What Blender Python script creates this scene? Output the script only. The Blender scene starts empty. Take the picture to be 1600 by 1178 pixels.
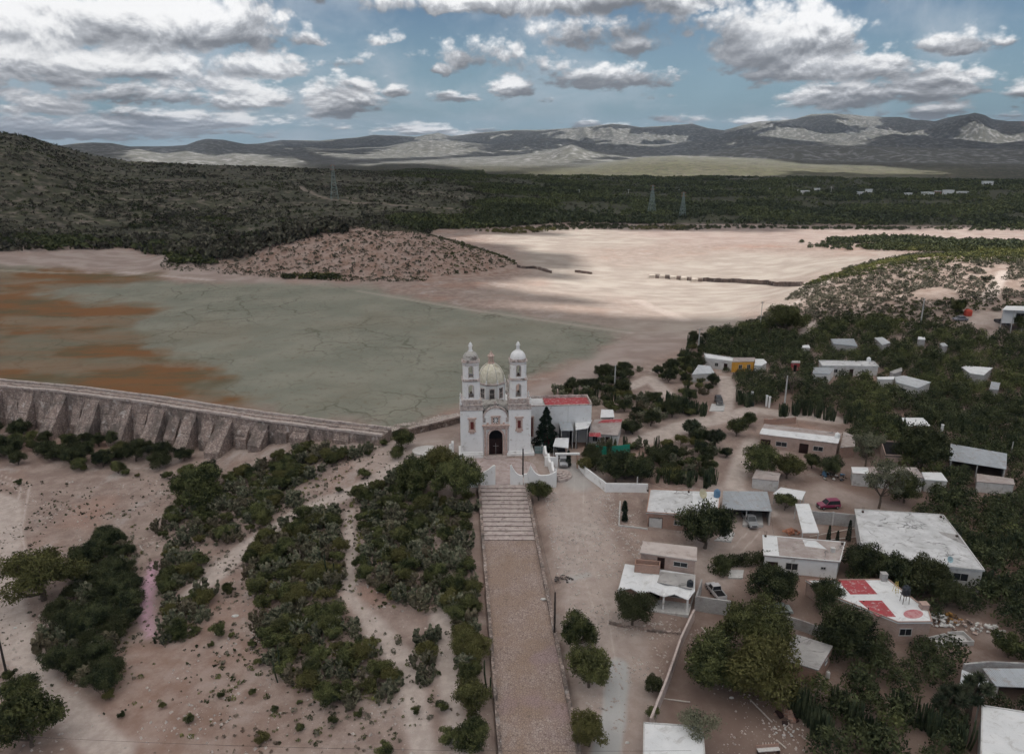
import bpy, bmesh, math, random
import numpy as np
from mathutils import Vector, Matrix, noise as mnoise

random.seed(7)
RNG = np.random.default_rng(7)
SC = bpy.context.scene
COL = SC.collection
R = math.radians

# ------------------------------------------------------------------ camera
CAM_Z = 65.0
PITCH = R(16.9)
FPX = 1200.0
CP, SP = math.cos(PITCH), math.sin(PITCH)
cam_d = bpy.data.cameras.new("camera")
cam = bpy.data.objects.new("camera", cam_d)
COL.objects.link(cam)
cam.location = (0, 0, CAM_Z)
cam.rotation_euler = (math.pi / 2 - PITCH, 0, 0)
cam_d.sensor_width = 36.0
cam_d.lens = 36.0 * FPX / 1600.0
cam_d.clip_start = 1.0
cam_d.clip_end = 60000.0
SC.camera = cam

# ------------------------------------------------------------------ colour management
SC.view_settings.view_transform = 'Standard'
SC.view_settings.look = 'None'
SC.view_settings.gamma = 1.0
SC.view_settings.use_curve_mapping = False
SC.view_settings.exposure = 0.32
SC.render.engine = 'CYCLES'
SC.cycles.use_denoising = True
SC.cycles.max_bounces = 4
SC.cycles.diffuse_bounces = 3
SC.cycles.use_adaptive_sampling = True
SC.cycles.adaptive_threshold = 0.03
SC.cycles.volume_bounces = 0
SC.cycles.transparent_max_bounces = 6
SC.cycles.caustics_reflective = False
SC.cycles.caustics_refractive = False
SC.cycles.sample_clamp_indirect = 6.0

# ------------------------------------------------------------------ sun
SUN_DIR = Vector((0.55, -0.16, 0.82)).normalized()      # towards the sun
sun_d = bpy.data.lights.new("sun", 'SUN')
sun_d.energy = 3.7
sun_d.angle = R(0.5)
sun_d.color = (1.0, 0.965, 0.91)
sun = bpy.data.objects.new("sun", sun_d)
COL.objects.link(sun)
sun.rotation_euler = (-SUN_DIR).to_track_quat('-Z', 'Y').to_euler()
sun.location = (0, 0, 300)
SUN_EL = math.asin(SUN_DIR.z)
SUN_AZ = math.atan2(SUN_DIR.x, SUN_DIR.y)

# ------------------------------------------------------------------ world: sky with cumulus
def build_world():
    w = bpy.data.worlds.new("World")
    SC.world = w
    w.use_nodes = True
    nt = w.node_tree
    N, L = nt.nodes, nt.links
    N.clear()
    def nd(t, **kw):
        n = N.new(t)
        for k, v in kw.items():
            setattr(n, k, v)
        return n
    def lk(a, b):
        L.new(a, b)
    def math_(op, a, b=None, c=None, clamp=False):
        n = nd('ShaderNodeMath', operation=op, use_clamp=clamp)
        for i, v in enumerate((a, b, c)):
            if v is None:
                continue
            if isinstance(v, (int, float)):
                n.inputs[i].default_value = v
            else:
                lk(v, n.inputs[i])
        return n.outputs[0]
    sky = nd('ShaderNodeTexSky', sky_type='NISHITA')
    sky.sun_disc = False
    sky.sun_elevation = SUN_EL
    sky.sun_rotation = SUN_AZ
    sky.altitude = 1900
    sky.air_density = 1.0
    sky.dust_density = 0.5
    sky.ozone_density = 1.6
    tc = nd('ShaderNodeTexCoord')
    sep = nd('ShaderNodeSeparateXYZ')
    lk(tc.outputs['Generated'], sep.inputs[0])
    x, y, z = sep.outputs
    # azimuth / elevation of the direction, in units of tan
    hyp = math_('SQRT', math_('ADD', math_('MULTIPLY', x, x), math_('MULTIPLY', y, y)))
    el = math_('DIVIDE', z, math_('MAXIMUM', hyp, 0.02))
    az = math_('ARCTAN2', x, y)
    comb = nd('ShaderNodeCombineXYZ')
    # stretch grows towards the horizon: clouds get flatter and smaller far away
    lk(az, comb.inputs[0])
    lk(el, comb.inputs[1])
    P0 = comb.outputs[0]
    # perspective coordinates for small cloud detail: log of elevation
    lel = math_('LOGARITHM', math_('ADD', math_('MAXIMUM', el, 0.0), 0.028), 2.718)
    def noise(vec, scale, detail, rough, dist=0.0):
        n = nd('ShaderNodeTexNoise')
        n.noise_dimensions = '3D'
        n.inputs['Scale'].default_value = scale
        n.inputs['Detail'].default_value = detail
        n.inputs['Roughness'].default_value = rough
        n.inputs['Distortion'].default_value = dist
        lk(vec, n.inputs['Vector'])
        return n.outputs['Fac']
    def coords(del_, seed):
        c = nd('ShaderNodeCombineXYZ')
        lk(math_('MULTIPLY', az, 13.0), c.inputs[0])
        e2 = math_('ADD', lel, del_)
        lk(math_('MULTIPLY', e2, 2.5), c.inputs[1])
        c.inputs[2].default_value = seed
        return c.outputs[0]
    # hand-placed cloud masses: az, el, half-width az, half-height el, weight
    # (az, el in the photo's sky)
    def px(a, b):
        dx = (a - 800) / FPX
        v = (b - 589) / FPX
        fy = CP - v * SP
        fz = -(SP + v * CP)
        return math.atan2(dx, fy), fz / math.hypot(dx, fy)
    blobs = [
        (60, 25, 170, 55, .75), (230, 35, 170, 50, .80), (350, 50, 90, 36, .65), (130, 100, 140, 30, .65), (-60, 60, 160, 90, .6),
        (220, 100, 120, 30, .65), (400, 100, 90, 26, .60), (60, 160, 70, 22, .55), (180, 145, 110, 20, .50), (390, 150, 75, 24, .62), (10, 110, 50, 30, .6), (285, 150, 60, 16, .5),
        (90, 200, 200, 22, .56), (280, 188, 190, 20, .55), (130, 125, 160, 26, .5), (330, 128, 110, 20, .5), (520, 150, 66, 32, .65), (560, 130, 32, 14, .5), (30, 185, 60, 14, .5), (200, 178, 70, 12, .5),
        (450, 200, 130, 11, .48), (340, 208, 100, 10, .48), (650, 198, 80, 11, .48), (740, 205, 60, 9, .42), (560, 205, 60, 8, .42),
        (830, 2, 330, 24, .62), (640, 85, 90, 22, .42), (760, 85, 120, 40, .50), (880, 50, 80, 34, .46), (700, 70, 60, 20, .4), (960, 122, 95, 24, .52),
        (690, 108, 24, 15, .60), (620, 138, 26, 9, .50), (590, 60, 40, 14, .45), (545, 95, 36, 12, .42), (1000, 70, 50, 16, .45), (1040, 150, 30, 9, .4), (470, 60, 40, 14, .5), (860, 160, 30, 8, .42), (800, 135, 38, 18, .58), (712, 155, 42, 15, .55), (880, 105, 40, 20, .3),
        (1060, 30, 140, 40, .28), (950, 30, 90, 40, .3),
        (1200, 62, 80, 52, .80), (1280, 62, 60, 36, .70), (1140, 105, 50, 18, .45), (1150, 30, 70, 30, .45), (1250, 105, 110, 28, .70),
        (1380, 105, 70, 26, .62), (1470, 128, 75, 28, .62), (1340, 140, 90, 22, .55), (1290, 150, 80, 28, .60), (1240, 165, 60, 14, .4),
        (1478, 68, 55, 20, .60), (1558, 62, 30, 10, .35), (1468, 170, 44, 14, .55), (1380, 168, 30, 10, .3), (1600, 140, 36, 22, .55),
        (1580, 185, 34, 9, .45), (1165, 187, 38, 10, .55), (1060, 180, 45, 12, .40), (920, 192, 40, 8, .42), (980, 195, 40, 6, .4),
        (1210, 184, 30, 7, .4),
        (-300, 100, 300, 110, .45), (1950, 110, 260, 60, .35), (2300, 60, 200, 50, .4)]
    vec = coords(0.0, 1.7)
    n1 = noise(vec, 1.05, 9, 0.60, 0.25)
    n1b = noise(coords(0.055, 1.7), 1.05, 9, 0.60, 0.25)       # the same noise a little higher: relief of the puffs
    n2 = noise(vec, 0.42, 2, 0.5, 0.0)
    puff = nd('ShaderNodeTexVoronoi')
    puff.feature = 'SMOOTH_F1'
    puff.inputs['Scale'].default_value = 2.6
    puff.inputs['Smoothness'].default_value = .5
    puff.inputs['Detail'].default_value = 3
    puff.inputs['Roughness'].default_value = .6
    lk(vec, puff.inputs['Vector'])
    billow = math_('MULTIPLY', math_('SUBTRACT', 0.45, puff.outputs['Distance']), 0.30)
    # jittered direction so that the hand-placed masses lose their oval outline
    c = nd('ShaderNodeCombineXYZ')
    lk(math_('ADD', az, math_('MULTIPLY', math_('SUBTRACT', n2, 0.5), 0.05)), c.inputs[0])
    lk(math_('ADD', el, math_('MULTIPLY', math_('SUBTRACT', n1, 0.5), 0.03)), c.inputs[1])
    acc = None; accv = None; accw = None
    for (bx, by, bw, bh, wt) in blobs:
        a0, e0 = px(bx, by)
        sub = nd('ShaderNodeVectorMath', operation='SUBTRACT')
        lk(c.outputs[0], sub.inputs[0])
        sub.inputs[1].default_value = (a0, e0 - bh * .25 / FPX, 0)
        mul = nd('ShaderNodeVectorMath', operation='MULTIPLY')
        lk(sub.outputs[0], mul.inputs[0])
        mul.inputs[1].default_value = (FPX / (bw * 1.15), FPX / (bh * 1.25), 0)
        sp = nd('ShaderNodeSeparateXYZ'); lk(mul.outputs[0], sp.inputs[0])
        v = sp.outputs[1]
        vv = math_('ADD', math_('MAXIMUM', v, 0.0), math_('MULTIPLY', math_('MINIMUM', v, 0.0), 1.9))
        dot = math_('ADD', math_('MULTIPLY', sp.outputs[0], sp.outputs[0]), math_('MULTIPLY', vv, vv))
        g = math_('MULTIPLY', math_('EXPONENT', math_('MULTIPLY', dot, -1.0)), wt)
        acc = g if acc is None else math_('MAXIMUM', acc, g)
        g3 = math_('POWER', g, 3.0)
        gv = math_('MULTIPLY', g3, v)
        accv = gv if accv is None else math_('ADD', accv, gv)
        accw = g3 if accw is None else math_('ADD', accw, g3)
    over = math_('MULTIPLY', math_('SUBTRACT', math_('MULTIPLY', el, 1.6), 0.26, clamp=True), 0.55, clamp=True)
    over = math_('MINIMUM', over, 0.48)
    d0 = math_('ADD', acc, over)
    d0 = math_('ADD', d0, math_('MULTIPLY', math_('SUBTRACT', n1, 0.5), 0.80))
    d0 = math_('ADD', d0, math_('MULTIPLY', math_('SUBTRACT', n2, 0.5), 0.30))
    d0 = math_('ADD', d0, billow)
    hgt = math_('DIVIDE', accv, math_('ADD', accw, 1e-5))
    mr = nd('ShaderNodeMapRange')
    mr.interpolation_type = 'SMOOTHSTEP'
    lk(d0, mr.inputs[0])
    mr.inputs[1].default_value = 0.06
    mr.inputs[2].default_value = 0.29
    mask = mr.outputs[0]
    # thin veil between the clouds
    vn = noise(coords(0.0, 5.3), 0.55, 5, 0.6, 0.3)
    vm = nd('ShaderNodeMapRange'); vm.interpolation_type = 'SMOOTHSTEP'
    lk(math_('ADD', vn, math_('MULTIPLY', az, -0.16)), vm.inputs[0])
    vm.inputs[1].default_value = 0.42; vm.inputs[2].default_value = 0.80
    veil = math_('MULTIPLY', vm.outputs[0], 0.75)
    # sunlit tops, grey bases, with the relief of the puffs
    th = nd('ShaderNodeMapRange')
    th.interpolation_type = 'SMOOTHSTEP'
    shade = math_('ADD', math_('MULTIPLY', hgt, -0.80), math_('MULTIPLY', math_('SUBTRACT', n1b, n1), 1.7))
    shade = math_('ADD', shade, math_('MULTIPLY', math_('SUBTRACT', n2, 0.5), 1.3))
    lk(shade, th.inputs[0])
    th.inputs[1].default_value = -0.46
    th.inputs[2].default_value = 0.26
    cr = nd('ShaderNodeValToRGB')
    cr.color_ramp.elements[0].position = 0.0
    cr.color_ramp.elements[0].color = (0.84, 0.84, 0.845, 1)
    cr.color_ramp.elements[1].position = 1.0
    cr.color_ramp.elements[1].color = (0.165, 0.175, 0.195, 1)
    e = cr.color_ramp.elements.new(0.45)
    e.color = (0.42, 0.435, 0.465, 1)
    lk(th.outputs[0], cr.inputs[0])
    skyc = nd('ShaderNodeVectorMath', operation='MULTIPLY')
    lk(sky.outputs[0], skyc.inputs[0])
    skyc.inputs[1].default_value = (0.84, 0.93, 0.98)
    bg_sky = nd('ShaderNodeBackground')
    lk(skyc.outputs[0], bg_sky.inputs['Color'])
    bg_sky.inputs['Strength'].default_value = 0.052
    bg_h = nd('ShaderNodeBackground'); bg_h.inputs['Color'].default_value = (0.22, 0.33, 0.40, 1)
    hf = nd('ShaderNodeMapRange'); hf.interpolation_type = 'SMOOTHSTEP'; lk(el, hf.inputs[0])
    hf.inputs[1].default_value = 0.22; hf.inputs[2].default_value = 0.0; hf.inputs[3].default_value = 0.0; hf.inputs[4].default_value = 0.9
    mh = nd('ShaderNodeMixShader'); lk(hf.outputs[0], mh.inputs[0]); lk(bg_sky.outputs[0], mh.inputs[1]); lk(bg_h.outputs[0], mh.inputs[2])
    bg_cl = nd('ShaderNodeBackground')
    hi = nd('ShaderNodeMapRange'); lk(el, hi.inputs[0]); hi.inputs[1].default_value = 0.24; hi.inputs[2].default_value = 0.6
    cmix = nd('ShaderNodeMix', data_type='RGBA')
    lk(hi.outputs[0], cmix.inputs[0]); lk(cr.outputs[0], cmix.inputs[6]); cmix.inputs[7].default_value = (0.97, 0.93, 0.885, 1)
    lk(cmix.outputs[2], bg_cl.inputs['Color'])
    bg_cl.inputs['Strength'].default_value = 1.0
    bg_v = nd('ShaderNodeBackground')
    bg_v.inputs['Color'].default_value = (0.42, 0.47, 0.53, 1)
    mv = nd('ShaderNodeMixShader')
    lk(veil, mv.inputs[0]); lk(mh.outputs[0], mv.inputs[1]); lk(bg_v.outputs[0], mv.inputs[2])
    mix = nd('ShaderNodeMixShader')
    lk(math_('MULTIPLY', mask, 0.97), mix.inputs[0])
    lk(mv.outputs[0], mix.inputs[1])
    lk(bg_cl.outputs[0], mix.inputs[2])
    out = nd('ShaderNodeOutputWorld')
    lk(mix.outputs[0], out.inputs['Surface'])
    w.cycles.sampling_method = 'MANUAL'
    w.cycles.sample_map_resolution = 512
build_world()

# ------------------------------------------------------------------ small numpy helpers
def smooth(a, b, x):
    t = np.clip((x - a) / (b - a), 0, 1)
    return t * t * (3 - 2 * t)

def _hash(ix, iy, seed):
    n = (ix.astype(np.int64) * 374761393 + iy.astype(np.int64) * 668265263 + seed * 974634777) & 0x7fffffff
    n = ((n ^ (n >> 13)) * 1274126177) & 0x7fffffff
    n = (n ^ (n >> 16)) & 0xffffff
    return n / float(0xffffff)

def vnoise(x, y, seed=0):
    xi, yi = np.floor(x), np.floor(y)
    fx, fy = x - xi, y - yi
    fx = fx * fx * fx * (fx * (fx * 6 - 15) + 10)
    fy = fy * fy * fy * (fy * (fy * 6 - 15) + 10)
    a, b = _hash(xi, yi, seed), _hash(xi + 1, yi, seed)
    c, d = _hash(xi, yi + 1, seed), _hash(xi + 1, yi + 1, seed)
    return (a + (b - a) * fx) * (1 - fy) + (c + (d - c) * fx) * fy

def fbm(x, y, oct=4, seed=0, ridged=False):
    s, amp, tot = 0, 1.0, 0
    for o in range(oct):
        n = vnoise(x * 2 ** o + o * 17.3, y * 2 ** o - o * 9.1, seed + o)
        if ridged:
            n = 1 - abs(2 * n - 1)
        s = s + n * amp
        tot += amp
        amp *= 0.5
    return s / tot

def ray(px, py):
    """direction of a photo pixel, unit depth along the axis"""
    v = (py - 589) / FPX
    return np.array([(px - 800) / FPX, CP - v * SP, -(SP + v * CP)])

def at_z(px, py, z):
    d = ray(px, py)
    t = (z - CAM_Z) / d[2]
    return np.array([d[0] * t, d[1] * t, z])

# ------------------------------------------------------------------ terrain height
CTRL = [  # pixel x, pixel y, height there
    (700, 700, -.8), (775, 712, 0), (870, 700, -.3), (640, 690, -1.4), (760, 750, -.9), (830, 750, -.9), (795, 735, -.2), (900, 660, -.6), (600, 700, -2.2),
    (752, 842, -3.2), (842, 842, -2.7), (775, 1178, -6.2), (905, 1178, -6.0), (760, 1000, -4.8), (880, 1000, -4.5), (840, 1100, -5.3), (800, 920, -3.6),
    (900, 740, -1.0), (950, 760, -1.3), (900, 800, -2.6), (930, 900, -4), (960, 1000, -5), (960, 1178, -6.4), (1060, 820, -3.6), (1010, 700, -1.2),
    (1100, 900, -4.8), (1200, 1100, -6.8), (1400, 1000, -6.8), (1590, 1170, -8), (1300, 800, -4.5), (1500, 700, -3.5), (1200, 690, -2.6),
    (1100, 640, -1.8), (1590, 900, -6.5), (1900, 900, -8), (1900, 600, -2), (1350, 650, -2.5), (1000, 610, -1.5),
    (1150, 560, -1.5), (1300, 560, -.5), (1400, 560, 0), (1590, 560, 1), (1250, 520, 0), (1100, 530, -2.4), (960, 570, -2.6),
    (1290, 490, 3), (1450, 490, 7), (1590, 490, 8), (1260, 445, 0.5), (1330, 425, 8), (1430, 406, 15), (1600, 412, 16), (1750, 430, 16), (1900, 450, 14),
    (500, 690, -2.4), (560, 686, -1.8), (430, 706, -4.6), (390, 722, -6.8), (600, 760, -3.6), (460, 735, -5.2), (330, 740, -9.0), (200, 730, -11), (50, 750, -11.5), (0, 900, -12), (200, 1000, -10.5), (400, 1178, -9.0), (600, 1178, -7.6),
    (600, 900, -5.4), (400, 880, -8.0), (0, 1178, -12), (-300, 1000, -12), (-300, 780, -12), (-300, 700, -12), (700, 850, -3.6), (690, 1050, -6),
    (680, 655, -2.6), (850, 610, -3.0), (1190, 480, -1.6), (1240, 440, -3.2)]
FARCTRL = [(-300, 300, -3.2), (-150, 330, -3.2), (0, 350, -3.3), (-450, 450, -3), (-250, 470, -3), (0, 480, -3.3), (150, 480, -3.3), (-600, 700, -3), (-300, 700, -3), (0, 720, -3),
           (300, 720, -3), (600, 700, -3), (180, 560, -3.2), (330, 560, -2), (450, 560, -1), (500, 300, 4), (500, 100, -6), (-500, 200, -8), (-400, 0, -12), (0, -60, -9),
           (400, -50, -10), (60, 40, -6.5), (-60, 40, -9.5), (0, 20, -7.5), (80, 10, -8), (-80, 0, -11)]
_pts = []
for (a, b, z) in CTRL:
    p = at_z(a, b, z)
    _pts.append((p[0], p[1], z))
_pts += FARCTRL
_pts = np.array(_pts, float)
S_ = 100.0
_X = _pts[:, :2] / S_
def _U(r2):
    return 0.5 * r2 * np.log(np.maximum(r2, 1e-12))
_d2 = ((_X[:, None, :] - _X[None, :, :]) ** 2).sum(-1)
_n = len(_X)
_K = _U(_d2) + np.eye(_n) * 0.01
_Pm = np.hstack([np.ones((_n, 1)), _X])
_A = np.vstack([np.hstack([_K, _Pm]), np.hstack([_Pm.T, np.zeros((3, 3))])])
_W = np.linalg.solve(_A, np.concatenate([_pts[:, 2], np.zeros(3)]))

def tps(x, y):
    x = np.asarray(x, float) / S_
    y = np.asarray(y, float) / S_
    r = _W[_n] + _W[_n + 1] * x + _W[_n + 2] * y
    for i in range(_n):
        r = r + _W[i] * _U((x - _X[i, 0]) ** 2 + (y - _X[i, 1]) ** 2)
    return r

RIDGES = [  # distance, front width, back width, [(px, skyline py)...]
    (1300, 830, 500, [(-900, 215), (-300, 200), (-100, 203), (0, 207), (40, 213), (90, 228), (140, 243), (200, 254), (300, 258), (420, 262), (560, 268), (700, 274), (850, 284), (1000, 288), (2600, 288)]),
    (2600, 900, 500, [(-900, 250), (300, 262), (420, 258), (520, 266), (600, 256), (660, 256), (740, 261), (800, 272), (900, 262), (1000, 246), (1060, 243), (1150, 246), (1300, 252), (1500, 256), (1700, 258), (2600, 255)]),
    (3600, 800, 900, [(-900, 236), (60, 238), (120, 237), (170, 235), (215, 233), (250, 241), (290, 236), (335, 245), (365, 239), (410, 246), (460, 244), (500, 254), (560, 262), (640, 256), (690, 250), (770, 247), (830, 241), (860, 237), (880, 229), (893, 226), (915, 233), (950, 240), (1000, 244), (1060, 247), (1100, 240), (1150, 231), (1200, 226), (1300, 227), (1400, 230), (1500, 232), (1600, 233), (1900, 232), (2600, 230)]),
    (5600, 1300, 1300, [(-900, 225), (0, 232), (85, 229), (120, 224), (140, 223), (175, 224), (200, 229), (260, 229), (290, 227), (310, 220), (325, 217), (350, 219), (380, 225), (440, 229), (520, 232), (600, 230), (640, 222), (670, 219), (710, 221), (770, 226), (820, 219), (860, 216), (890, 217), (910, 222), (930, 228), (980, 225), (1030, 226), (1080, 220), (1130, 221), (1160, 211), (1190, 213), (1240, 218), (1300, 224), (1350, 220), (1395, 209), (1440, 215), (1500, 218), (1560, 225), (1600, 220), (1700, 215), (2600, 215)]),
    (9000, 2600, 2500, [(-900, 215), (-50, 228), (60, 230), (200, 231), (380, 226), (410, 224), (440, 219), (500, 220), (560, 215), (585, 211), (620, 212), (650, 214), (685, 207.5), (705, 213), (760, 207), (800, 203), (850, 203), (900, 200), (955, 194), (980, 196), (1000, 199), (1080, 194), (1105, 201), (1130, 204), (1160, 195), (1185, 190), (1215, 189), (1240, 186), (1262, 179), (1290, 178), (1330, 180), (1350, 182), (1400, 183), (1420, 187), (1455, 190), (1475, 184), (1500, 180), (1515, 177), (1530, 180), (1545, 187), (1570, 190), (1600, 190), (1700, 186), (2000, 190), (2600, 200)])]

_pc = at_z(600, 700, -1.0)
MIDHILL = [(-76, 452, 84, 52, 18.5), (-150, 462, 75, 45, 12)]

DAM = None
LAKE_POLY = None
def _sd_poly(x, y, poly):
    """signed distance (positive inside) of points to polygon"""
    x = np.asarray(x, float); y = np.asarray(y, float)
    d = np.full(x.shape, 1e18)
    inside = np.zeros(x.shape, bool)
    n = len(poly)
    for i in range(n):
        ax, ay = poly[i]
        bx, by = poly[(i + 1) % n]
        ex, ey = bx - ax, by - ay
        t = np.clip(((x - ax) * ex + (y - ay) * ey) / (ex * ex + ey * ey + 1e-12), 0, 1)
        dd = (x - ax - t * ex) ** 2 + (y - ay - t * ey) ** 2
        d = np.minimum(d, dd)
        c = ((ay > y) != (by > y)) & (x < (bx - ax) * (y - ay) / (by - ay + 1e-30) + ax)
        inside ^= c
    d = np.sqrt(d)
    return np.where(inside, d, -d)

def _sd_line(x, y, pts):
    d = np.full(np.shape(x), 1e18)
    for i in range(len(pts) - 1):
        ax, ay = pts[i]
        bx, by = pts[i + 1]
        ex, ey = bx - ax, by - ay
        t = np.clip(((x - ax) * ex + (y - ay) * ey) / (ex * ex + ey * ey + 1e-12), 0, 1)
        d = np.minimum(d, (x - ax - t * ex) ** 2 + (y - ay - t * ey) ** 2)
    return np.sqrt(d)

LAKE_Z = -3.6
# the dam's crest centre line, crest at z = 0.2 .. 0.6
DAM_PX = [(-420, 553), (0, 601), (110, 611), (250, 629), (400, 652), (520, 668), (604, 678)]
DAM_LINE = [tuple(at_z(a, b, 0.0)[:2]) for a, b in DAM_PX]
LAKE_PX = [(604, 678), (660, 655), (720, 630), (800, 600), (880, 575), (940, 540), (985, 520), (900, 500), (760, 480), (640, 455), (540, 446), (440, 440), (330, 432), (200, 425), (60, 416), (-300, 410), (-700, 440)]
LAKE_POLY = DAM_LINE + [tuple(at_z(a, b, LAKE_Z)[:2]) for a, b in LAKE_PX[1:]]

def H(x, y):
    x = np.asarray(x, float); y = np.asarray(y, float)
    r = np.hypot(x, y)
    zn = tps(x, y)
    wn = 1 - smooth(520, 700, r)
    z = zn * wn + (-3.0) * (1 - wn)
    # behind the camera calm down
    z = np.where(y < -60, z * smooth(-260, -60, y) + -9 * (1 - smooth(-260, -60, y)), z)
    # small relief
    rel = (fbm(x / 9, y / 9, 3, 5) - .5) * 0.5
    ax = 9.12 - 0.0778 * y
    paved = smooth(11, 6, np.abs(x - ax)) * (y < 165)
    z = z + rel * (1 - paved) * (r < 800)
    # the ramp and stairs stand a little proud of the ground beside them
    zr = np.interp(y, [20, 75.6, 123.5, 141.5, 152], [-9.2, -6.1, -3.05, -0.95, -0.5])
    lim = zr - np.where(x > ax, .9, .45)
    kk = smooth(8.5, 5.0, np.abs(x - ax)) * smooth(154, 150, y) * smooth(10, 25, y)
    z = z * (1 - kk) + np.minimum(z, lim) * kk
    kk = smooth(5.2, 4.2, np.abs(x - ax)) * smooth(155, 153, y)
    z = z - kk * 1.0
    for (cx, cy, rx, ry, h) in MIDHILL:
        q = ((x - cx) / rx) ** 2 + ((y - cy) / ry) ** 2
        z = z + h * np.clip(1 - q, 0, 1) ** 1.3 * (1 + .25 * (fbm(x / 20, y / 20, 4, 9) - .5))
    # lake bed: flat, stepping down behind the dam
    sd = _sd_poly(x, y, LAKE_POLY)
    dd = _sd_line(x, y, DAM_LINE)
    wid = np.where(dd < 14, 1.0, 9.0)
    k = smooth(-wid, wid, sd)
    z = z * (1 - k) + (LAKE_Z + (fbm(x / 30, y / 30, 3, 3) - .5) * .25) * k
    # ridges
    ang = np.where(y > 1e-6, x / np.maximum(y, 1e-6), np.sign(x) * 50)
    pxa = 800 + FPX * ang * (CP + .304 * SP)      # azimuth as the pixel column near the horizon
    far = np.zeros(x.shape)
    for li, (D, wf, wb, prof) in enumerate(RIDGES):
        pa = np.array(prof, float)
        py = np.interp(pxa, pa[:, 0], pa[:, 1])
        v = (py - 589) / FPX
        el = -(SP + v * CP) / np.hypot(pxa / FPX - 800 / FPX, CP - v * SP)
        hh = CAM_Z + el * D + 3
        warp = (fbm(x / (D * .09), y / (D * .09), 4, 31 + li) - .5)
        u = (r - D) / np.where(r < D, wf, wb)
        uu = u + warp * .55 * np.clip(np.abs(u) * 1.6, 0, 1) * (1 if li else .5)
        b = np.clip(1 - np.abs(uu), 0, 1)
        b = b * b * (3 - 2 * b) * .45 + b * .55
        gul = fbm(x / (D * .03), y / (D * .05), 5, 71 + li, ridged=True) - .55
        fold = fbm(x / (D * .085) + 3.1, y / (D * .11), 4, 171 + li, ridged=True) - .6
        env = np.clip((1 - b) * 2.6, 0, 1) * np.clip(b * 3, 0, 1)
        amp = (.30 if li > 1 else .12) * env
        if li in (2, 3, 4):
            amp = amp + .03 * np.clip(b * 3, 0, 1)
        L = hh * b + np.maximum(hh, 20) * (gul * amp + fold * env * (.55 if li > 1 else .12))
        far = np.maximum(far, L)
    # the left hillside starts further back towards the right
    far = far * smooth(440, 560, r) * (y > 0)
    z = z + far
    return z

def P(px, py):
    """where the photo pixel's ray meets the terrain"""
    d = ray(px, py)
    if d[2] > -0.004:
        ts = np.geomspace(60, 12000, 900)
    else:
        ts = np.geomspace(30, min(12000, 1.15 * (CAM_Z + 15) / -d[2]), 500)
    hz = H(d[0] * ts, d[1] * ts)
    below = (CAM_Z + d[2] * ts) < hz
    i = int(np.argmax(below)) if below.any() else len(ts) - 1
    a, b = (ts[i - 1], ts[i]) if i > 0 else (ts[0], ts[0])
    for _ in range(2):
        tt = np.linspace(a, b, 12)
        bl = (CAM_Z + d[2] * tt) < H(d[0] * tt, d[1] * tt)
        j = int(np.argmax(bl)) if bl.any() else 11
        a, b = tt[max(j - 1, 0)], tt[j]
    t = (a + b) / 2
    return Vector((d[0] * t, d[1] * t, CAM_Z + d[2] * t))

def hz(x, y):
    return float(H(np.array([x]), np.array([y]))[0])

def PW(pts):
    return [tuple(P(a, b)[:2]) for a, b in pts]

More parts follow.
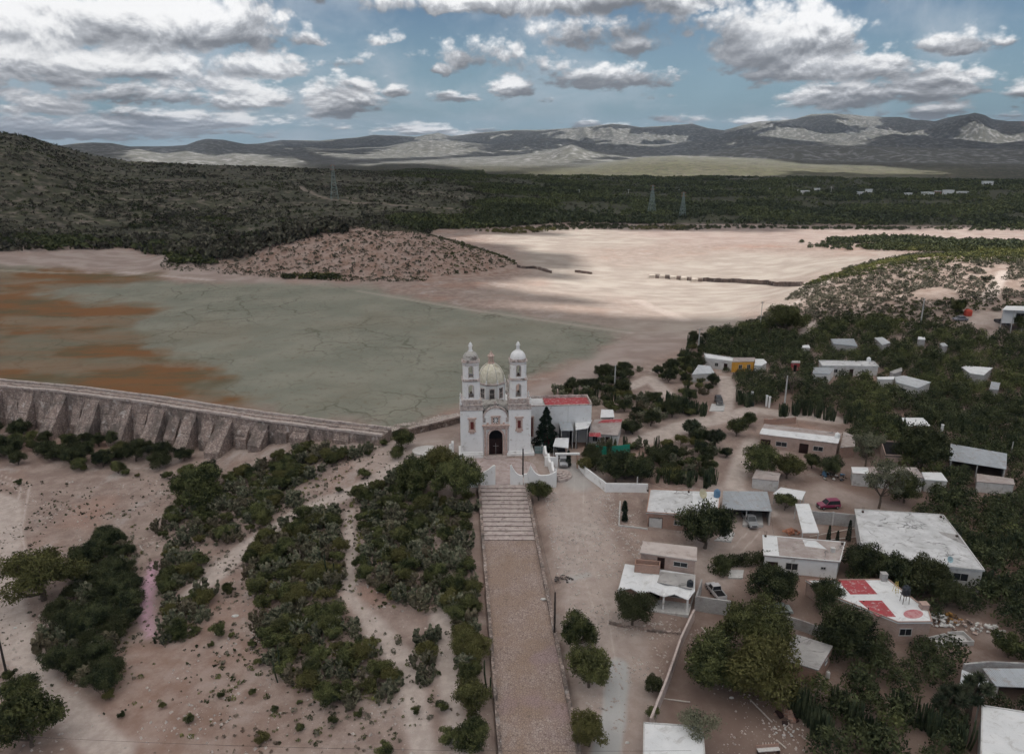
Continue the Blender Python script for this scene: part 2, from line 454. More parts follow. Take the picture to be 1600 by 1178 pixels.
# ------------------------------------------------------------------ materials
class NG:
    """tiny node helper"""
    def __init__(self, name, rough=.9, spec=.2):
        self.m = bpy.data.materials.new(name)
        self.m.use_nodes = True
        self.t = self.m.node_tree
        self.N, self.L = self.t.nodes, self.t.links
        self.b = self.N['Principled BSDF']
        self.b.inputs['Roughness'].default_value = rough
        self.b.inputs['Specular IOR Level'].default_value = spec
    def nd(self, t, **kw):
        n = self.N.new(t)
        for k, v in kw.items():
            setattr(n, k, v)
        return n
    def put(self, sock, v):
        if v is None: return
        if isinstance(v, bpy.types.NodeSocket): self.L.new(v, sock)
        elif isinstance(v, tuple) and len(v) == 3 and sock.type == 'RGBA': sock.default_value = (*v, 1)
        else: sock.default_value = v
    def math(self, op, a, b=None, c=None, clamp=False):
        n = self.nd('ShaderNodeMath', operation=op, use_clamp=clamp)
        for i, v in enumerate((a, b, c)): self.put(n.inputs[i], v)
        return n.outputs[0]
    def mix(self, f, a, b, mode='MIX'):
        n = self.nd('ShaderNodeMix', data_type='RGBA', blend_type=mode)
        self.put(n.inputs[0], f); self.put(n.inputs[6], a); self.put(n.inputs[7], b)
        return n.outputs[2]
    def ramp(self, v, lo, hi):
        n = self.nd('ShaderNodeMapRange', interpolation_type='SMOOTHSTEP')
        self.put(n.inputs[0], v); n.inputs[1].default_value = lo; n.inputs[2].default_value = hi
        return n.outputs[0]
    def pos(self, kind='world', scale=None):
        if kind == 'world':
            o = self.nd('ShaderNodeNewGeometry').outputs['Position']
        else:
            o = self.nd('ShaderNodeTexCoord').outputs['Object']
        if scale:
            n = self.nd('ShaderNodeVectorMath', operation='MULTIPLY')
            self.L.new(o, n.inputs[0]); n.inputs[1].default_value = scale
            o = n.outputs[0]
        return o
    def noise(self, vec, scale, detail=4, rough=.55, dist=0):
        n = self.nd('ShaderNodeTexNoise')
        self.put(n.inputs['Vector'], vec)
        n.inputs['Scale'].default_value = scale; n.inputs['Detail'].default_value = detail
        n.inputs['Roughness'].default_value = rough; n.inputs['Distortion'].default_value = dist
        return n.outputs['Fac']
    def voro(self, vec, scale, feature='F1', rand=1.0, out='Distance'):
        n = self.nd('ShaderNodeTexVoronoi', feature=feature)
        self.put(n.inputs['Vector'], vec)
        n.inputs['Scale'].default_value = scale; n.inputs['Randomness'].default_value = rand
        return n.outputs[out]
    def bump(self, h, strength=.3, dist=.1):
        n = self.nd('ShaderNodeBump')
        n.inputs['Strength'].default_value = strength; n.inputs['Distance'].default_value = dist
        self.L.new(h, n.inputs['Height']); self.L.new(n.outputs[0], self.b.inputs['Normal'])
    def color(self, c):
        self.put(self.b.inputs['Base Color'], c); return self.m

def pmat(name, c1, c2=None, scale=1.2, lo=.35, hi=.65, rough=.85, bump=.0, bscale=8, dist=.05, grime=None, gs=.35, glo=.52, ghi=.7, metal=0, spec=.2):
    g = NG(name, rough, spec)
    p = g.pos('object')
    col = c1
    if c2: col = g.mix(g.ramp(g.noise(p, scale, 6, .6), lo, hi), c1, c2)
    if grime: col = g.mix(g.ramp(g.noise(p, gs, 8, .65, .4), glo, ghi), col, grime)
    if bump: g.bump(g.noise(p, bscale, 5, .6), bump, dist)
    g.b.inputs['Metallic'].default_value = metal
    return g.color(col)

def brick_mat(name, c1, c2, mortar, w=.28, h=.12, rough=.9, grime=(.2, .16, .14)):
    """bricks coursed on vertical walls whatever way they face"""
    g = NG(name, rough)
    p = g.pos('world')
    nrm = g.nd('ShaderNodeNewGeometry').outputs['Normal']
    s = g.nd('ShaderNodeSeparateXYZ'); g.L.new(p, s.inputs[0])
    n = g.nd('ShaderNodeSeparateXYZ'); g.L.new(nrm, n.inputs[0])
    u = g.math('SUBTRACT', g.math('MULTIPLY', s.outputs[1], n.outputs[0]), g.math('MULTIPLY', s.outputs[0], n.outputs[1]))
    c = g.nd('ShaderNodeCombineXYZ'); g.L.new(u, c.inputs[0]); g.L.new(s.outputs[2], c.inputs[1])
    bt = g.nd('ShaderNodeTexBrick')
    g.L.new(c.outputs[0], bt.inputs['Vector'])
    bt.inputs['Scale'].default_value = 1.0
    bt.inputs['Brick Width'].default_value = w; bt.inputs['Row Height'].default_value = h
    bt.inputs['Mortar Size'].default_value = .012
    bt.inputs['Color1'].default_value = (*c1, 1); bt.inputs['Color2'].default_value = (*c2, 1); bt.inputs['Mortar'].default_value = (*mortar, 1)
    col = g.mix(g.math('MULTIPLY', g.ramp(g.noise(p, .6, 6, .6), .45, .75), .55), bt.outputs['Color'], grime)
    g.bump(g.math('SUBTRACT', 1.0, bt.outputs['Fac']), .3, .02)
    return g.color(col)

def corrugated_mat(name, c, c2, axis=0, pitch=.25, rough=.45, metal=.3):
    g = NG(name, rough, .4)
    p = g.pos('object')
    wv = g.nd('ShaderNodeTexWave', wave_type='BANDS', bands_direction='XYZ'[axis])
    g.L.new(p, wv.inputs['Vector']); wv.inputs['Scale'].default_value = .314 / pitch
    sheet = g.nd('ShaderNodeTexBrick'); g.L.new(p, sheet.inputs['Vector'])
    sheet.inputs['Scale'].default_value = 1; sheet.inputs['Brick Width'].default_value = .9; sheet.inputs['Row Height'].default_value = 3.2
    sheet.inputs['Mortar Size'].default_value = .015
    sheet.inputs['Color1'].default_value = (*c, 1); sheet.inputs['Color2'].default_value = (*[v * .86 for v in c], 1); sheet.inputs['Mortar'].default_value = (*[v * .6 for v in c], 1)
    col = g.mix(g.ramp(g.noise(p, .9, 6, .65), .5, .72), sheet.outputs['Color'], c2)
    g.bump(wv.outputs['Fac'], .8, .05)
    g.b.inputs['Metallic'].default_value = metal
    return g.color(col)

def leaf_mat(name, dark, light, sc=.7, tint=None):
    g = NG(name, .75, .15)
    p = g.pos('world')
    col = g.mix(g.ramp(g.noise(p, sc, 3, .6), .38, .64), dark, light)
    oi = g.nd('ShaderNodeObjectInfo')
    rv = g.math('FRACT', g.math('MULTIPLY', oi.outputs['Random'], 7.31))
    vs = g.nd('ShaderNodeVectorMath', operation='SCALE'); g.put(vs.inputs[0], col); g.put(vs.inputs['Scale'], g.math('MULTIPLY_ADD', rv, .55, .78)); col = vs.outputs[0]
    if tint: col = g.mix(g.math('MULTIPLY', g.ramp(oi.outputs['Random'], .45, 1.0), .75), col, tint)
    g.put(g.b.inputs['Base Color'], col)
    tr = g.nd('ShaderNodeBsdfTranslucent'); g.put(tr.inputs['Color'], col)
    mx = g.nd('ShaderNodeMixShader'); mx.inputs[0].default_value = .22
    g.L.new(g.b.outputs[0], mx.inputs[1]); g.L.new(tr.outputs[0], mx.inputs[2])
    g.L.new(mx.outputs[0], g.N['Material Output'].inputs['Surface'])
    return g.m

# ------------------------------------------------------------------ object helpers
def tag(o, label=None, cat=None, group=None, kind=None):
    if label: o['label'] = label
    if cat: o['category'] = cat
    if group: o['group'] = group
    if kind: o['kind'] = kind
    return o

def mesh_np(name, V, F, mats, smooth_=False, mi=None, nper=4):
    me = bpy.data.meshes.new(name)
    V = np.ascontiguousarray(V, dtype=np.float32); F = np.ascontiguousarray(F, dtype=np.int32)
    me.vertices.add(len(V)); me.vertices.foreach_set('co', V.ravel())
    me.loops.add(F.size); me.loops.foreach_set('vertex_index', F.ravel())
    me.polygons.add(len(F))
    me.polygons.foreach_set('loop_start', np.arange(0, F.size, nper, dtype=np.int32))
    for m in mats: me.materials.append(m)
    if mi is not None: me.polygons.foreach_set('material_index', np.ascontiguousarray(mi, dtype=np.int32))
    me.polygons.foreach_set('use_smooth', np.full(len(F), bool(smooth_)))
    me.update(calc_edges=True)
    return me

def link(name, me, parent=None, loc=None, rz=0):
    o = bpy.data.objects.new(name, me)
    COL.objects.link(o)
    if parent: o.parent = parent
    if loc is not None: o.location = loc
    if rz: o.rotation_euler.z = rz
    return o

# ------------------------------------------------------------------ ground mesh: rings and spokes round the origin
RING = np.concatenate([[3, 8, 14], 20 * np.exp(np.arange(0, math.log(900 / 20), .0066)), 900 * np.exp(np.arange(.0001, math.log(12600 / 900), .0078))])
a_front = np.arange(-44, 44.01, .11)
a_back = np.arange(47, 314, 3.0)
ANG = np.radians(np.concatenate([a_front, a_back]))
nr, na = len(RING), len(ANG)
gx = (RING[:, None] * np.sin(ANG)[None, :]).ravel()
gy = (RING[:, None] * np.cos(ANG)[None, :]).ravel()
gz = H(gx, gy)
gr = np.hypot(gx, gy)
idx = np.arange(nr * na).reshape(nr, na)
nxt = np.roll(idx, -1, axis=1)
GF = np.stack([idx[:-1], nxt[:-1], nxt[1:], idx[1:]], -1).reshape(-1, 4)

wn = (fbm(gx / 14, gy / 14, 4, 41) - .5) * 2         # ragged edges, metres
wb = (fbm(gx / 60, gy / 60, 4, 43) - .5) * 2
def mpoly(pts, w=3, ragged=3, big=0):
    sd = _sd_poly(gx, gy, PW(pts))
    return smooth(-w, w, sd + wn * ragged + wb * big)
def mline(pts, hw, w=1.0, ragged=1.0):
    sd = hw - _sd_line(gx, gy, PW(pts))
    return smooth(-w, w, sd + wn * ragged)

m_lake = mpoly([(640, 668), (720, 640), (800, 610), (880, 578), (960, 535), (975, 518), (880, 500), (700, 478), (560, 447), (470, 442), (380, 444), (290, 441), (200, 430), (60, 414), (-400, 408), (-700, 450), (-500, 575), (0, 596), (300, 630), (500, 660), (590, 670)], 7, 9, 8)
m_orange = mpoly([(-300, 412), (60, 416), (150, 420), (275, 436), (200, 446), (120, 450), (60, 460), (140, 468), (240, 474), (242, 490), (190, 500), (215, 520), (205, 545), (270, 566), (330, 580), (330, 596), (370, 610), (410, 626), (420, 662), (270, 640), (160, 618), (60, 606), (-300, 590)], 7, 14, 14)
m_orange *= .55 + .45 * smooth(.38, .56, fbm(gx / 28, gy / 16, 5, 51))
m_salt = mpoly([(745, 368), (860, 356), (960, 358), (1010, 372), (1100, 388), (1280, 394), (1420, 398), (1300, 420), (1250, 442), (1215, 470), (1150, 500), (1080, 515), (985, 518), (860, 498), (760, 462), (800, 440), (830, 410)], 22, 12, 30)
m_salt *= 1 - .5 * mpoly([(700, 470), (850, 452), (1020, 470), (1050, 500), (950, 516), (800, 492)], 20, 10, 10)
m_salt *= 1 - .6 * mpoly([(900, 385), (1080, 378), (1150, 395), (1000, 412), (920, 408)], 20, 10, 14)
m_beach = mpoly([(590, 676), (650, 664), (725, 640), (850, 590), (900, 568), (965, 535), (1000, 518), (1110, 512), (1180, 505), (1120, 530), (1030, 556), (950, 585), (900, 605), (850, 622), (840, 650), (720, 668), (640, 690)], 5, 4)
m_beach = np.maximum(m_beach, mpoly([(-300, 392), (0, 398), (100, 392), (200, 388), (320, 420), (430, 436), (560, 442), (560, 452), (440, 444), (300, 440), (150, 422), (-300, 414)], 8, 8))
m_beach = np.maximum(m_beach, .8 * mpoly([(750, 362), (1000, 350), (1600, 352), (1900, 354), (1900, 380), (1590, 384), (1300, 380), (1100, 384), (900, 372)], 22, 18, 18))
m_path = np.zeros(len(gx))
for pts, hw in [
    ([(905, 745), (900, 800), (920, 880), (945, 960), (960, 1060), (960, 1178)], 5.5),
    ([(870, 730), (890, 760), (930, 770)], 3.5),
    ([(600, 712), (680, 705), (740, 740)], 7),
    ([(630, 720), (560, 765), (470, 800), (390, 850), (300, 930)], 2.2),
    ([(545, 800), (548, 870), (545, 930), (600, 1000), (640, 1060), (660, 1178)], 1.5),
    ([(690, 960), (700, 1060), (720, 1178)], 1.3),
    ([(-60, 760), (15, 790), (5, 900), (30, 1010), (80, 1090), (180, 1178)], 2.6),
    ([(1000, 690), (1060, 668), (1130, 652), (1180, 640), (1240, 650), (1300, 655)], 2.8),
    ([(1128, 650), (1138, 610), (1130, 590)], 2.4),
    ([(985, 605), (1015, 590), (1040, 615), (1080, 640)], 2.0),
    ([(1180, 690), (1160, 720), (1145, 760), (1200, 800)], 2.2),
    ([(1130, 770), (1180, 830), (1130, 870), (1110, 900)], 4),
    ([(1400, 800), (1300, 770), (1230, 790), (1250, 820)], 4),
    ([(1270, 505), (1250, 530)], 2), ([(1530, 500), (1590, 495)], 6),
    ([(470, 292), (500, 308), (560, 318), (680, 325), (780, 333)], 3), ([(560, 294), (640, 300), (760, 315), (830, 322)], 3),
    ([(1000, 470), (1070, 500)], 3), ([(560, 455), (740, 485), (900, 508), (985, 520)], 1.6), ([(0, 423), (200, 426), (330, 438)], 2),
    ([(1290, 440), (1250, 470), (1180, 500)], 1.5), ([(1570, 425), (1540, 470)], 2.2)]:
    m_path = np.maximum(m_path, (1 if hw < 3 else .62) * mline(pts, hw, .9 if hw < 3 else 1.6, .9 if hw < 3 else 1.6))
# wheel ruts
for pts, wd in [([(905, 745), (903, 800), (915, 880), (940, 960), (955, 1060), (958, 1178)], 1.0), ([(-60, 760), (15, 790), (5, 900), (30, 1010), (80, 1090), (180, 1178)], .9), ([(1000, 690), (1060, 668), (1130, 652), (1180, 640)], .9), ([(1130, 650), (1138, 610), (1130, 590)], .8),
                ([(1145, 760), (1180, 830), (1150, 860)], .9), ([(630, 716), (690, 700), (740, 735)], .9), ([(-40, 735), (40, 760), (25, 830), (40, 900)], .9)]:
    w_ = np.array(PW(pts))
    for k_ in range(3):
        w_ = np.repeat(w_, 2, axis=0); w_ = (w_[:-1] * 1.0 + w_[1:]) / 2
    t_ = np.gradient(w_, axis=0); t_ /= np.linalg.norm(t_, axis=1)[:, None] + 1e-9
    for sgn in (-1, 1):
        q_ = w_ + np.stack([t_[:, 1], -t_[:, 0]], -1) * wd * sgn
        m_path = np.maximum(m_path, smooth(-.15, .35, .32 - _sd_line(gx, gy, q_[::2]) + wn * .12))
m_conc = np.maximum(.8 * mline([(965, 1040), (958, 1120), (945, 1178)], 1.2, .5, 1.0), .5 * mline([(905, 755), (890, 735)], 3, 1.5, 1))
m_conc = np.maximum(m_conc, .5 * mline([(890, 905), (918, 898)], 1.0, .4, .8))
m_pink = mline([(238, 880), (228, 930), (226, 965), (236, 992)], 1.3, 1.2, 1.6)
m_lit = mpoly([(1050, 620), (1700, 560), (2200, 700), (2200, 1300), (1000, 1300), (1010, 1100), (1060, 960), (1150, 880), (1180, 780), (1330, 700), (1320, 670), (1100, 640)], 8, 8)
m_veg = np.where(gr > 560, 1.0, 0.0) * (gz > -2.2)
plain = smooth(0, 18, _sd_poly(gx, gy, PW([(-900, 398), (0, 396), (200, 386), (260, 400), (330, 420), (420, 388), (540, 366), (680, 360), (760, 358), (900, 348), (1100, 352), (1400, 353), (1700, 358), (2600, 360)]) + [(9000, 15000), (-9000, 15000)]) + wn * 16)
m_veg = plain
hill_r = mpoly([(1240, 450), (1320, 420), (1440, 400), (1620, 404), (1900, 420), (1900, 540), (1590, 520), (1400, 500), (1250, 505), (1200, 500)], 6, 8)
m_redsoil = mpoly([(120, 1040), (240, 990), (330, 960), (420, 1060), (480, 1178), (100, 1300)], 8, 8, 6)
m_mid = smooth(-6, 6, _sd_poly(gx, gy, [(-78 + 94 * math.cos(t), 450 + 58 * math.sin(t)) for t in np.linspace(0, 6.28, 24, endpoint=False)]) + wn * 5)
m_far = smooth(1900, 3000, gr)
m_forest = smooth(-60, 60, _sd_poly(gx, gy, PW([(560, 345), (700, 330), (760, 300), (700, 275), (1000, 279), (2600, 275), (2600, 362), (1500, 358), (1100, 351), (900, 347), (700, 360)])) + wb * 50)
m_green = smooth(-80, 80, _sd_poly(gx, gy, PW([(800, 272), (950, 250), (1060, 244), (1160, 248), (1300, 258), (1500, 264), (1500, 276), (1200, 278), (900, 277)])) + wb * 50)

def attr(me, name, r, g, b, a):
    at = me.color_attributes.new(name, 'FLOAT_COLOR', 'POINT')
    at.data.foreach_set('color', np.stack([r, g, b, a], -1).astype(np.float32).ravel())

def ground_material():
    g = NG('earth', .95, .08)
    p = g.pos('world')
    def at(n):
        a = g.nd('ShaderNodeVertexColor'); a.layer_name = n
        s = g.nd('ShaderNodeSeparateColor'); g.L.new(a.outputs[0], s.inputs[0])
        return s.outputs[0], s.outputs[1], s.outputs[2], a.outputs['Alpha']
    lake, orange, salt, beach = at('cover_a')
    path, veg, far, conc = at('cover_b')
    pink, litter, forest, green = at('cover_c')
    red, hillr, _a, _b = at('cover_d')
    n_big = g.noise(p, .035, 5, .6)
    n_mid = g.noise(p, .25, 6, .65)
    n_fin = g.noise(p, 2.2, 5, .7)
    soil = g.mix(g.ramp(n_mid, .35, .68), (.25, .185, .16), (.355, .28, .245))
    soil = g.mix(g.math('MULTIPLY', g.ramp(n_big, .5, .66), .55), soil, (.33, .20, .155))
    soil = g.mix(g.math('MULTIPLY', g.ramp(g.noise(p, .09, 7, .75), .53, .66), .55), soil, (.43, .39, .365))
    soil = g.mix(g.math('MULTIPLY', g.ramp(n_fin, .45, .75), .35), soil, (.20, .155, .13))
    # stones and dry tufts
    stones = g.voro(p, 1.5)
    soil = g.mix(g.math('MULTIPLY', g.math('LESS_THAN', stones, .13), g.ramp(n_mid, .42, .6)), soil, (.50, .45, .41))
    tuft = g.math('MULTIPLY', g.ramp(g.noise(p, .9, 6, .75), .60, .67), .75)
    soil = g.mix(tuft, soil, (.15, .125, .085))
    soil = g.mix(red, soil, g.mix(g.ramp(n_mid, .35, .65), (.25, .165, .13), (.35, .27, .235)))
    soil = g.mix(hillr, soil, g.mix(g.ramp(n_mid, .35, .65), (.25, .185, .155), (.34, .275, .24)))
    # beach, salt, path
    band = g.nd('ShaderNodeTexNoise'); band.inputs['Scale'].default_value = .12; band.inputs['Detail'].default_value = 6
    g.L.new(g.pos('world', (.6, 1, 1)), band.inputs['Vector'])
    sand = g.mix(g.ramp(band.outputs['Fac'], .4, .6), (.30, .235, .21), (.37, .305, .275))
    c = g.mix(beach, soil, sand)
    saltc = g.mix(g.ramp(band.outputs['Fac'], .36, .66), (.31, .262, .23), (.40, .352, .31))
    c = g.mix(salt, c, saltc)
    pathc = g.mix(g.ramp(g.noise(p, .6, 6, .7), .35, .65), (.41, .345, .31), (.52, .445, .405))
    c = g.mix(g.math('MULTIPLY', path, .92), c, pathc)
    # lake bed with drying cracks
    lk = g.mix(g.ramp(g.noise(p, .05, 6, .6), .35, .65), (.205, .208, .17), (.255, .25, .205))
    lk = g.mix(g.ramp(g.noise(p, .4, 6, .7), .5, .75), lk, (.175, .155, .115))
    wrp = g.nd('ShaderNodeVectorMath', operation='ADD')
    nz = g.nd('ShaderNodeTexNoise'); nz.inputs['Scale'].default_value = .12; nz.inputs['Detail'].default_value = 4
    g.L.new(p, nz.inputs['Vector'])
    sc = g.nd('ShaderNodeVectorMath', operation='SCALE'); sc.inputs['Scale'].default_value = 9
    g.L.new(nz.outputs['Color'], sc.inputs[0]); g.L.new(p, wrp.inputs[0]); g.L.new(sc.outputs[0], wrp.inputs[1])
    crack1 = g.ramp(g.voro(wrp.outputs[0], .05, 'DISTANCE_TO_EDGE'), .028, .006)
    crack2 = g.ramp(g.voro(wrp.outputs[0], .17, 'DISTANCE_TO_EDGE'), .035, .008)
    crk = g.math('MULTIPLY', g.math('MAXIMUM', crack1, g.math('MULTIPLY', crack2, .6)), g.ramp(g.noise(p, .02, 3, .5), .40, .58))
    lk = g.mix(g.math('MULTIPLY', g.ramp(g.noise(p, .013, 4, .6), .50, .64), .35), lk, (.20, .165, .12))
    lk = g.mix(g.math('MULTIPLY', crk, .62), lk, (.10, .095, .07))
    c = g.mix(g.math('MULTIPLY', lake, g.math('SUBTRACT', 1.0, g.math('MULTIPLY', salt, .7))), c, lk)
    org = g.mix(g.ramp(g.noise(g.pos('world', (.35, 1, 1)), .075, 8, .72), .38, .60), (.115, .092, .052), (.20, .092, .038))
    org = g.mix(g.ramp(n_fin, .55, .7), org, (.12, .10, .06))
    c = g.mix(g.math('MULTIPLY', orange, .95), c, org)
    c = g.mix(g.math('MULTIPLY', g.math('MULTIPLY', path, lake), .55), c, (.38, .34, .29))
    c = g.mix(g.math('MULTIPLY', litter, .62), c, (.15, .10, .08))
    c = g.mix(conc, c, (.42, .43, .43))
    c = g.mix(g.math('MULTIPLY', pink, g.ramp(g.noise(p, 1.1, 6, .75), .30, .52)), c, (.60, .38, .47))
    # shrub cover of the far slopes
    v1 = g.noise(p, .22, 5, .75)
    v2 = g.noise(p, .045, 6, .8)
    v3 = g.noise(p, .012, 8, .85)
    spk = g.math('ADD', g.math('MULTIPLY', v1, g.math('SUBTRACT', 1.0, far)), g.math('MULTIPLY', v2, far))
    spk = g.math('ADD', g.math('MULTIPLY', spk, .65), g.math('MULTIPLY', v3, .35))
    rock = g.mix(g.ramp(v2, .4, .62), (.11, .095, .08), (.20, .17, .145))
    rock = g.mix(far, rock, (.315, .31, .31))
    dots = g.math('MULTIPLY', g.voro(p, .13), 1.0)
    fdots = g.voro(p, .035)
    dd = g.math('ADD', g.math('MULTIPLY', dots, g.math('SUBTRACT', 1.0, far)), g.math('MULTIPLY', fdots, far))
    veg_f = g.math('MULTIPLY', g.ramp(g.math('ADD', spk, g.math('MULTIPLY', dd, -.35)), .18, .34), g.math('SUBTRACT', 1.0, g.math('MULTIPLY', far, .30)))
    bush = g.mix(g.ramp(v2, .4, .6), (.050, .050, .036), (.075, .078, .048))
    veg_f = g.math('MAXIMUM', veg_f, g.math('MULTIPLY', forest, .93))
    bush = g.mix(green, bush, g.mix(g.ramp(g.noise(p, .03, 8, .85), .42, .58), (.05, .058, .03), (.15, .16, .085)))
    veg_f = g.math('MULTIPLY', veg_f, g.math('SUBTRACT', 1.0, g.math('MULTIPLY', green, .30)))
    slope = g.mix(veg_f, rock, bush)
    slope = g.mix(g.math('MULTIPLY', path, .8), slope, (.36, .29, .25))
    c = g.mix(veg, c, slope)
    hgt = g.math('ADD', g.math('MULTIPLY', n_fin, .5), g.math('MULTIPLY', n_mid, 1.2))
    g.bump(hgt, .35, .25)
    return g.color(c)
EARTH = ground_material()

def sub_ground(name, fmask):
    F = GF[fmask]
    used = np.unique(F)
    remap = np.full(nr * na, -1, np.int64); remap[used] = np.arange(len(used))
    me = mesh_np(name, np.stack([gx, gy, gz], -1)[used], remap[F], [EARTH], True)
    attr(me, 'cover_a', m_lake[used], m_orange[used], m_salt[used], m_beach[used])
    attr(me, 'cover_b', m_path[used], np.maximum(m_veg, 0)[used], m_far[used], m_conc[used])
    attr(me, 'cover_d', np.maximum(m_mid, .75 * m_redsoil)[used], hill_r[used], m_mid[used] * 0, m_mid[used] * 0 + 1)
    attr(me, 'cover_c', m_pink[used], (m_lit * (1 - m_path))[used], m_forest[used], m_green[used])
    return tag(link(name, me), kind='structure')
fc_lake = m_lake[GF].mean(1) > .5
fc_r = gr[GF].mean(1)
sub_ground('lake_bed', fc_lake)
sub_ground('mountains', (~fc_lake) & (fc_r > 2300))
sub_ground('ground', (~fc_lake) & (fc_r <= 2300))

# ------------------------------------------------------------------ cloud cover high above (casts the shade the valley lies in)
def build_clouds():
    ALT = 1700.0
    lit = [([(690, 366), (740, 362), (860, 352), (1600, 350), (2300, 352), (2300, 520), (1590, 530), (1380, 508), (1250, 512), (1130, 528), (1010, 535), (900, 505), (760, 470), (740, 440), (790, 425), (815, 400)], 50),
           ([(760, 277), (850, 266), (1000, 245), (1060, 242), (1150, 246), (1300, 257), (1420, 259), (1560, 268), (1560, 273), (1420, 276), (1300, 272), (1250, 278), (1000, 278), (850, 277)], 60),
           ([(40, 240), (215, 231), (250, 240), (300, 236), (340, 244), (365, 238), (440, 243), (510, 256), (480, 266), (400, 261), (330, 260), (180, 254)], 70),
           ([(540, 260), (590, 254), (690, 248), (770, 245), (830, 240), (893, 224), (930, 238), (1000, 246), (900, 262), (820, 272), (740, 268), (680, 257), (620, 258)], 90),
           ([(1010, 246), (1040, 236), (1110, 238), (1130, 246)], 60),
           ([(430, 228), (560, 240), (650, 222), (690, 217), (780, 228), (800, 240), (690, 246), (560, 250), (500, 244)], 160),
           ([(910, 212), (960, 203), (990, 218), (940, 226)], 200), ([(1290, 226), (1370, 206), (1390, 222), (1340, 230)], 130), ([(1560, 232), (1640, 222), (1700, 232)], 120),
           ([(1120, 200), (1190, 192), (1230, 200), (1180, 210)], 300), ([(1330, 200), (1480, 196), (1500, 206), (1350, 212)], 300), ([(800, 226), (830, 232), (960, 232), (950, 238), (810, 238)], 100)]
    lit = [(PW(p), s) for p, s in lit]
    V, F = [], []
    base = 0
    def grid(x0, x1, y0, y1, c, hole=None):
        nonlocal base
        xs = np.arange(x0, x1 + c, c); ys = np.arange(y0, y1 + c, c)
        cx = xs[:-1] + c / 2; cy = ys[:-1] + c / 2
        X, Y = np.meshgrid(cx, cy)
        z = np.zeros_like(X)
        for _ in range(3):
            t = (ALT - z) / SUN_DIR.z
            GX, GY = X - SUN_DIR.x * t, Y - SUN_DIR.y * t
            z = H(GX.ravel(), GY.ravel()).reshape(X.shape)
        sd = np.full(X.shape, -1e9)
        for poly, s in lit:
            sd = np.maximum(sd, _sd_poly(GX, GY, poly) / s)
        big = (fbm(GX / 240, GY / 240, 4, 91) - .5) * 1.6
        d = RNG.random(X.shape)
        keep = (sd + big * .7) < (d - .5) * 1.5
        far = np.hypot(GX, GY) > 5200
        keep &= ~(far & (fbm(GX / 500, GY / 600, 5, 97) > .60))
        if hole is not None:
            keep &= ~((X > hole[0]) & (X < hole[1]) & (Y > hole[2]) & (Y < hole[3]))
        # rounded rim of the deck
        nxv, nyv = len(xs), len(ys)
        XX, YY = np.meshgrid(xs, ys)
        lump = fbm(XX / 160, YY / 160, 4, 55)
        top = ALT + 60 + lump * 160
        bot = ALT - lump * 30
        vid = base + np.arange(nxv * nyv).reshape(nyv, nxv)
        V.append(np.stack([XX, YY, top], -1).reshape(-1, 3)); V.append(np.stack([XX, YY, bot], -1).reshape(-1, 3))
        n = nxv * nyv
        k = keep
        def q(a, b, cc, dd, m):
            F.append(np.stack([a[m], b[m], cc[m], dd[m]], -1))
        a, b, cc, dd = vid[:-1, :-1], vid[:-1, 1:], vid[1:, 1:], vid[1:, :-1]
        q(a, b, cc, dd, k)
        q(dd + n, cc + n, b + n, a + n, k)
        kp = np.pad(k, 1)
        q(a, a + n, b + n, b, k & ~kp[:-2, 1:-1])
        q(cc, cc + n, dd + n, dd, k & ~kp[2:, 1:-1])
        q(dd, dd + n, a + n, a, k & ~kp[1:-1, :-2])
        q(b, b + n, cc + n, cc, k & ~kp[1:-1, 2:])
        base += 2 * n
    n1 = (-500, 2100, -800, 1300)
    grid(*n1, 18)
    grid(-2600, 4800, 1300, 5000, 32)
    grid(-3200, -500, -800, 1300, 60); grid(2100, 4800, -800, 1300, 60)
    grid(-5400, 7600, 5000, 8400, 70)
    g = NG('cloud_mass', 1, 0)
    df = g.nd('ShaderNodeBsdfDiffuse'); df.inputs[0].default_value = (.9, .9, .92, 1)
    tr = g.nd('ShaderNodeBsdfTranslucent'); tr.inputs[0].default_value = (.87, .87, .87, 1)
    mx = g.nd('ShaderNodeMixShader'); mx.inputs[0].default_value = .96
    g.L.new(df.outputs[0], mx.inputs[1]); g.L.new(tr.outputs[0], mx.inputs[2]); g.L.new(mx.outputs[0], g.N['Material Output'].inputs[0])
    g2 = NG('thick_cloud_mass', 1, 0)
    df = g2.nd('ShaderNodeBsdfDiffuse'); df.inputs[0].default_value = (.8, .8, .82, 1)
    tr = g2.nd('ShaderNodeBsdfTranslucent'); tr.inputs[0].default_value = (.42, .43, .46, 1)
    mx = g2.nd('ShaderNodeMixShader'); mx.inputs[0].default_value = .8
    g2.L.new(df.outputs[0], mx.inputs[1]); g2.L.new(tr.outputs[0], mx.inputs[2]); g2.L.new(mx.outputs[0], g2.N['Material Output'].inputs[0])
    Vc = np.concatenate(V); Fc = np.concatenate(F)
    yc = Vc[Fc[:, 0], 1]
    me = mesh_np('clouds', Vc, Fc, [g.m, g2.m], False, mi=(yc > 900).astype(int))
    tag(link('clouds', me), kind='structure')
build_clouds()

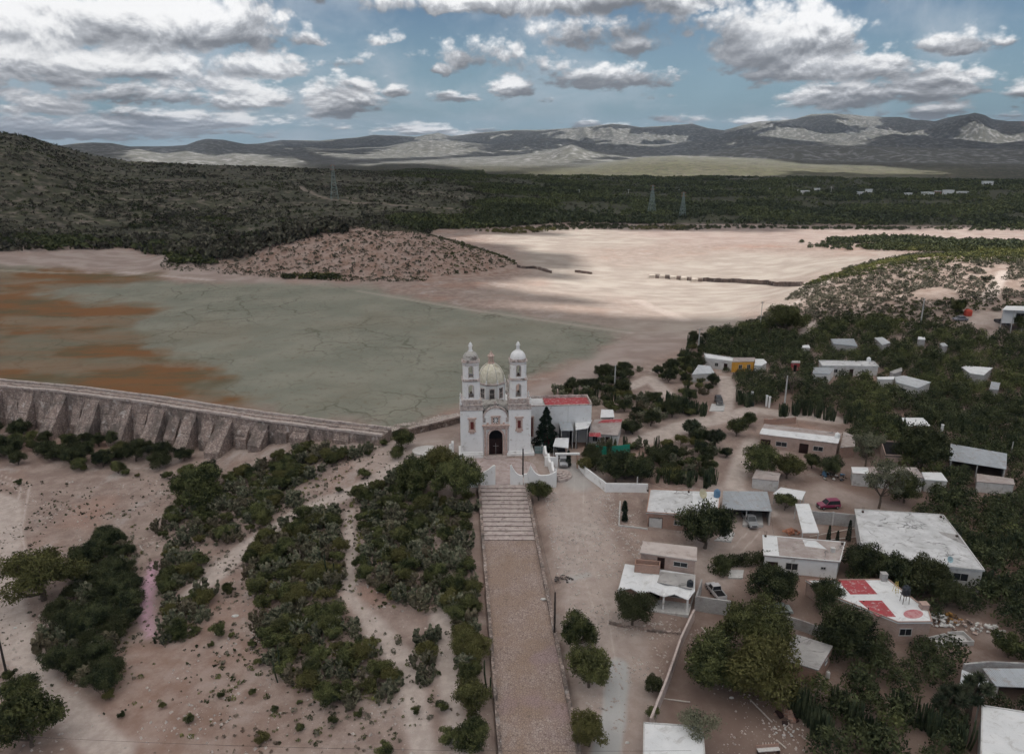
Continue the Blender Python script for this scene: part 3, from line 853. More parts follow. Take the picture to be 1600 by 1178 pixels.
# ------------------------------------------------------------------ haze
def build_haze():
    bm = bmesh.new()
    x, y0, y1, z0, z1 = 13000, -13000, 13000, float(gz.min()) - 1.0, float(gz.max()) + 40
    bmesh.ops.create_cube(bm, size=1)
    for v in bm.verts:
        v.co = Vector((v.co.x * 2 * x, v.co.y * 2 * y1, z0 if v.co.z < 0 else z1))
    me = bpy.data.meshes.new('haze'); bm.to_mesh(me); bm.free()
    m = bpy.data.materials.new('haze_air'); m.use_nodes = True
    nt = m.node_tree; nt.nodes.clear()
    out = nt.nodes.new('ShaderNodeOutputMaterial'); v = nt.nodes.new('ShaderNodeVolumePrincipled')
    v.inputs['Color'].default_value = (.66, .80, 1.0, 1); v.inputs['Density'].default_value = 4.6e-5; v.inputs['Anisotropy'].default_value = .1
    nt.links.new(v.outputs[0], out.inputs['Volume'])
    me.materials.append(m)
    return tag(link('haze', me), kind='stuff')
build_haze()

# ------------------------------------------------------------------ mesh builder
class MB:
    def __init__(self):
        self.v, self.f, self.m = [], [], []
        self.mi = 0
    def _add(self, vs, fs):
        b = len(self.v)
        self.v += [tuple(p) for p in vs]
        self.f += [tuple(b + i for i in f) for f in fs]
        self.m += [self.mi] * len(fs)
        return self
    def hexa(self, bot, top):
        n = len(bot)
        fs = [tuple(range(n - 1, -1, -1)), tuple(range(n, 2 * n))]
        fs += [(i, (i + 1) % n, n + (i + 1) % n, n + i) for i in range(n)]
        return self._add(list(bot) + list(top), fs)
    def box(self, x0, x1, y0, y1, z0, z1):
        q = [(x0, y0), (x1, y0), (x1, y1), (x0, y1)]
        return self.hexa([(a, b, z0) for a, b in q], [(a, b, z1) for a, b in q])
    def obox(self, c, s, rz=0, tilt=None):
        M = Matrix.Rotation(rz, 3, 'Z')
        if tilt is not None: M = M @ Matrix.Rotation(tilt, 3, 'X')
        hx, hy, hz_ = s[0] / 2, s[1] / 2, s[2] / 2
        c = Vector(c)
        def p(x, y, z): return tuple(c + M @ Vector((x, y, z)))
        return self.hexa([p(-hx, -hy, -hz_), p(hx, -hy, -hz_), p(hx, hy, -hz_), p(-hx, hy, -hz_)], [p(-hx, -hy, hz_), p(hx, -hy, hz_), p(hx, hy, hz_), p(-hx, hy, hz_)])
    def prism(self, poly, z0, z1):
        z0 = z0 if hasattr(z0, '__len__') else [z0] * len(poly)
        z1 = z1 if hasattr(z1, '__len__') else [z1] * len(poly)
        return self.hexa([(a, b, z) for (a, b), z in zip(poly, z0)], [(a, b, z) for (a, b), z in zip(poly, z1)])
    def prism_y(self, poly, y0, y1):
        """polygon in x,z pulled along y"""
        n = len(poly)
        return self._add([(a, y0, z) for a, z in poly] + [(a, y1, z) for a, z in poly],
                         [tuple(range(n)), tuple(range(2 * n - 1, n - 1, -1))] + [(i, n + i, n + (i + 1) % n, (i + 1) % n) for i in range(n)])
    def tube(self, p0, p1, r0, r1=None, n=8, cap=True):
        r1 = r0 if r1 is None else r1
        p0, p1 = Vector(p0), Vector(p1)
        d = (p1 - p0)
        if d.length < 1e-6: return self
        q = d.to_track_quat('Z', 'Y')
        vs = []
        for p, r in ((p0, r0), (p1, r1)):
            for i in range(n):
                a = 2 * math.pi * i / n
                vs.append(p + q @ Vector((r * math.cos(a), r * math.sin(a), 0)))
        fs = [(i, (i + 1) % n, n + (i + 1) % n, n + i) for i in range(n)]
        if cap: fs += [tuple(range(n - 1, -1, -1)), tuple(range(n, 2 * n))]
        return self._add(vs, fs)
    def lathe(self, prof, c=(0, 0, 0), n=16, rot=0, sq=1.0):
        vs, fs = [], []
        for r, z in prof:
            for i in range(n):
                a = rot + 2 * math.pi * i / n
                vs.append((c[0] + r * math.cos(a), c[1] + r * math.sin(a) * sq, c[2] + z))
        k = len(prof)
        for j in range(k - 1):
            for i in range(n):
                fs.append((j * n + i, j * n + (i + 1) % n, (j + 1) * n + (i + 1) % n, (j + 1) * n + i))
        fs.append(tuple(range(n - 1, -1, -1)))
        fs.append(tuple((k - 1) * n + i for i in range(n)))
        return self._add(vs, fs)
    def build(self, name, mat, parent=None, loc=None, off=None, smooth_=False, bevel=0):
        me = bpy.data.meshes.new(name)
        v = self.v
        if off is not None: v = [(a - off[0], b - off[1], c - off[2]) for a, b, c in v]
        me.from_pydata(v, [], self.f)
        for m in (mat if isinstance(mat, (list, tuple)) else [mat]): me.materials.append(m)
        if any(self.m): me.polygons.foreach_set('material_index', self.m)
        bm = bmesh.new(); bm.from_mesh(me)
        bmesh.ops.recalc_face_normals(bm, faces=bm.faces)
        if bevel:
            bmesh.ops.bevel(bm, geom=[e for e in bm.edges if len(e.link_faces) == 2 and e.calc_face_angle(0) > .6], offset=bevel, segments=1, affect='EDGES')
        bm.to_mesh(me); bm.free()
        if smooth_:
            me.shade_smooth()
            me.set_sharp_from_angle(angle=R(38))
        return link(name, me, parent, loc)

def empty(name, loc, rz=0, label=None, cat=None, group=None):
    o = bpy.data.objects.new(name, None)
    o.empty_display_size = .5
    COL.objects.link(o)
    o.location = loc; o.rotation_euler.z = rz
    return tag(o, label, cat, group)

KIDS = {}
def copy_tree(o, parent=None):
    c = o.copy(); COL.objects.link(c)
    if parent: c.parent = parent
    for ch in KIDS.get(o.name) or [k for k in o.children]:
        copy_tree(ch, c)
    return c

# ------------------------------------------------------------------ materials of the built things
WHITE = pmat('white_plaster', (.82, .81, .80), (.75, .74, .725), .8, .45, .75, grime=(.42, .38, .34), gs=.8, glo=.57, ghi=.74, bump=.2, bscale=3)
WHITE2 = pmat('white_limewash', (.76, .76, .76), (.67, .66, .65), 1.1, .45, .8, grime=(.36, .33, .30), gs=.5, glo=.58, ghi=.75)
CORN = pmat('weathered_cornice', (.40, .32, .29), (.58, .52, .49), 1.6, .35, .65, grime=(.17, .15, .14), gs=1.2, glo=.50, ghi=.68)
CANT = pmat('pink_quarry_stone', (.50, .36, .31), (.60, .47, .42), 1.8, .35, .65, grime=(.35, .24, .20), gs=1.4, glo=.5, ghi=.7, bump=.3)
VAULT = pmat('weathered_vault', (.42, .40, .37), (.54, .52, .49), .9, .35, .65, grime=(.16, .14, .13), gs=.9, glo=.45, ghi=.62, bump=.3)
def dome_mat():
    g = NG('glazed_dome_tile', .55, .35)
    p = g.pos('object')
    v = g.voro(p, 3.2, out='Color')
    s = g.nd('ShaderNodeSeparateColor'); g.L.new(v, s.inputs[0])
    col = g.mix(g.ramp(s.outputs[0], .2, .8), (.60, .56, .44), (.70, .665, .56))
    col = g.mix(g.ramp(g.noise(p, .9, 6, .7), .52, .7), col, (.34, .31, .22))
    return g.color(col)
DOME = dome_mat()
DARK = pmat('painted_shade_black', (.012, .011, .012), rough=.9)  # near-black standing in for shade inside openings; also plain black parts
WOOD = pmat('dark_wood', (.022, .012, .012), (.04, .02, .018), 6, rough=.7)
REDWOOD = pmat('red_wood_shutter', (.12, .03, .028), (.18, .045, .038), 5, rough=.7)
GLASS = pmat('dark_glass', (.025, .028, .032), rough=.12, spec=.5)
IRON = pmat('rusty_iron', (.06, .05, .045), (.13, .08, .06), 6, rough=.6, metal=.4)
STEP = pmat('worn_step_stone', (.40, .33, .31), (.50, .43, .40), .9, .35, .65, grime=(.22, .17, .155), gs=1.1, glo=.5, ghi=.7, bump=.4, bscale=4)
def cobble_mat():
    g = NG('cobbled_ramp', .92, .1)
    p = g.pos('world')
    vc = g.voro(p, 3.0, out='Color'); s = g.nd('ShaderNodeSeparateColor'); g.L.new(vc, s.inputs[0])
    e = g.ramp(g.voro(p, 3.0, 'DISTANCE_TO_EDGE'), .02, .10)
    col = g.mix(s.outputs[0], (.30, .225, .195), (.41, .33, .295))
    col = g.mix(g.ramp(g.noise(p, .16, 6, .65), .38, .66), col, (.31, .225, .175))
    col = g.mix(g.math('MULTIPLY', g.ramp(g.noise(g.pos('world', (1, .35, 1)), .3, 6, .7), .5, .7), .5), col, (.44, .39, .37))
    col = g.mix(g.math('MULTIPLY', g.ramp(g.noise(p, .11, 3, .5), .56, .66), .45), col, (.33, .24, .28))
    col = g.mix(e, (.20, .15, .13), col)
    g.bump(e, .4, .05)
    return g.color(col)
COBBLE = cobble_mat()
PAVE = pmat('atrium_paving', (.37, .295, .28), (.46, .385, .365), .7, .35, .65, grime=(.30, .23, .21), gs=.8, glo=.5, ghi=.7, bump=.3, bscale=6)
RUBBLE = None
def rubble_mat(name, a, b, mortar, sc=1.6, stain=(.13, .11, .10)):
    g = NG(name, .95, .1)
    p = g.pos('world')
    vc = g.voro(p, sc, out='Color'); s = g.nd('ShaderNodeSeparateColor'); g.L.new(vc, s.inputs[0])
    e = g.ramp(g.voro(p, sc, 'DISTANCE_TO_EDGE'), .02, .11)
    col = g.mix(s.outputs[1], a, b)
    col = g.mix(e, mortar, col)
    col = g.mix(g.math('MULTIPLY', g.ramp(g.noise(g.pos('world', (1, 1, .35)), .22, 9, .78), .44, .60), .85), col, stain)
    col = g.mix(g.math('MULTIPLY', g.ramp(g.noise(p, .45, 5, .6), .58, .7), .7), col, (.56, .51, .48))
    g.bump(g.math('ADD', e, g.noise(p, 1.1, 5, .7)), .7, .15)
    return g.color(col)
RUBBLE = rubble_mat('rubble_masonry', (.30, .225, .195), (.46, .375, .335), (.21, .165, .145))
RUBBLE_D = rubble_mat('dark_rubble_and_shade', (.20, .15, .13), (.30, .23, .20), (.13, .10, .09), 2.2, (.08, .065, .06))  # dark walling; also the painted shade on stair risers and ruin stubs
BRICK = brick_mat('red_brick', (.34, .185, .135), (.42, .25, .19), (.40, .35, .32))
BRICK_P = brick_mat('pale_pink_brick', (.40, .27, .225), (.47, .34, .29), (.44, .39, .36))
BLOCK = brick_mat('grey_concrete_block', (.36, .35, .345), (.44, .43, .42), (.27, .26, .255), .4, .2)
BLOCK_W = pmat('pale_rendered_wall', (.52, .51, .50), (.60, .59, .58), .9, grime=(.32, .30, .28), gs=.7, glo=.52, ghi=.72)
def roof_mat(name, a, b, stain, line=True):
    g = NG(name, .85, .15)
    p = g.pos('object')
    col = g.mix(g.ramp(g.noise(p, .35, 7, .65), .35, .65), a, b)
    col = g.mix(g.math('MULTIPLY', g.ramp(g.noise(p, .55, 9, .78, .6), .50, .66), .8), col, stain)
    if line:
        wp = g.nd('ShaderNodeVectorMath', operation='ADD'); nz = g.nd('ShaderNodeTexNoise'); nz.inputs['Scale'].default_value = .5
        g.L.new(p, nz.inputs['Vector']); sc = g.nd('ShaderNodeVectorMath', operation='SCALE'); sc.inputs['Scale'].default_value = 2.5
        g.L.new(nz.outputs['Color'], sc.inputs[0]); g.L.new(p, wp.inputs[0]); g.L.new(sc.outputs[0], wp.inputs[1])
        e = g.ramp(g.voro(wp.outputs[0], .22, 'DISTANCE_TO_EDGE'), .03, .008)
        col = g.mix(g.math('MULTIPLY', g.math('MULTIPLY', e, g.ramp(g.noise(p, .25, 2), .45, .6)), .75), col, (.13, .13, .13))
    g.bump(g.noise(p, 3, 4, .6), .2, .03)
    return g.color(col)
ROOF = roof_mat('aged_white_roof', (.50, .50, .505), (.64, .64, .645), (.29, .28, .27))
ROOF_W = roof_mat('white_painted_roof', (.66, .67, .68), (.73, .735, .74), (.46, .45, .44), False)
ROOF_G = roof_mat('grey_concrete_roof', (.33, .32, .31), (.43, .41, .40), (.20, .185, .18))
ROOF_B = roof_mat('brown_weathered_roof', (.34, .285, .265), (.44, .39, .37), (.24, .19, .175))
REDP = pmat('red_roof_paint', (.40, .065, .075), (.33, .085, .09), 1.2, grime=(.52, .42, .42), gs=1.6, glo=.54, ghi=.66)
TIN = corrugated_mat('corrugated_sheet', (.46, .49, .52), (.34, .30, .28))
TIN_W = corrugated_mat('pale_corrugated_sheet', (.62, .64, .66), (.42, .41, .41), 1)
TARP_G = pmat('green_tarp', (.02, .22, .16), (.03, .28, .20), 2, rough=.5)
ORANGE = pmat('orange_wall_paint', (.62, .30, .05), (.66, .36, .08), 1.5)
BLUE_T = pmat('blue_plastic_tank', (.10, .19, .30), (.13, .23, .34), 3, rough=.4)
BLACK_T = pmat('black_plastic_tank', (.03, .035, .045), (.05, .055, .06), 3, rough=.4)
CONC = pmat('bare_concrete', (.46, .45, .44), (.53, .52, .51), 2, grime=(.33, .31, .30), gs=1.4)
BARK = pmat('grey_brown_bark', (.09, .07, .055), (.15, .12, .10), 5, rough=.95)
POLEW = pmat('tarred_wood_pole', (.035, .03, .028), (.06, .05, .045), 3)
POLEC = pmat('pale_concrete_pole', (.52, .51, .50), (.44, .43, .42), 3)
WIRE = pmat('dark_cable', (.03, .03, .03), rough=.6)
RUBBER = pmat('tyre_rubber', (.02, .02, .02), rough=.9)
CHROME = pmat('dull_metal', (.45, .45, .46), rough=.4, metal=.7)
LAMP = pmat('headlight_glass', (.55, .55, .52), rough=.15, spec=.5)

# ------------------------------------------------------------------ landmarks used for placing words
FOOT = []      # (world polygon, margin) nothing may grow here
ROOFPX = []    # (pixel polygon, depth) roofs that must stay in view

def proj(p):
    x, y, z = p
    d = y * CP + (CAM_Z - z) * SP
    return 800 + FPX * x / d, 589 + FPX * ((CAM_Z - z) * CP - y * SP) / d, d

def poly_center(pts):
    return (sum(p[0] for p in pts) / len(pts), sum(p[1] for p in pts) / len(pts))

def inset(poly, d, front=0):
    cx, cy = poly_center(poly)
    out = []
    for i, (x, y) in enumerate(poly):
        vx, vy = cx - x, cy - y
        l = math.hypot(vx, vy)
        out.append((x + vx / l * d * 1.3, y + vy / l * d * 1.3))
    return out

def wall_run(mb, a, b, z0a, z0b, z1a, z1b, t=.2):
    ax, ay = a; bx, by = b
    L = math.hypot(bx - ax, by - ay) or 1
    nx, ny = -(by - ay) / L * t, (bx - ax) / L * t
    mb.hexa([(ax, ay, z0a), (bx, by, z0b), (bx + nx, by + ny, z0b), (ax + nx, ay + ny, z0a)],
            [(ax, ay, z1a), (bx, by, z1b), (bx + nx, by + ny, z1b), (ax + nx, ay + ny, z1a)])

def opening(root, off, a, b, t0, t1, z0, z1, kind, zbase, arched=False, fm=None, pm=None):
    """a window or door on the outer face of the wall a-b (t along it), a few cm proud"""
    ax, ay = a; bx, by = b
    L = math.hypot(bx - ax, by - ay)
    ux, uy = (bx - ax) / L, (by - ay) / L
    nx, ny = uy, -ux                      # outward when walls run counter-clockwise
    def pt(s, o): return (ax + ux * s + nx * o, ay + uy * s + ny * o)
    def quad(mb, s0, s1, za, zb, o0, o1):
        q = [pt(s0, o0), pt(s1, o0), pt(s1, o1), pt(s0, o1)]
        mb.prism(q, za, zb)
    s0, s1 = t0 * L, t1 * L
    za, zb = zbase + z0, zbase + z1
    f = MB(); w = .09
    quad(f, s0 - w, s0, za, zb, .01, .09); quad(f, s1, s1 + w, za, zb, .01, .09)
    quad(f, s0 - w, s1 + w, zb, zb + w, .01, .10)
    if kind == 'window':
        quad(f, s0 - w * 1.5, s1 + w * 1.5, za - w, za, .01, .13)
        quad(f, (s0 + s1) / 2 - .025, (s0 + s1) / 2 + .025, za, zb, .032, .07)
    else:
        quad(f, s0 - w, s1 + w, za - .06, za, .01, .25)
    fo = f.build(kind, fm or (CONC if kind == 'window' else IRON), root, off=off)
    g = MB(); quad(g, s0, s1, za, zb, .008, .03)
    g.build('pane' if kind == 'window' else 'leaf', pm or (GLASS if kind == 'window' else WOOD), fo, off=off)
    return fo

def house(name, roofpx, h, roof_m, wall_m, label, cat='house', group=None, over=.25, openings=(), drop=0, porch=None, thick=.18, walls='all', parapet=0, strip=None, zbase=None, foot=True, keep=True, tint=None):
    """roofpx: roof corners in the photo, front-left first, counter-clockwise seen from above;
    h roof height over the ground; drop: how much lower the first edge is than the far one"""
    n = len(roofpx)
    g = P(*roofpx[0])
    zb = hz(g[0], g[1])
    for _ in range(4):
        pts = [at_z(a, b, zb + h) for a, b in roofpx]
        c = poly_center(pts)
        zz = H(np.array([p[0] for p in pts] + [c[0]]), np.array([p[1] for p in pts] + [c[1]]))
        zb = float(zz.mean()) if zbase is None else zbase
    zmin = float(zz.min()) - .5
    ztop = []
    for i in range(n):
        ztop.append(zb + h - (drop if i < 2 else 0))
    pts = [at_z(a, b, z) for (a, b), z in zip(roofpx, ztop)]
    poly = [(p[0], p[1]) for p in pts]
    c = poly_center(poly)
    base = (c[0], c[1], zb)
    root = empty(name, base, 0, label, cat, group)
    r = MB(); r.prism(poly, [z - thick for z in ztop], ztop)
    ro = r.build('roof', roof_m, root, off=base)
    if strip:
        for (spx, sm, nm) in strip:
            s = MB(); sp = [at_z(a, b, zb + h) for a, b in spx]
            # lie on the (possibly sloping) roof: interpolate height between near and far edges
            def zon(x, y):
                if not drop: return zb + h
                f0 = np.array(poly[0]); f1 = np.array(poly[1]); bk = (np.array(poly[2]) + np.array(poly[3])) / 2
                nv = np.array([-(f1 - f0)[1], (f1 - f0)[0]]); nv = nv / np.linalg.norm(nv)
                t = np.dot(np.array([x, y]) - f0, nv) / max(.1, np.dot(bk - f0, nv))
                return zb + h - drop * (1 - t)
            q = [(p[0], p[1]) for p in sp]
            zs = [zon(*p) for p in q]
            s.prism(q, [z + .003 for z in zs], [z + .016 for z in zs])
            s.build(nm, sm, ro, off=base)
    if parapet:
        m = MB()
        for i in range(n):
            j = (i + 1) % n
            wall_run(m, poly[i], poly[j], ztop[i] + .002, ztop[j] + .002, ztop[i] + parapet, ztop[j] + parapet, .16)
        m.build('parapet', wall_m, root, off=base)
    wp = inset(poly, over)
    if porch:
        # set the front wall back; posts carry the roof's front edge
        d = porch
        fx, fy = np.array(wp[0]), np.array(wp[1])
        bl, br = np.array(wp[-1]), np.array(wp[2])
        k0 = d / max(.1, np.linalg.norm(bl - fx)); k1 = d / max(.1, np.linalg.norm(br - fy))
        p0, p1 = wp[0], wp[1]
        wp = [tuple(fx + (bl - fx) * min(.8, k0)), tuple(fy + (br - fy) * min(.8, k1))] + list(wp[2:])
        L = math.hypot(p1[0] - p0[0], p1[1] - p0[1]); cnt = max(2, int(L / 3.2) + 1)
        for i in range(cnt):
            t = i / (cnt - 1); x, y = p0[0] + (p1[0] - p0[0]) * t, p0[1] + (p1[1] - p0[1]) * t
            zg = hz(x, y) - .3
            q = MB(); q.obox((x, y, (zg + ztop[0] - thick) / 2), (.2, .2, ztop[0] - thick - zg), math.atan2(p1[1] - p0[1], p1[0] - p0[0]))
            q.build('post', CONC, root, off=base)
    if walls != 'none':
        w = MB()
        for i in range(n):
            j = (i + 1) % n
            if walls == 'open' and i == 0: continue
            def zt(k):
                if k < 2 and drop and not porch: return ztop[k] - thick - .002
                if k < 2 and porch and drop: return ztop[k] + drop * .3 - thick - .002
                return ztop[k] - thick - .002
            wall_run(w, wp[i], wp[j], zmin, zmin, zt(i), zt(j), .2)
        w.build('wall', wall_m, root, off=base)
        if walls == 'open':
            L = math.hypot(wp[1][0] - wp[0][0], wp[1][1] - wp[0][1]); cnt = max(2, int(L / 4) + 1)
            for i in range(cnt):
                t = i / (cnt - 1); x, y = wp[0][0] + (wp[1][0] - wp[0][0]) * t, wp[0][1] + (wp[1][1] - wp[0][1]) * t
                zg = hz(x, y) - .3
                q = MB(); q.obox((x, y, (zg + ztop[0] - thick) / 2), (.16, .16, ztop[0] - thick - zg - .004), 0)
                q.build('post', CONC, root, off=base)
    else:
        for i in range(n):
            x, y = wp[i]; zg = hz(x, y) - .3
            q = MB(); q.obox((x, y, (zg + ztop[i] - thick) / 2), (.14, .14, ztop[i] - thick - zg - .004), 0)
            q.build('post', CONC, root, off=base)
    for op in openings:
        e, t0, t1, z0, z1, kind = op[:6]
        kw = op[6] if len(op) > 6 else {}
        gz0 = hz(*[(wp[e][k] + wp[(e + 1) % n][k]) / 2 for k in (0, 1)])
        opening(root, base, wp[e], wp[(e + 1) % n], t0, t1, z0, z1, kind, max(gz0, zb - .3), **kw)
    if foot: FOOT.append((poly, 1.0))
    if keep: ROOFPX.append((list(roofpx), proj((c[0], c[1], zb + h))[2]))
    root['_z'] = zb + h
    return root, poly, zb + h

def label_ok(s): return s

# ================================================================== church
def arch_poly(w, z0, zs, n=10):
    """outline (x,z) of an arched opening, half width w, spring height zs"""
    pts = [(-w, z0), (w, z0)]
    for i in range(n + 1):
        a = math.pi * i / n
        pts.append((w * math.cos(a), zs + w * math.sin(a)))
    return pts

def arch_ring(mb, cx, w, t, z0, zs, y0, y1, n=12):
    """a stone surround: jambs and voussoirs round an arched opening"""
    mb.box(cx - w - t, cx - w, y0, y1, z0, zs); mb.box(cx + w, cx + w + t, y0, y1, z0, zs)
    for i in range(n):
        a0, a1 = math.pi * i / n, math.pi * (i + 1) / n
        q = [(cx + w * math.cos(a0), zs + w * math.sin(a0)), (cx + (w + t) * math.cos(a0), zs + (w + t) * math.sin(a0)),
             (cx + (w + t) * math.cos(a1), zs + (w + t) * math.sin(a1)), (cx + w * math.cos(a1), zs + w * math.sin(a1))]
        mb.prism_y(q, y0, y1)

def wall_with_arch(mb, x0, x1, y0, y1, z0, z1, cx, w, zo, zs, n=12):
    """a wall slab between x0..x1 with an arched opening cut right through"""
    mb.box(x0, cx - w, y0, y1, z0, z1); mb.box(cx + w, x1, y0, y1, z0, z1)
    if zo > z0 + .01: mb.box(cx - w, cx + w, y0, y1, z0, zo)
    for i in range(n):
        a0, a1 = math.pi * i / n, math.pi * (i + 1) / n
        xa, xb = cx + w * math.cos(a0), cx + w * math.cos(a1)
        q = [(xb, z1), (xb, zs + w * math.sin(a1)), (xa, zs + w * math.sin(a0)), (xa, z1)]
        mb.prism_y(q, y0, y1)

CH = P(775, 712); CH.z = 0.0
CH_RZ = math.atan(.0778)
church = empty('church', CH, CH_RZ, 'white twin towered church with yellow tiled dome and pink stone portal', 'church')
def octa(s, ch):
    return [(-s + ch, -s), (s - ch, -s), (s, -s + ch), (s, s - ch), (s - ch, s), (-s + ch, s), (-s, s - ch), (-s, -s + ch)]
def ring(mb, cx, cy, s, ch, z0, z1):
    mb.prism([(cx + a, cy + b) for a, b in octa(s, ch)], z0, z1)
BODY_H = 11.2
def church_body():
    # nave, transept and apse
    m = MB()
    m.box(-4.4, 4.4, 3.2, 24, -1, 9.2)
    m.box(-7.2, 7.2, 8.6, 14.6, -1, 8.9)
    m.lathe([(3.6, 0), (3.6, 8.6)], (0, 24, -.0), 8, math.pi / 8)
    m.build('nave_wall', WHITE, church)
    for (cy, L) in ((5.6, 4.2), (19.5, 8.6)):
        v = MB()
        pr = [(4.1 * math.cos(a), 9.2 + 1.15 * math.sin(a)) for a in np.linspace(0, math.pi, 13)]
        v.prism_y(pr + [(-4.1, 9.15), (4.1, 9.15)], cy - L / 2, cy + L / 2)
        v.build('vault_roof', VAULT, church, smooth_=False)
    p = MB()
    for x in (-4.45, 4.15): p.box(x, x + .3, 15, 24, 9.205, 9.9)
    for x in (-4.45, 4.15): p.box(x, x + .3, 5.3, 8.55, 9.205, 9.9)
    for x0, x1, y in ((-7.25, -3.2, 8.55), (3.2, 7.25, 8.55), (-7.25, -3.2, 14.3), (3.2, 7.25, 14.3)): p.box(x0, x1, y, y + .3, 8.905, 9.6)
    for x in (-7.25, 6.95): p.box(x, x + .3, 8.86, 14.29, 8.905, 9.6)
    p.build('roof_parapet', CORN, church)
    # facade centre
    c = MB()
    wall_with_arch(c, -2.78, 2.78, 0.35, 1.5, -.5, 8.8, 0, 1.5, -.5, 4.35)
    c.build('facade_wall', WHITE, church)
    gb = MB()
    ar = [(2.45 * math.cos(a), 8.6 + 2.05 * math.sin(a)) for a in np.linspace(0, math.pi, 17)]
    gb.prism_y([(-2.45, 8.803), (2.45, 8.803)] + [q for q in ar if q[1] > 8.81], .42, 1.1)
    gb.build('gable_wall', WHITE, church)
    e = MB()
    for i in range(16):
        a0, a1 = math.pi * i / 16, math.pi * (i + 1) / 16
        q = [(r * math.cos(a), 8.6 + (r * .84) * math.sin(a)) for r, a in ((2.45, a0), (2.80, a0), (2.80, a1), (2.45, a1))]
        e.prism_y(q, .3, 1.25)
    e.box(-2.8, -2.2, .25, 1.3, 7.6, 8.6); e.box(2.2, 2.8, .25, 1.3, 7.6, 8.6)
    e.lathe([(.42, 0), (.5, .2), (.2, .45), (.34, .8), (.28, 1.1), (.05, 1.5)], (0, .75, 10.85), 8)
    e.build('gable_moulding', CORN, church, smooth_=False)
    # parapet behind the gable, curling up to the towers
    s = MB()
    pr = [(-2.8, 8.8), (2.8, 8.8), (2.8, 11.1), (2.3, 10.6), (1.6, 10.9), (.8, 11.25), (0, 11.35), (-.8, 11.25), (-1.6, 10.9), (-2.3, 10.6), (-2.8, 11.1)]
    s.prism_y(pr, 1.52, 2.1)
    s.build('gable_screen', VAULT, church)
    # portal
    q = MB()
    arch_ring(q, 0, 1.5, .42, 0, 4.35, .08, .348)
    for x in (-2.55, 2.05):
        q.box(x, x + .5, -.10, .346, 0, .9); q.box(x + .06, x + .44, .0, .346, .9, 5.9); q.box(x - .02, x + .52, -.1, .346, 5.9, 6.25)
    q.box(-2.02, 2.02, .2, .345, 5.95, 6.25)
    q.box(-2.75, 2.75, -.12, .344, 6.25, 6.85); q.box(-3.0, 3.0, -.35, .343, 6.85, 7.1)
    q.box(-1.95, -1.5, .02, .343, 7.1, 7.5); q.box(1.5, 1.95, .02, .343, 7.1, 7.5)
    q.build('portal', CANT, church, bevel=.02)
    n = MB()
    n.box(-.95, -.55, .05, .41, 7.12, 8.75); n.box(.55, .95, .05, .41, 7.12, 8.75)
    n.box(-1.05, 1.05, -.02, .41, 8.75, 9.0); n.box(-.55, .55, .05, .41, 7.12, 7.4)
    no = n.build('choir_window', CANT, church, bevel=.02)
    n = MB(); n.box(-.55, .55, .28, .40, 7.4, 8.74); n.build('pane', DARK, no)  # near-black sheet painting the dark behind the tracery
    n = MB()
    for t in (-1, 1):
        n.prism_y([(-.55 * t, 7.42), (-.38 * t, 7.42), (.55 * t, 8.72), (.38 * t, 8.72)], .18, .26)
    n.box(-.55, .55, .16, .175, 8.0, 8.14); n.box(-.07, .07, .14, .158, 7.42, 8.72)
    n.build('tracery', WHITE, no)
    # door: black panel painting the shade inside, iron leaves
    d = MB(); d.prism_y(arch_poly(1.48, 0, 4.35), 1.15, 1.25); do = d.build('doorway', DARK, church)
    d = MB()
    d.box(-1.45, -.06, .86, .93, 0, 3.6); d.box(.06, 1.45, .86, .93, 0, 3.6)
    for k in range(6): d.box(-1.45, 1.45, .80, .858, .3 + k * .62, .36 + k * .62)
    d.build('door', WOOD, do)
    d = MB(); d.box(-.03, .03, .70, .76, 0, 2.6); d.box(-.6, .6, .70, .755, 1.9, 1.96); d.build('railing', CHROME, do)
    pl = MB()
    pl.box(-2.78, 2.78, -.9, .34, -.6, .0); pl.box(-2.3, 2.3, -1.3, -.9, -.6, -.14)
    pl.build('threshold', STEP, church, bevel=.02)
church_body()

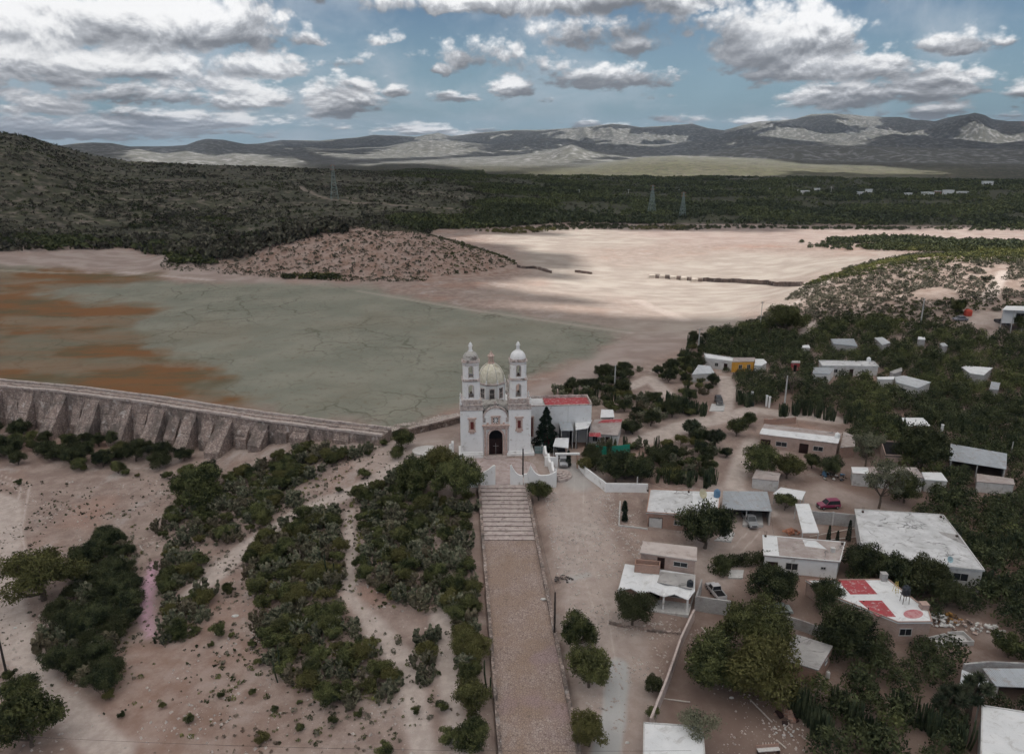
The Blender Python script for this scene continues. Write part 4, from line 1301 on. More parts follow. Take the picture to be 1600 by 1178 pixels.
def church_tower(sx):
    t = []
    x0, x1 = (-7.6, -2.8) if sx < 0 else (2.8, 7.6)
    cx = (x0 + x1) / 2
    cx2 = -5.15 if sx < 0 else 4.95
    b = MB(); b.box(x0, x1, 0, 4.9, -1, BODY_H - .75)
    b.build('tower_base', WHITE, church)
    pl = MB(); pl.box(x0 - .45, x1 + (.02 if sx < 0 else .75), -.5, -.002, -1, .55); pl.box(x0 - .2, x1 + (.01 if sx < 0 else .35), -.25, -.004, .55, .95)
    if sx < 0: pl.box(x0 - .45, x0 - .002, -.002, 4.9, -1, .55)
    else: pl.box(x1 + .002, x1 + .75, .0, 4.9, -1, .55)
    pl.build('plinth', WHITE, church, bevel=.03)
    c = MB()
    c.box(x0 - .12, x1 + .12, -.12, 5.0, BODY_H - .75, BODY_H - .5)
    c.box(x0 + .02, x1 - .02, .05, 4.85, BODY_H - .5, BODY_H + .25)
    c.box(x0 - .05, x1 + .05, -.05, 4.95, BODY_H + .25, BODY_H + .45)
    c.box(cx2 - 2.15, cx2 + 2.15, .25, 4.6, BODY_H + .45, 12.75)
    c.build('cornice', CORN, church, bevel=.04)
    # facade window with stone surround
    w = MB()
    wx = cx + (.1 if sx < 0 else -.15)
    for a, bb in ((-.72, -.36), (.36, .72)): w.box(wx + a, wx + bb, -.12, -.002, 5.9, 8.5)
    w.box(wx - .36, wx + .36, -.11, -.002, 5.9, 6.2); w.box(wx - .36, wx + .36, -.11, -.002, 7.95, 8.5)
    w.box(wx - .95, wx + .95, -.26, -.002, 8.5, 8.85); w.box(wx - .85, wx + .85, -.2, -.002, 5.55, 5.9)
    w.box(wx - .5, wx + .5, -.16, -.002, 5.2, 5.549)
    wo = w.build('tower_window', CANT, church, bevel=.02)
    w = MB(); w.box(wx - .36, wx + .36, -.04, -.001, 6.2, 7.95); w.build('shutter', REDWOOD, wo)
    # belfries: four piers with arched openings, bells inside
    cy = 2.42
    def belfry(z0, z1, s, ch, zo, zs, w_, nm):
        m = MB(); t_ = .55
        for k in range(4):
            # one side wall with an arch, turned
            q = MB(); wall_with_arch(q, -s + ch, s - ch, -s, -s + t_, z0, z1, 0, w_, zo, zs, 8)
            a = k * math.pi / 2
            ca, sa = math.cos(a), math.sin(a)
            m._add([(cx2 + x * ca - y * sa, cy + x * sa + y * ca, z) for x, y, z in q.v], q.f)
            # chamfered corner pier
            pr = [(s - ch, -s), (s, -s + ch), (s - t_, -s + ch + t_ * .42), (s - ch - t_ * .42, -s + t_)]
            m.prism([(cx2 + x * ca - y * sa, cy + x * sa + y * ca) for x, y in pr], z0, z1)
            f = MB()
        o = m.build(nm, WHITE, church)
        for k in range(4):
            fr = MB(); q = MB(); arch_ring(q, 0, w_, .13, zo + .0, zs, -s - .05, -s - .002, 8)
            a = k * math.pi / 2; ca, sa = math.cos(a), math.sin(a)
            fr._add([(cx2 + x * ca - y * sa, cy + x * sa + y * ca, z) for x, y, z in q.v], q.f)
            fr.build('arch_surround', CORN, o)
        fl = MB(); ring(fl, cx2, cy, s - .6, ch * .6, z0, z0 + .05); fl.build('belfry_floor', CORN, o)
        return o
    b1 = belfry(12.752, 16.75, 1.85, .45, 13.05, 15.5, .46, 'lower_belfry')
    c = MB(); ring(c, cx2, cy, 2.02, .5, 16.752, 17.0); ring(c, cx2, cy, 1.92, .5, 17.0, 17.22); c.build('belfry_cornice', CORN, church, bevel=.03)
    b2 = belfry(17.222, 20.75, 1.72, .6, 17.5, 19.6, .42, 'upper_belfry')
    c = MB(); ring(c, cx2, cy, 1.78, .62, 20.2, 20.32); ring(c, cx2, cy, 1.95, .66, 20.752, 21.0); ring(c, cx2, cy, 1.7, .62, 21.0, 21.3)
    c.build('upper_cornice', CORN, church, bevel=.03)
    d = MB(); prof = [(1.68 * math.cos(a), 21.302 + 1.75 * math.sin(a)) for a in np.linspace(0, 1.38, 9)]
    d.lathe(prof, (cx2, cy, 0), 20); d.build('cupola', VAULT if sx < 0 else WHITE2, church, smooth_=True)
    l = MB(); l.lathe([(.52, 22.98), (.55, 23.1), (.36, 23.15), (.34, 24.0), (.5, 24.1), (.5, 24.2), (.3, 24.3), (.36, 24.5), (.2, 24.72), (.03, 24.95)], (cx2, cy, 0), 10)
    l.build('finial', WHITE2, church)
    for k in range(2 if sx > 0 else 1):
        bl = MB(); bl.lathe([(.06, .55), (.16, .5), (.2, .3), (.24, .1), (.33, 0)], (cx2, cy - 1.2, 13.9 + (3.9 * k)), 12)
        bo = bl.build('bell', IRON, b1 if k == 0 else b2, smooth_=True)
    # little corner pinnacles on the outer side
    pn = MB(); px_ = x0 + .15 if sx < 0 else x1 - .15
    pn.lathe([(.2, 0), (.24, .5), (.1, .7), (.22, .95), (.05, 1.5)], (px_, .3, BODY_H + .452), 8); pn.lathe([(.2, 0), (.24, .5), (.1, .7), (.22, .95), (.05, 1.5)], (px_, 4.5, BODY_H + .452), 8)
    pn.build('pinnacle', WHITE2, church)
    return cx2
church_tower(-1); church_tower(1)

def church_dome():
    c = (-.35, 11.3)
    r = 3.15
    m = MB(); m.lathe([(r, 8.7), (r, 13.2)], (*c, 0), 8, math.pi / 8)
    dr = m.build('drum', WHITE, church)
    m = MB(); m.lathe([(r + .12, 13.202), (r + .28, 13.35), (r + .28, 13.55), (r + .05, 13.7)], (*c, 0), 8, math.pi / 8); m.build('drum_cornice', CORN, dr)
    for k in range(8):
        a = k * math.pi / 4 + math.pi / 8
        q = MB(); q.tube((c[0] + (r + .05) * math.cos(a), c[1] + (r + .05) * math.sin(a), 8.7), (c[0] + (r + .05) * math.cos(a), c[1] + (r + .05) * math.sin(a), 13.2), .16, n=6)
        q.lathe([(.2, 0), (.24, .25), (.1, .4), (.2, .6), (.04, .95)], (c[0] + (r + .1) * math.cos(a), c[1] + (r + .1) * math.sin(a), 13.6), 6)
        q.build('pilaster', WHITE2, dr)
    for k in range(8):
        a = k * math.pi / 4 - math.pi / 2
        rr = r * math.cos(math.pi / 8)
        ca, sa = math.cos(a), math.sin(a)
        def pt(o, s): return (c[0] + (rr + o) * ca - s * sa, c[1] + (rr + o) * sa + s * ca)
        w = MB()
        for s0, s1, z0, z1 in ((-.62, -.42, 10.2, 12.3), (.42, .62, 10.2, 12.3), (-.62, .62, 12.3, 12.5), (-.62, .62, 10.0, 10.2), (-.04, .04, 10.2, 12.3), (-.42, .42, 11.2, 11.28)):
            w.prism([pt(.003, s0), pt(.1, s0), pt(.1, s1), pt(.003, s1)], z0, z1)
        wo = w.build('drum_window', CORN, dr)
        w = MB(); w.prism([pt(.002, -.42), pt(.03, -.42), pt(.03, .42), pt(.002, .42)], 10.2, 12.3); w.build('pane', GLASS, wo)
    d = MB(); prof = [(3.02 * math.cos(a), 13.7 + 4.1 * math.sin(a) ** .95) for a in np.linspace(0, 1.42, 14)]
    d.lathe(prof, (*c, 0), 40); dm = d.build('dome', DOME, church, smooth_=True)
    for k in range(8):
        rb = MB()
        a = k * math.pi / 4 + math.pi / 8
        for (r0, z0), (r1, z1) in zip(prof[:-1], prof[1:]):
            rb.tube((c[0] + r0 * math.cos(a), c[1] + r0 * math.sin(a), z0), (c[0] + r1 * math.cos(a), c[1] + r1 * math.sin(a), z1), .075, n=5, cap=False)
        rb.build('rib', VAULT, dm)
    l = MB(); l.lathe([(.78, 17.6), (.8, 17.85), (.6, 17.9)], (*c, 0), 12)
    for k in range(8):
        a = k * math.pi / 4
        l.tube((c[0] + .5 * math.cos(a), c[1] + .5 * math.sin(a), 17.9), (c[0] + .5 * math.cos(a), c[1] + .5 * math.sin(a), 19.3), .11, n=6)
    l.lathe([(.62, 19.3), (.8, 19.4), (.78, 19.55), (.6, 19.6), (.4, 19.95), (.16, 20.15), (.2, 20.3), (.03, 20.6)], (*c, 0), 12)
    l.build('lantern', CANT, dm)
church_dome()

# long white wing beside the church with red roof floor
def wing():
    w = empty('parish_wing', P(880, 690), CH_RZ, 'long white flat wing with red roof floor joining the right side of church', 'building')
    fr = Matrix.Translation(w.location) @ Matrix.Rotation(CH_RZ, 4, 'Z')
    inv = fr.inverted()
    def loc(u, v, z):
        p = Matrix.Translation(CH) @ Matrix.Rotation(CH_RZ, 4, 'Z') @ Vector((u, v, z)); return inv @ p
    def B(m, u0, u1, v0, v1, z0, z1):
        q = [loc(u0, v0, 0), loc(u1, v0, 0), loc(u1, v1, 0), loc(u0, v1, 0)]
        m.prism([(p.x, p.y) for p in q], loc(0, 0, z0).z, loc(0, 0, z1).z)
    m = MB(); B(m, 7.62, 22.2, 7.6, 13.4, -2, 8.35); m.build('wall', WHITE2, w)
    m = MB(); B(m, 11.6, 22.0, 7.85, 13.2, 8.352, 8.39); m.build('roof', REDP, w)
    m = MB(); B(m, 7.62, 11.55, 7.85, 13.2, 8.352, 8.40); m.build('roof', ROOF, w)
    m = MB()
    B(m, 7.62, 22.2, 7.55, 7.85, 8.353, 8.6); B(m, 7.62, 22.25, 13.2, 13.5, 8.353, 9.0); B(m, 21.98, 22.25, 7.85, 13.2, 8.353, 8.85); B(m, 11.56, 11.6, 7.86, 13.19, 8.353, 8.6)
    m.build('parapet', CORN, w)
    m = MB(); B(m, 16.8, 16.86, 7.53, 7.598, 1, 8.3); m.build('drainpipe', CONC, w)
    # narrow side door with stone surround between tower and wing
    m = MB(); B(m, 8.0, 8.25, 7.4, 7.598, 1.2, 5.8); B(m, 8.8, 9.05, 7.4, 7.598, 1.2, 5.8); B(m, 7.95, 9.1, 7.35, 7.598, 5.8, 6.1)
    so = m.build('side_window', CANT, w); m = MB(); B(m, 8.25, 8.8, 7.5, 7.599, 1.2, 5.8); m.build('shutter', REDWOOD, so)
    c = loc(14, 10, 0); FOOT.append(([tuple((fr @ loc(u, v, 0)).xy) for u, v in ((7, 4), (23, 5.5), (23, 14), (7, 14))], 1))
wing()
FOOT.append(([tuple((Matrix.Translation(CH) @ Matrix.Rotation(CH_RZ, 4, 'Z') @ Vector((u, v, 0))).xy) for u, v in ((-14, -15), (14, -15), (9, 28), (-9, 28))], 1.5))

def CW(u, v, z):
    return Matrix.Translation(CH) @ Matrix.Rotation(CH_RZ, 4, 'Z') @ Vector((u, v, z))

# ------------------------------------------------------------------ atrium floor, stairs and ramp
ST_TOP, ST_BOT = -0.9, -3.05
def axis_pts(px_l, px_r, py, z):
    return at_z(px_l, py, z), at_z(px_r, py, z)
a0, a1 = axis_pts(751, 820, 757, ST_TOP)
b0, b1 = axis_pts(757, 836, 844, ST_BOT)
c0, c1 = axis_pts(785, 901, 1178, -6.1)
e0 = c0 + (c0 - b0) * .75; e1 = c1 + (c1 - b1) * .75
m = MB()
m.prism([(b0[0], b0[1]), (b1[0], b1[1]), (c1[0], c1[1]), (c0[0], c0[1])][::-1], -12, [-6.1, -6.1, ST_BOT, ST_BOT][::1])
m.prism([(c0[0], c0[1]), (c1[0], c1[1]), (e1[0], e1[1]), (e0[0], e0[1])][::-1], -14, [e1[2], e1[2], -6.1, -6.1])
tag(m.build('ramp', COBBLE, off=None), kind='structure')
m = MB()
q = [CW(-9.5, -13.0, 0), CW(9.6, -13.0, 0), CW(8.6, -.52, 0), CW(-9.5, -.52, 0)]
m.prism([(p.x, p.y) for p in q], -6, [ST_TOP, ST_TOP, -.28, -.28])
tag(m.build('atrium_floor', PAVE), kind='structure')

NST = 13
stairs = empty('stone_stairs', ((a0[0] + a1[0]) / 2, (a0[1] + b0[1]) / 2, ST_BOT), 0, 'broad worn stone stairway rising from the cobbled ramp to the church atrium', 'stairs')
off = stairs.location
for k in range(NST):
    t0, t1 = k / NST, (k + 1) / NST
    la, lb = a0 + (b0 - a0) * t0, a0 + (b0 - a0) * t1
    ra, rb_ = a1 + (b1 - a1) * t0, a1 + (b1 - a1) * t1
    zt = ST_TOP + (ST_BOT - ST_TOP) * (k / NST) - .02
    m = MB()
    body = [(la[0], la[1]), (ra[0], ra[1]), (rb_[0], rb_[1]), (lb[0], lb[1])]
    m.mi = 1; m.prism(body[::-1], -7, zt - .06); m.mi = 0; m.prism(body[::-1], zt - .058, zt - .002)  # body in darker stone paints the shade onto the risers
    # nosing stones
    d = (rb_ - ra)[:2] / np.linalg.norm((rb_ - ra)[:2])
    nb = [(lb[0] - d[0] * .34, lb[1] - d[1] * .34), (rb_[0] - d[0] * .34, rb_[1] - d[1] * .34), (rb_[0] + d[0] * .09, rb_[1] + d[1] * .09), (lb[0] + d[0] * .09, lb[1] + d[1] * .09)]
    m.prism(nb[::-1], zt - .057, zt + .03)
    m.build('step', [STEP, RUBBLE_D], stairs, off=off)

def curb(name, p, q, zp, zq, w, hgt, side, label):
    """low parapet along one side; p,q world xy ends; side = outward sign"""
    p, q = np.array(p[:2]), np.array(q[:2])
    d = (q - p) / np.linalg.norm(q - p); n = np.array([d[1], -d[0]]) * side
    k = 24
    m = MB()
    for i in range(k):
        s0, s1 = p + (q - p) * i / k, p + (q - p) * (i + 1) / k
        z0, z1 = zp + (zq - zp) * i / k, zp + (zq - zp) * (i + 1) / k
        j = random.uniform(-.05, .05)
        a, b, c_, dd = s0, s1, s1 + n * (w + j * .5), s0 + n * (w + j * .5)
        m.hexa([(*a, z0 - 4), (*b, z1 - 4), (*c_, z1 - 4), (*dd, z0 - 4)], [(*a, z0 + hgt + j), (*b, z1 + hgt + j), (*c_, z1 + hgt + j), (*dd, z0 + hgt + j)])
    o = m.build(name, RUBBLE, off=(p[0], p[1], zp), loc=(p[0], p[1], zp))
    return tag(o, label, 'wall')
curb('parapet_wall', a0, b0, ST_TOP, ST_BOT, .55, .35, 1, 'low stone parapet along the left edge of the stairway')
curb('parapet_wall', a1, b1, ST_TOP, ST_BOT, .6, .5, -1, 'low stone parapet along the right edge of the stairway')
curb('parapet_wall', b0, e0, ST_BOT, e0[2], .5, .4, 1, 'long stone parapet along the left edge of the cobbled ramp')
curb('parapet_wall', b1, e1, ST_BOT, e1[2], .55, .5, -1, 'long stone parapet along the right edge of the cobbled ramp')
FOOT.append(([(a0[0] - 1, a0[1]), (a1[0] + 1, a1[1]), (e1[0] + 1, e1[1]), (e0[0] - 1, e0[1])][::-1], 1.6))

# ------------------------------------------------------------------ scalloped white atrium walls
def scallop_wall(name, p, q, zb, prof, label, t=.45, mat=None):
    """wall from p to q (world xy), prof = [(fraction, height)...] over zb"""
    p, q = np.array(p[:2]), np.array(q[:2])
    d = q - p; L = np.linalg.norm(d); ang = math.atan2(d[1], d[0])
    m = MB()
    pts = [(0, -2.5)] + [(L, -2.5)] + [(f * L, h) for f, h in prof[::-1]]
    n = len(prof)
    for i in range(n - 1):
        f0, h0 = prof[i]; f1, h1 = prof[i + 1]
        if f1 - f0 < 1e-5: continue
        m.prism_y([(f0 * L, -3), (f1 * L, -3), (f1 * L, h1), (f0 * L, h0)], -t / 2, t / 2)
    o = m.build(name, mat or WHITE)
    o.location = (p[0], p[1], zb); o.rotation_euler.z = ang
    return tag(o, label, 'wall')
def half(f0, h0, f1, h1, n=8):
    """concave sweep from h0 to h1 (steep near the higher end)"""
    out = []
    for i in range(n + 1):
        t = i / n
        k = t ** 2.4 if h1 > h0 else 1 - (1 - t) ** 2.4
        out.append((f0 + (f1 - f0) * t, h0 + (h1 - h0) * k))
    return out
ZA = -0.95
A = lambda px, py=757: at_z(px, py, ZA)
scallop_wall('atrium_wall', A(728, 758), A(774), ZA, half(0, 2.0, .93, 4.2) + [(1, 4.2)], 'white scalloped atrium wall at the left of the stair head, rising to a peak')
scallop_wall('atrium_wall', A(797), A(817), ZA, [(0, 4.1), (.12, 4.4)] + half(.14, 4.1, 1, 2.0), 'short white atrium wall just right of the stair head with a swept peak')
scallop_wall('atrium_wall', A(818.5), A(869, 759), ZA, [(0, 2.3), (.05, 2.4)] + half(.06, 2.4, .19, 4.1) + [(.2, 4.4)] + half(.22, 4.0, .55, 2.2) + half(.55, 2.2, 1, 3.3), 'wide white atrium wall between the dark pole and the round tree')
# right side wall of the atrium, peaks along it
pa, pb = A(868, 757), at_z(846, 702, -.3)
pr = []
for k in range(4):
    f0, f1 = k / 4, (k + 1) / 4
    pr += half(f0, 3.0 if k else 3.3, (f0 + f1) / 2, 2.0, 5)[:-1] + half((f0 + f1) / 2, 2.0, f1, 3.2, 5)[:-1]
pr += [(1, 3.2)]
scallop_wall('atrium_wall', pa, pb, -.7, pr, 'white scalloped side wall of the atrium beside the pink bougainvillea')
scallop_wall('atrium_wall', at_z(703, 700, -.6), at_z(708, 713, -.7), -.6, half(0, 1.0, .9, 3.4) + [(1, 3.0)], 'narrow white wall end standing left of the church front')
# fan steps outside the right wall
fs = empty('fan_steps', P(868, 742), 0, 'curved fan of stone steps outside the right end of the atrium wall', 'stairs')
for k in range(4):
    m = MB(); rr = 3.4 - k * .65
    arc = [(rr * math.cos(a), rr * math.sin(a) * .9) for a in np.linspace(-1.45, 1.2, 12)]
    m.prism([(0, 0)] + arc, -1, .2 + k * .22); m.build('step', STEP, fs)
# gate between church and wall
g = empty('metal_gate', CW(8.5, .6, -.3), CH_RZ, 'grey green metal gate between the church corner and the side wall', 'gate')
m = MB(); m.box(0, 2.6, -.05, .05, .1, 1.9); m.build('gate_panel', pmat('gate_paint', (.20, .27, .27), rough=.6), g)
m = MB()
for x in (0, 1.27, 2.54): m.box(x, x + .07, -.1, -.052, 0, 2.0)
for z in (.1, 1.0, 1.85): m.box(0, 2.6, -.12, -.101, z, z + .07)
m.build('gate_frame', CHROME, g)

# ================================================================== the old dam
def build_dam():
    line = [np.array(p) for p in DAM_LINE]
    root = empty('dam', (line[2][0], line[2][1], 0), 0, 'long old stone dam wall with sloping buttresses holding back the dry lake bed', 'dam')
    off = root.location
    seg = []
    for a, b in zip(line[:-1], line[1:]):
        L = np.linalg.norm(b - a); n = max(1, int(L / 4))
        for i in range(n): seg.append(a + (b - a) * i / n)
    seg.append(line[-1])
    seg = np.array(seg)
    tan = np.gradient(seg, axis=0); tan /= np.linalg.norm(tan, axis=1)[:, None]
    nrm = np.stack([tan[:, 1], -tan[:, 0]], -1)       # towards the camera side
    def strip(mb, o0, o1, z0, z1, o0b=None, o1b=None, jit=.0, pts=None):
        for i in range(len(seg) - 1):
            j = i + 1
            q = []
            for k, o in ((i, o0), (j, o0), (j, o1), (i, o1)): q.append(seg[k] + nrm[k] * o)
            qb = q if o0b is None else [seg[k] + nrm[k] * o for k, o in ((i, o0b), (j, o0b), (j, o1b), (i, o1b))]
            jz = [random.uniform(-jit, jit) if jit else 0 for _ in range(2)]
            mb.hexa([(*p, z0) for p in qb], [(q[0][0], q[0][1], z1 + jz[0]), (q[1][0], q[1][1], z1 + jz[1]), (q[2][0], q[2][1], z1 + jz[1]), (q[3][0], q[3][1], z1 + jz[0])])
    m = MB(); strip(m, -2.6, 2.4, -14, .25, -2.8, 4.2); m.build('wall', RUBBLE, root, off=off)
    crest = pmat('pale_dam_crest', (.42, .345, .315), (.52, .45, .42), 1.1, grime=(.24, .19, .17), gs=.8, glo=.5, ghi=.7, bump=.5, bscale=3)
    m = MB(); strip(m, 1.7, 2.6, .252, .75, jit=.12); strip(m, -2.7, -2.1, .252, .8, jit=.08); strip(m, -.8, -.4, .252, .45, jit=.05); m.build('crest_parapet', crest, root, off=off)
    d = np.concatenate([[0], np.cumsum(np.linalg.norm(np.diff(seg, axis=0), axis=1))])
    tot = d[-1]
    s = 4.0; k = 0
    while s < tot - 8:
        p = np.array([np.interp(s, d, seg[:, 0]), np.interp(s, d, seg[:, 1])])
        t = np.array([np.interp(s, d, tan[:, 0]), np.interp(s, d, tan[:, 1])]); n = np.array([t[1], -t[0]])
        big = k % 2 == 0
        w = (2.0 if big else 1.5) * random.uniform(.8, 1.15)
        out = (9.5 if big else 5.6) * random.uniform(.85, 1.12) * (1 if s < tot - 40 else max(.45, (tot - s) / 40))
        zb = hz(*(p + n * out))
        zb = min(zb, -3)
        m = MB()
        p0, p1 = p + n * 2.0, p + n * out
        def P3(a, o, z): q = a + t * o; return (q[0], q[1], z)
        zt = .15 if big else -1.0
        zl = zb + (1.6 if big else 2.8)
        # wedge: top at the wall, slope down to a low upright toe; broken into courses with a slight twist
        N = 5
        for i in range(N):
            f0, f1 = i / N, (i + 1) / N
            a0_, a1_ = p0 + (p1 - p0) * f0, p0 + (p1 - p0) * f1
            z0_, z1_ = zt + (zl - zt) * f0 + random.uniform(-.3, .3) * (i > 0), zt + (zl - zt) * f1 + random.uniform(-.15, .15) * (i < N - 1)
            w0 = w * (1 + .1 * f0)
            m.hexa([P3(a0_, -w0, zb - 2), P3(a0_, w0, zb - 2), P3(a1_, w0, zb - 2), P3(a1_, -w0, zb - 2)],
                   [P3(a0_, -w0, z0_), P3(a0_, w0, z0_), P3(a1_, w0, z1_), P3(a1_, -w0, z1_)])
        m.build('buttress', RUBBLE, root, off=off)
        s += 5.6 if big else 5.4; k += 1
    FOOT.append(([tuple(seg[i] + nrm[i] * 7) for i in range(0, len(seg), 6)] + [tuple(seg[-1] + nrm[-1] * 3)] + [tuple(seg[i] - nrm[i] * 4) for i in range(len(seg) - 1, -1, -6)], 0))
build_dam()

def path_wall(name, px, z_or_none, h, t, mat, label, cat='wall', jit=0, zoff=0, base_extra=1.0, n_sub=3, posts=None):
    """free-standing wall along photo pixels of its foot, following the ground"""
    w = [P(a, b) for a, b in px]
    root_loc = w[0].copy()
    m = MB()
    for (p, q) in zip(w[:-1], w[1:]):
        for i in range(n_sub):
            a, b = p.lerp(q, i / n_sub), p.lerp(q, (i + 1) / n_sub)
            za, zb_ = hz(a.x, a.y), hz(b.x, b.y)
            wall_run(m, (a.x, a.y), (b.x, b.y), za - base_extra, zb_ - base_extra, za + h + random.uniform(-jit, jit), zb_ + h + random.uniform(-jit, jit), t)
    o = m.build(name, mat, off=root_loc, loc=root_loc)
    tag(o, label, cat)
    if posts:
        for p in w: 
            q = MB(); q.obox((p.x, p.y, p.z + h / 2), (.3, .3, h + .3)); q.build('pillar', posts, o, off=root_loc)
    return o
path_wall('retaining_wall', [(600, 681), (640, 681), (680, 671), (722, 660)], None, 1.5, .8, RUBBLE_D, 'dark brown stone retaining wall running from the dam end to the church')
path_wall('low_wall', [(575, 676), (602, 684), (630, 676), (690, 660), (722, 652)], None, .5, .6, pmat('pale_coping', (.50, .43, .40), (.42, .35, .32), 1), 'pale low kerb above the brown retaining wall left of the church')
path_wall('yard_wall', [(903, 731), (915, 745), (946, 769), (1012, 770)], None, 1.9, .35, WHITE, 'long white yard wall bending round the dark trees right of the church')
path_wall('yard_wall', [(851, 729), (871, 730)], None, 2.2, .35, WHITE, 'short white wall between the atrium wall and the garage portal')
path_wall('brick_wall', [(1194, 664), (1242, 661)], None, 1.5, .3, BRICK, 'low red brick wall behind the long brick house', posts=BRICK)
path_wall('block_wall', [(1087, 954), (1110, 958), (1140, 962)], None, 2.6, .25, BLOCK, 'grey block wall in front of the parked white pickup yard')
path_wall('block_wall', [(1087, 954), (1096, 925)], None, 2.4, .25, BLOCK, 'short grey block wall running back beside the zigzag porch house')
path_wall('block_wall', [(1266, 818), (1300, 820), (1340, 824)], None, 2.6, .25, BLOCK, 'grey block wall behind the three thin cypresses', posts=CONC)
path_wall('block_wall', [(1215, 975), (1250, 985), (1290, 1000)], None, 1.8, .25, BLOCK, 'grey block wall under the trees behind the brick hut')
path_wall('boundary_wall', [(1082, 968), (1062, 1010), (1036, 1085), (1014, 1140)], None, 1.9, .3, pmat('pale_adobe_wall', (.46, .38, .35), (.54, .46, .43), 1.5, grime=(.28, .22, .2), gs=1), 'long thin pale boundary wall between the dirt road and the dark yard', n_sub=6)
path_wall('kerb_wall', [(951, 975), (985, 982), (1030, 989), (1066, 992)], None, .35, .4, RUBBLE, 'low stone kerb in front of the zigzag roofed porch', jit=.06, n_sub=6)
path_wall('kerb_wall', [(968, 784), (966, 822), (1012, 828)], None, .25, .25, CONC, 'low kerb round the small sandy forecourt beside the long white roofed house', n_sub=4)
path_wall('brick_wall', [(1380, 729), (1410, 731), (1437, 733)], None, 2.4, .25, BRICK_P, 'pale pink brick wall in front of the roofless room among trees')
path_wall('garden_wall', [(0, 662), (30, 658)], None, 1.2, .5, RUBBLE, 'short stone wall at the far left foot of the dam')

# portal over the drive right of the church
def portal():
    a, b = P(870, 730), P(902, 731)
    r = empty('drive_portal', a, 0, 'white concrete portal frame over the drive, a silver car parked beneath', 'gate')
    m = MB(); m.obox((a.x, a.y, a.z + 1.3), (.4, .4, 3.2)); m.build('post', WHITE, r, off=a)
    m = MB(); m.obox((b.x, b.y, a.z + 1.3), (.4, .4, 3.2)); m.build('post', BRICK, r, off=a)
    m = MB(); c = (a + b) / 2; m.obox((c.x, c.y, a.z + 3.05), ((b - a).length + .8, .5, .35), math.atan2(b.y - a.y, b.x - a.x)); m.build('lintel', WHITE, r, off=a)
portal()

# ================================================================== village houses
W_ = 'window'; D_ = 'door'
arch = {}
HOUSES = {}
def HS(key, *a, **k):
    HOUSES[key] = house(*a, **k)
    return HOUSES[key]
# beside the church
HS('can1', 'canopy', [(876.5, 673), (896, 672.6), (892.6, 656), (872, 656)], 5.0, TIN, DARK, 'grey sheet canopy leaning on the white church wing behind the dark conifer', 'canopy', walls='open', drop=.6, thick=.06)  # near-black walls paint in the shade under the sheet
HS('can2', 'canopy', [(899.5, 671.8), (919, 668.8), (925.4, 656), (898.7, 656)], 5.0, roof_mat('speckled_sheet', (.66, .67, .68), (.72, .72, .72), (.10, .10, .10), False), DARK, 'white canopy with dark speckles between the slim cypress and red roofed house', 'canopy', walls='open', drop=.4, thick=.06)  # walls coloured near-black as the shade underneath
HS('h4', 'house', [(918, 677), (966.7, 680), (972.5, 654), (929, 655)], 3.4, ROOF_B, BLOCK_W, 'house with brown roof and red back strip beside the green tarp fence', over=.3, drop=.5,
   openings=[(0, .15, .3, 1.0, 2.2, W_), (0, .6, .72, 0, 2.2, D_)], strip=[([(934, 660), (971, 659), (972, 655), (931, 656)], REDP, 'red_strip'), ([(920, 678), (940, 679), (938, 673), (921, 673)], REDP, 'red_strip')])
HS('h5', 'shed', [(938, 652), (960, 651.5), (958, 640), (939.5, 639.5)], 2.6, ROOF_W, DARK, 'small white roofed shed just behind the brown roof with red strip', 'shed', walls='open', drop=.4)  # near-black walls, the shed's inner shade put into colour
path_wall('tarp_fence', [(926, 709), (950, 711), (968, 709), (984, 707)], None, 2.0, .08, TARP_G, 'green tarp fence in front of the brown roofed house right of the church', 'fence')
HS('low', 'canopy', [(864, 697), (888, 700), (889, 684), (868, 684)], 3.2, ROOF_W, DARK, 'pale low canopy behind the pink bougainvillea and black car', 'canopy', walls='none', thick=.08)
# middle
HS('h7', 'house', [(1009.3, 800.5), (1122, 808), (1126, 768), (1015.4, 764.3)], 3.0, ROOF, BRICK, 'long house with cracked white flat roof, brick front and corner porch', parapet=0.14, over=.3, porch=None,
   openings=[(0, .03, .22, 0, 2.2, D_, dict(pm=BLOCK_W)), (0, .40, .50, 1.1, 1.9, W_), (0, .6, .72, 0, 2.1, D_)], strip=[([(1084, 806), (1122, 807.5), (1126, 768.5), (1082, 767)], ROOF_W, 'pale_roof_bay')])
HS('h7b', 'carport', [(1128, 795), (1206.6, 798.5), (1198.8, 767.5), (1130, 767)], 2.9, TIN, BLOCK, 'wide corrugated metal carport sheltering an old pickup beside the white roofed house', 'carport', walls='open', drop=.3, thick=.07)
HS('h8', 'shed', [(1175, 747), (1216, 751), (1219.7, 739.5), (1182, 733)], 2.9, ROOF_B, BLOCK_W, 'small pale rendered shed with slanting weathered roof on the dirt path', 'shed', drop=.5, over=.12)
HS('h9', 'canopy', [(1207.8, 771), (1252.8, 781), (1259, 767.6), (1220, 761)], 2.3, ROOF_W, CONC, 'small flat white canopy right of the corrugated carport', 'canopy', walls='none', thick=.08)
HS('h10', 'house', [(1186.4, 678), (1309.8, 693), (1315.3, 676.5), (1194.3, 662)], 3.3, ROOF_B, BRICK_P, 'long pink brick house with arched windows and white strip along its roof', over=.2,
   openings=[(0, .22, .36, 1.0, 2.0, W_), (0, .53, .64, 0, 2.2, D_), (0, .71, .83, 1.0, 2.0, W_), (0, .02, .14, .4, 2.1, D_)],
   strip=[([(1186.6, 677.7), (1309.6, 692.7), (1313, 683), (1190.5, 669)], ROOF_W, 'white_strip')])
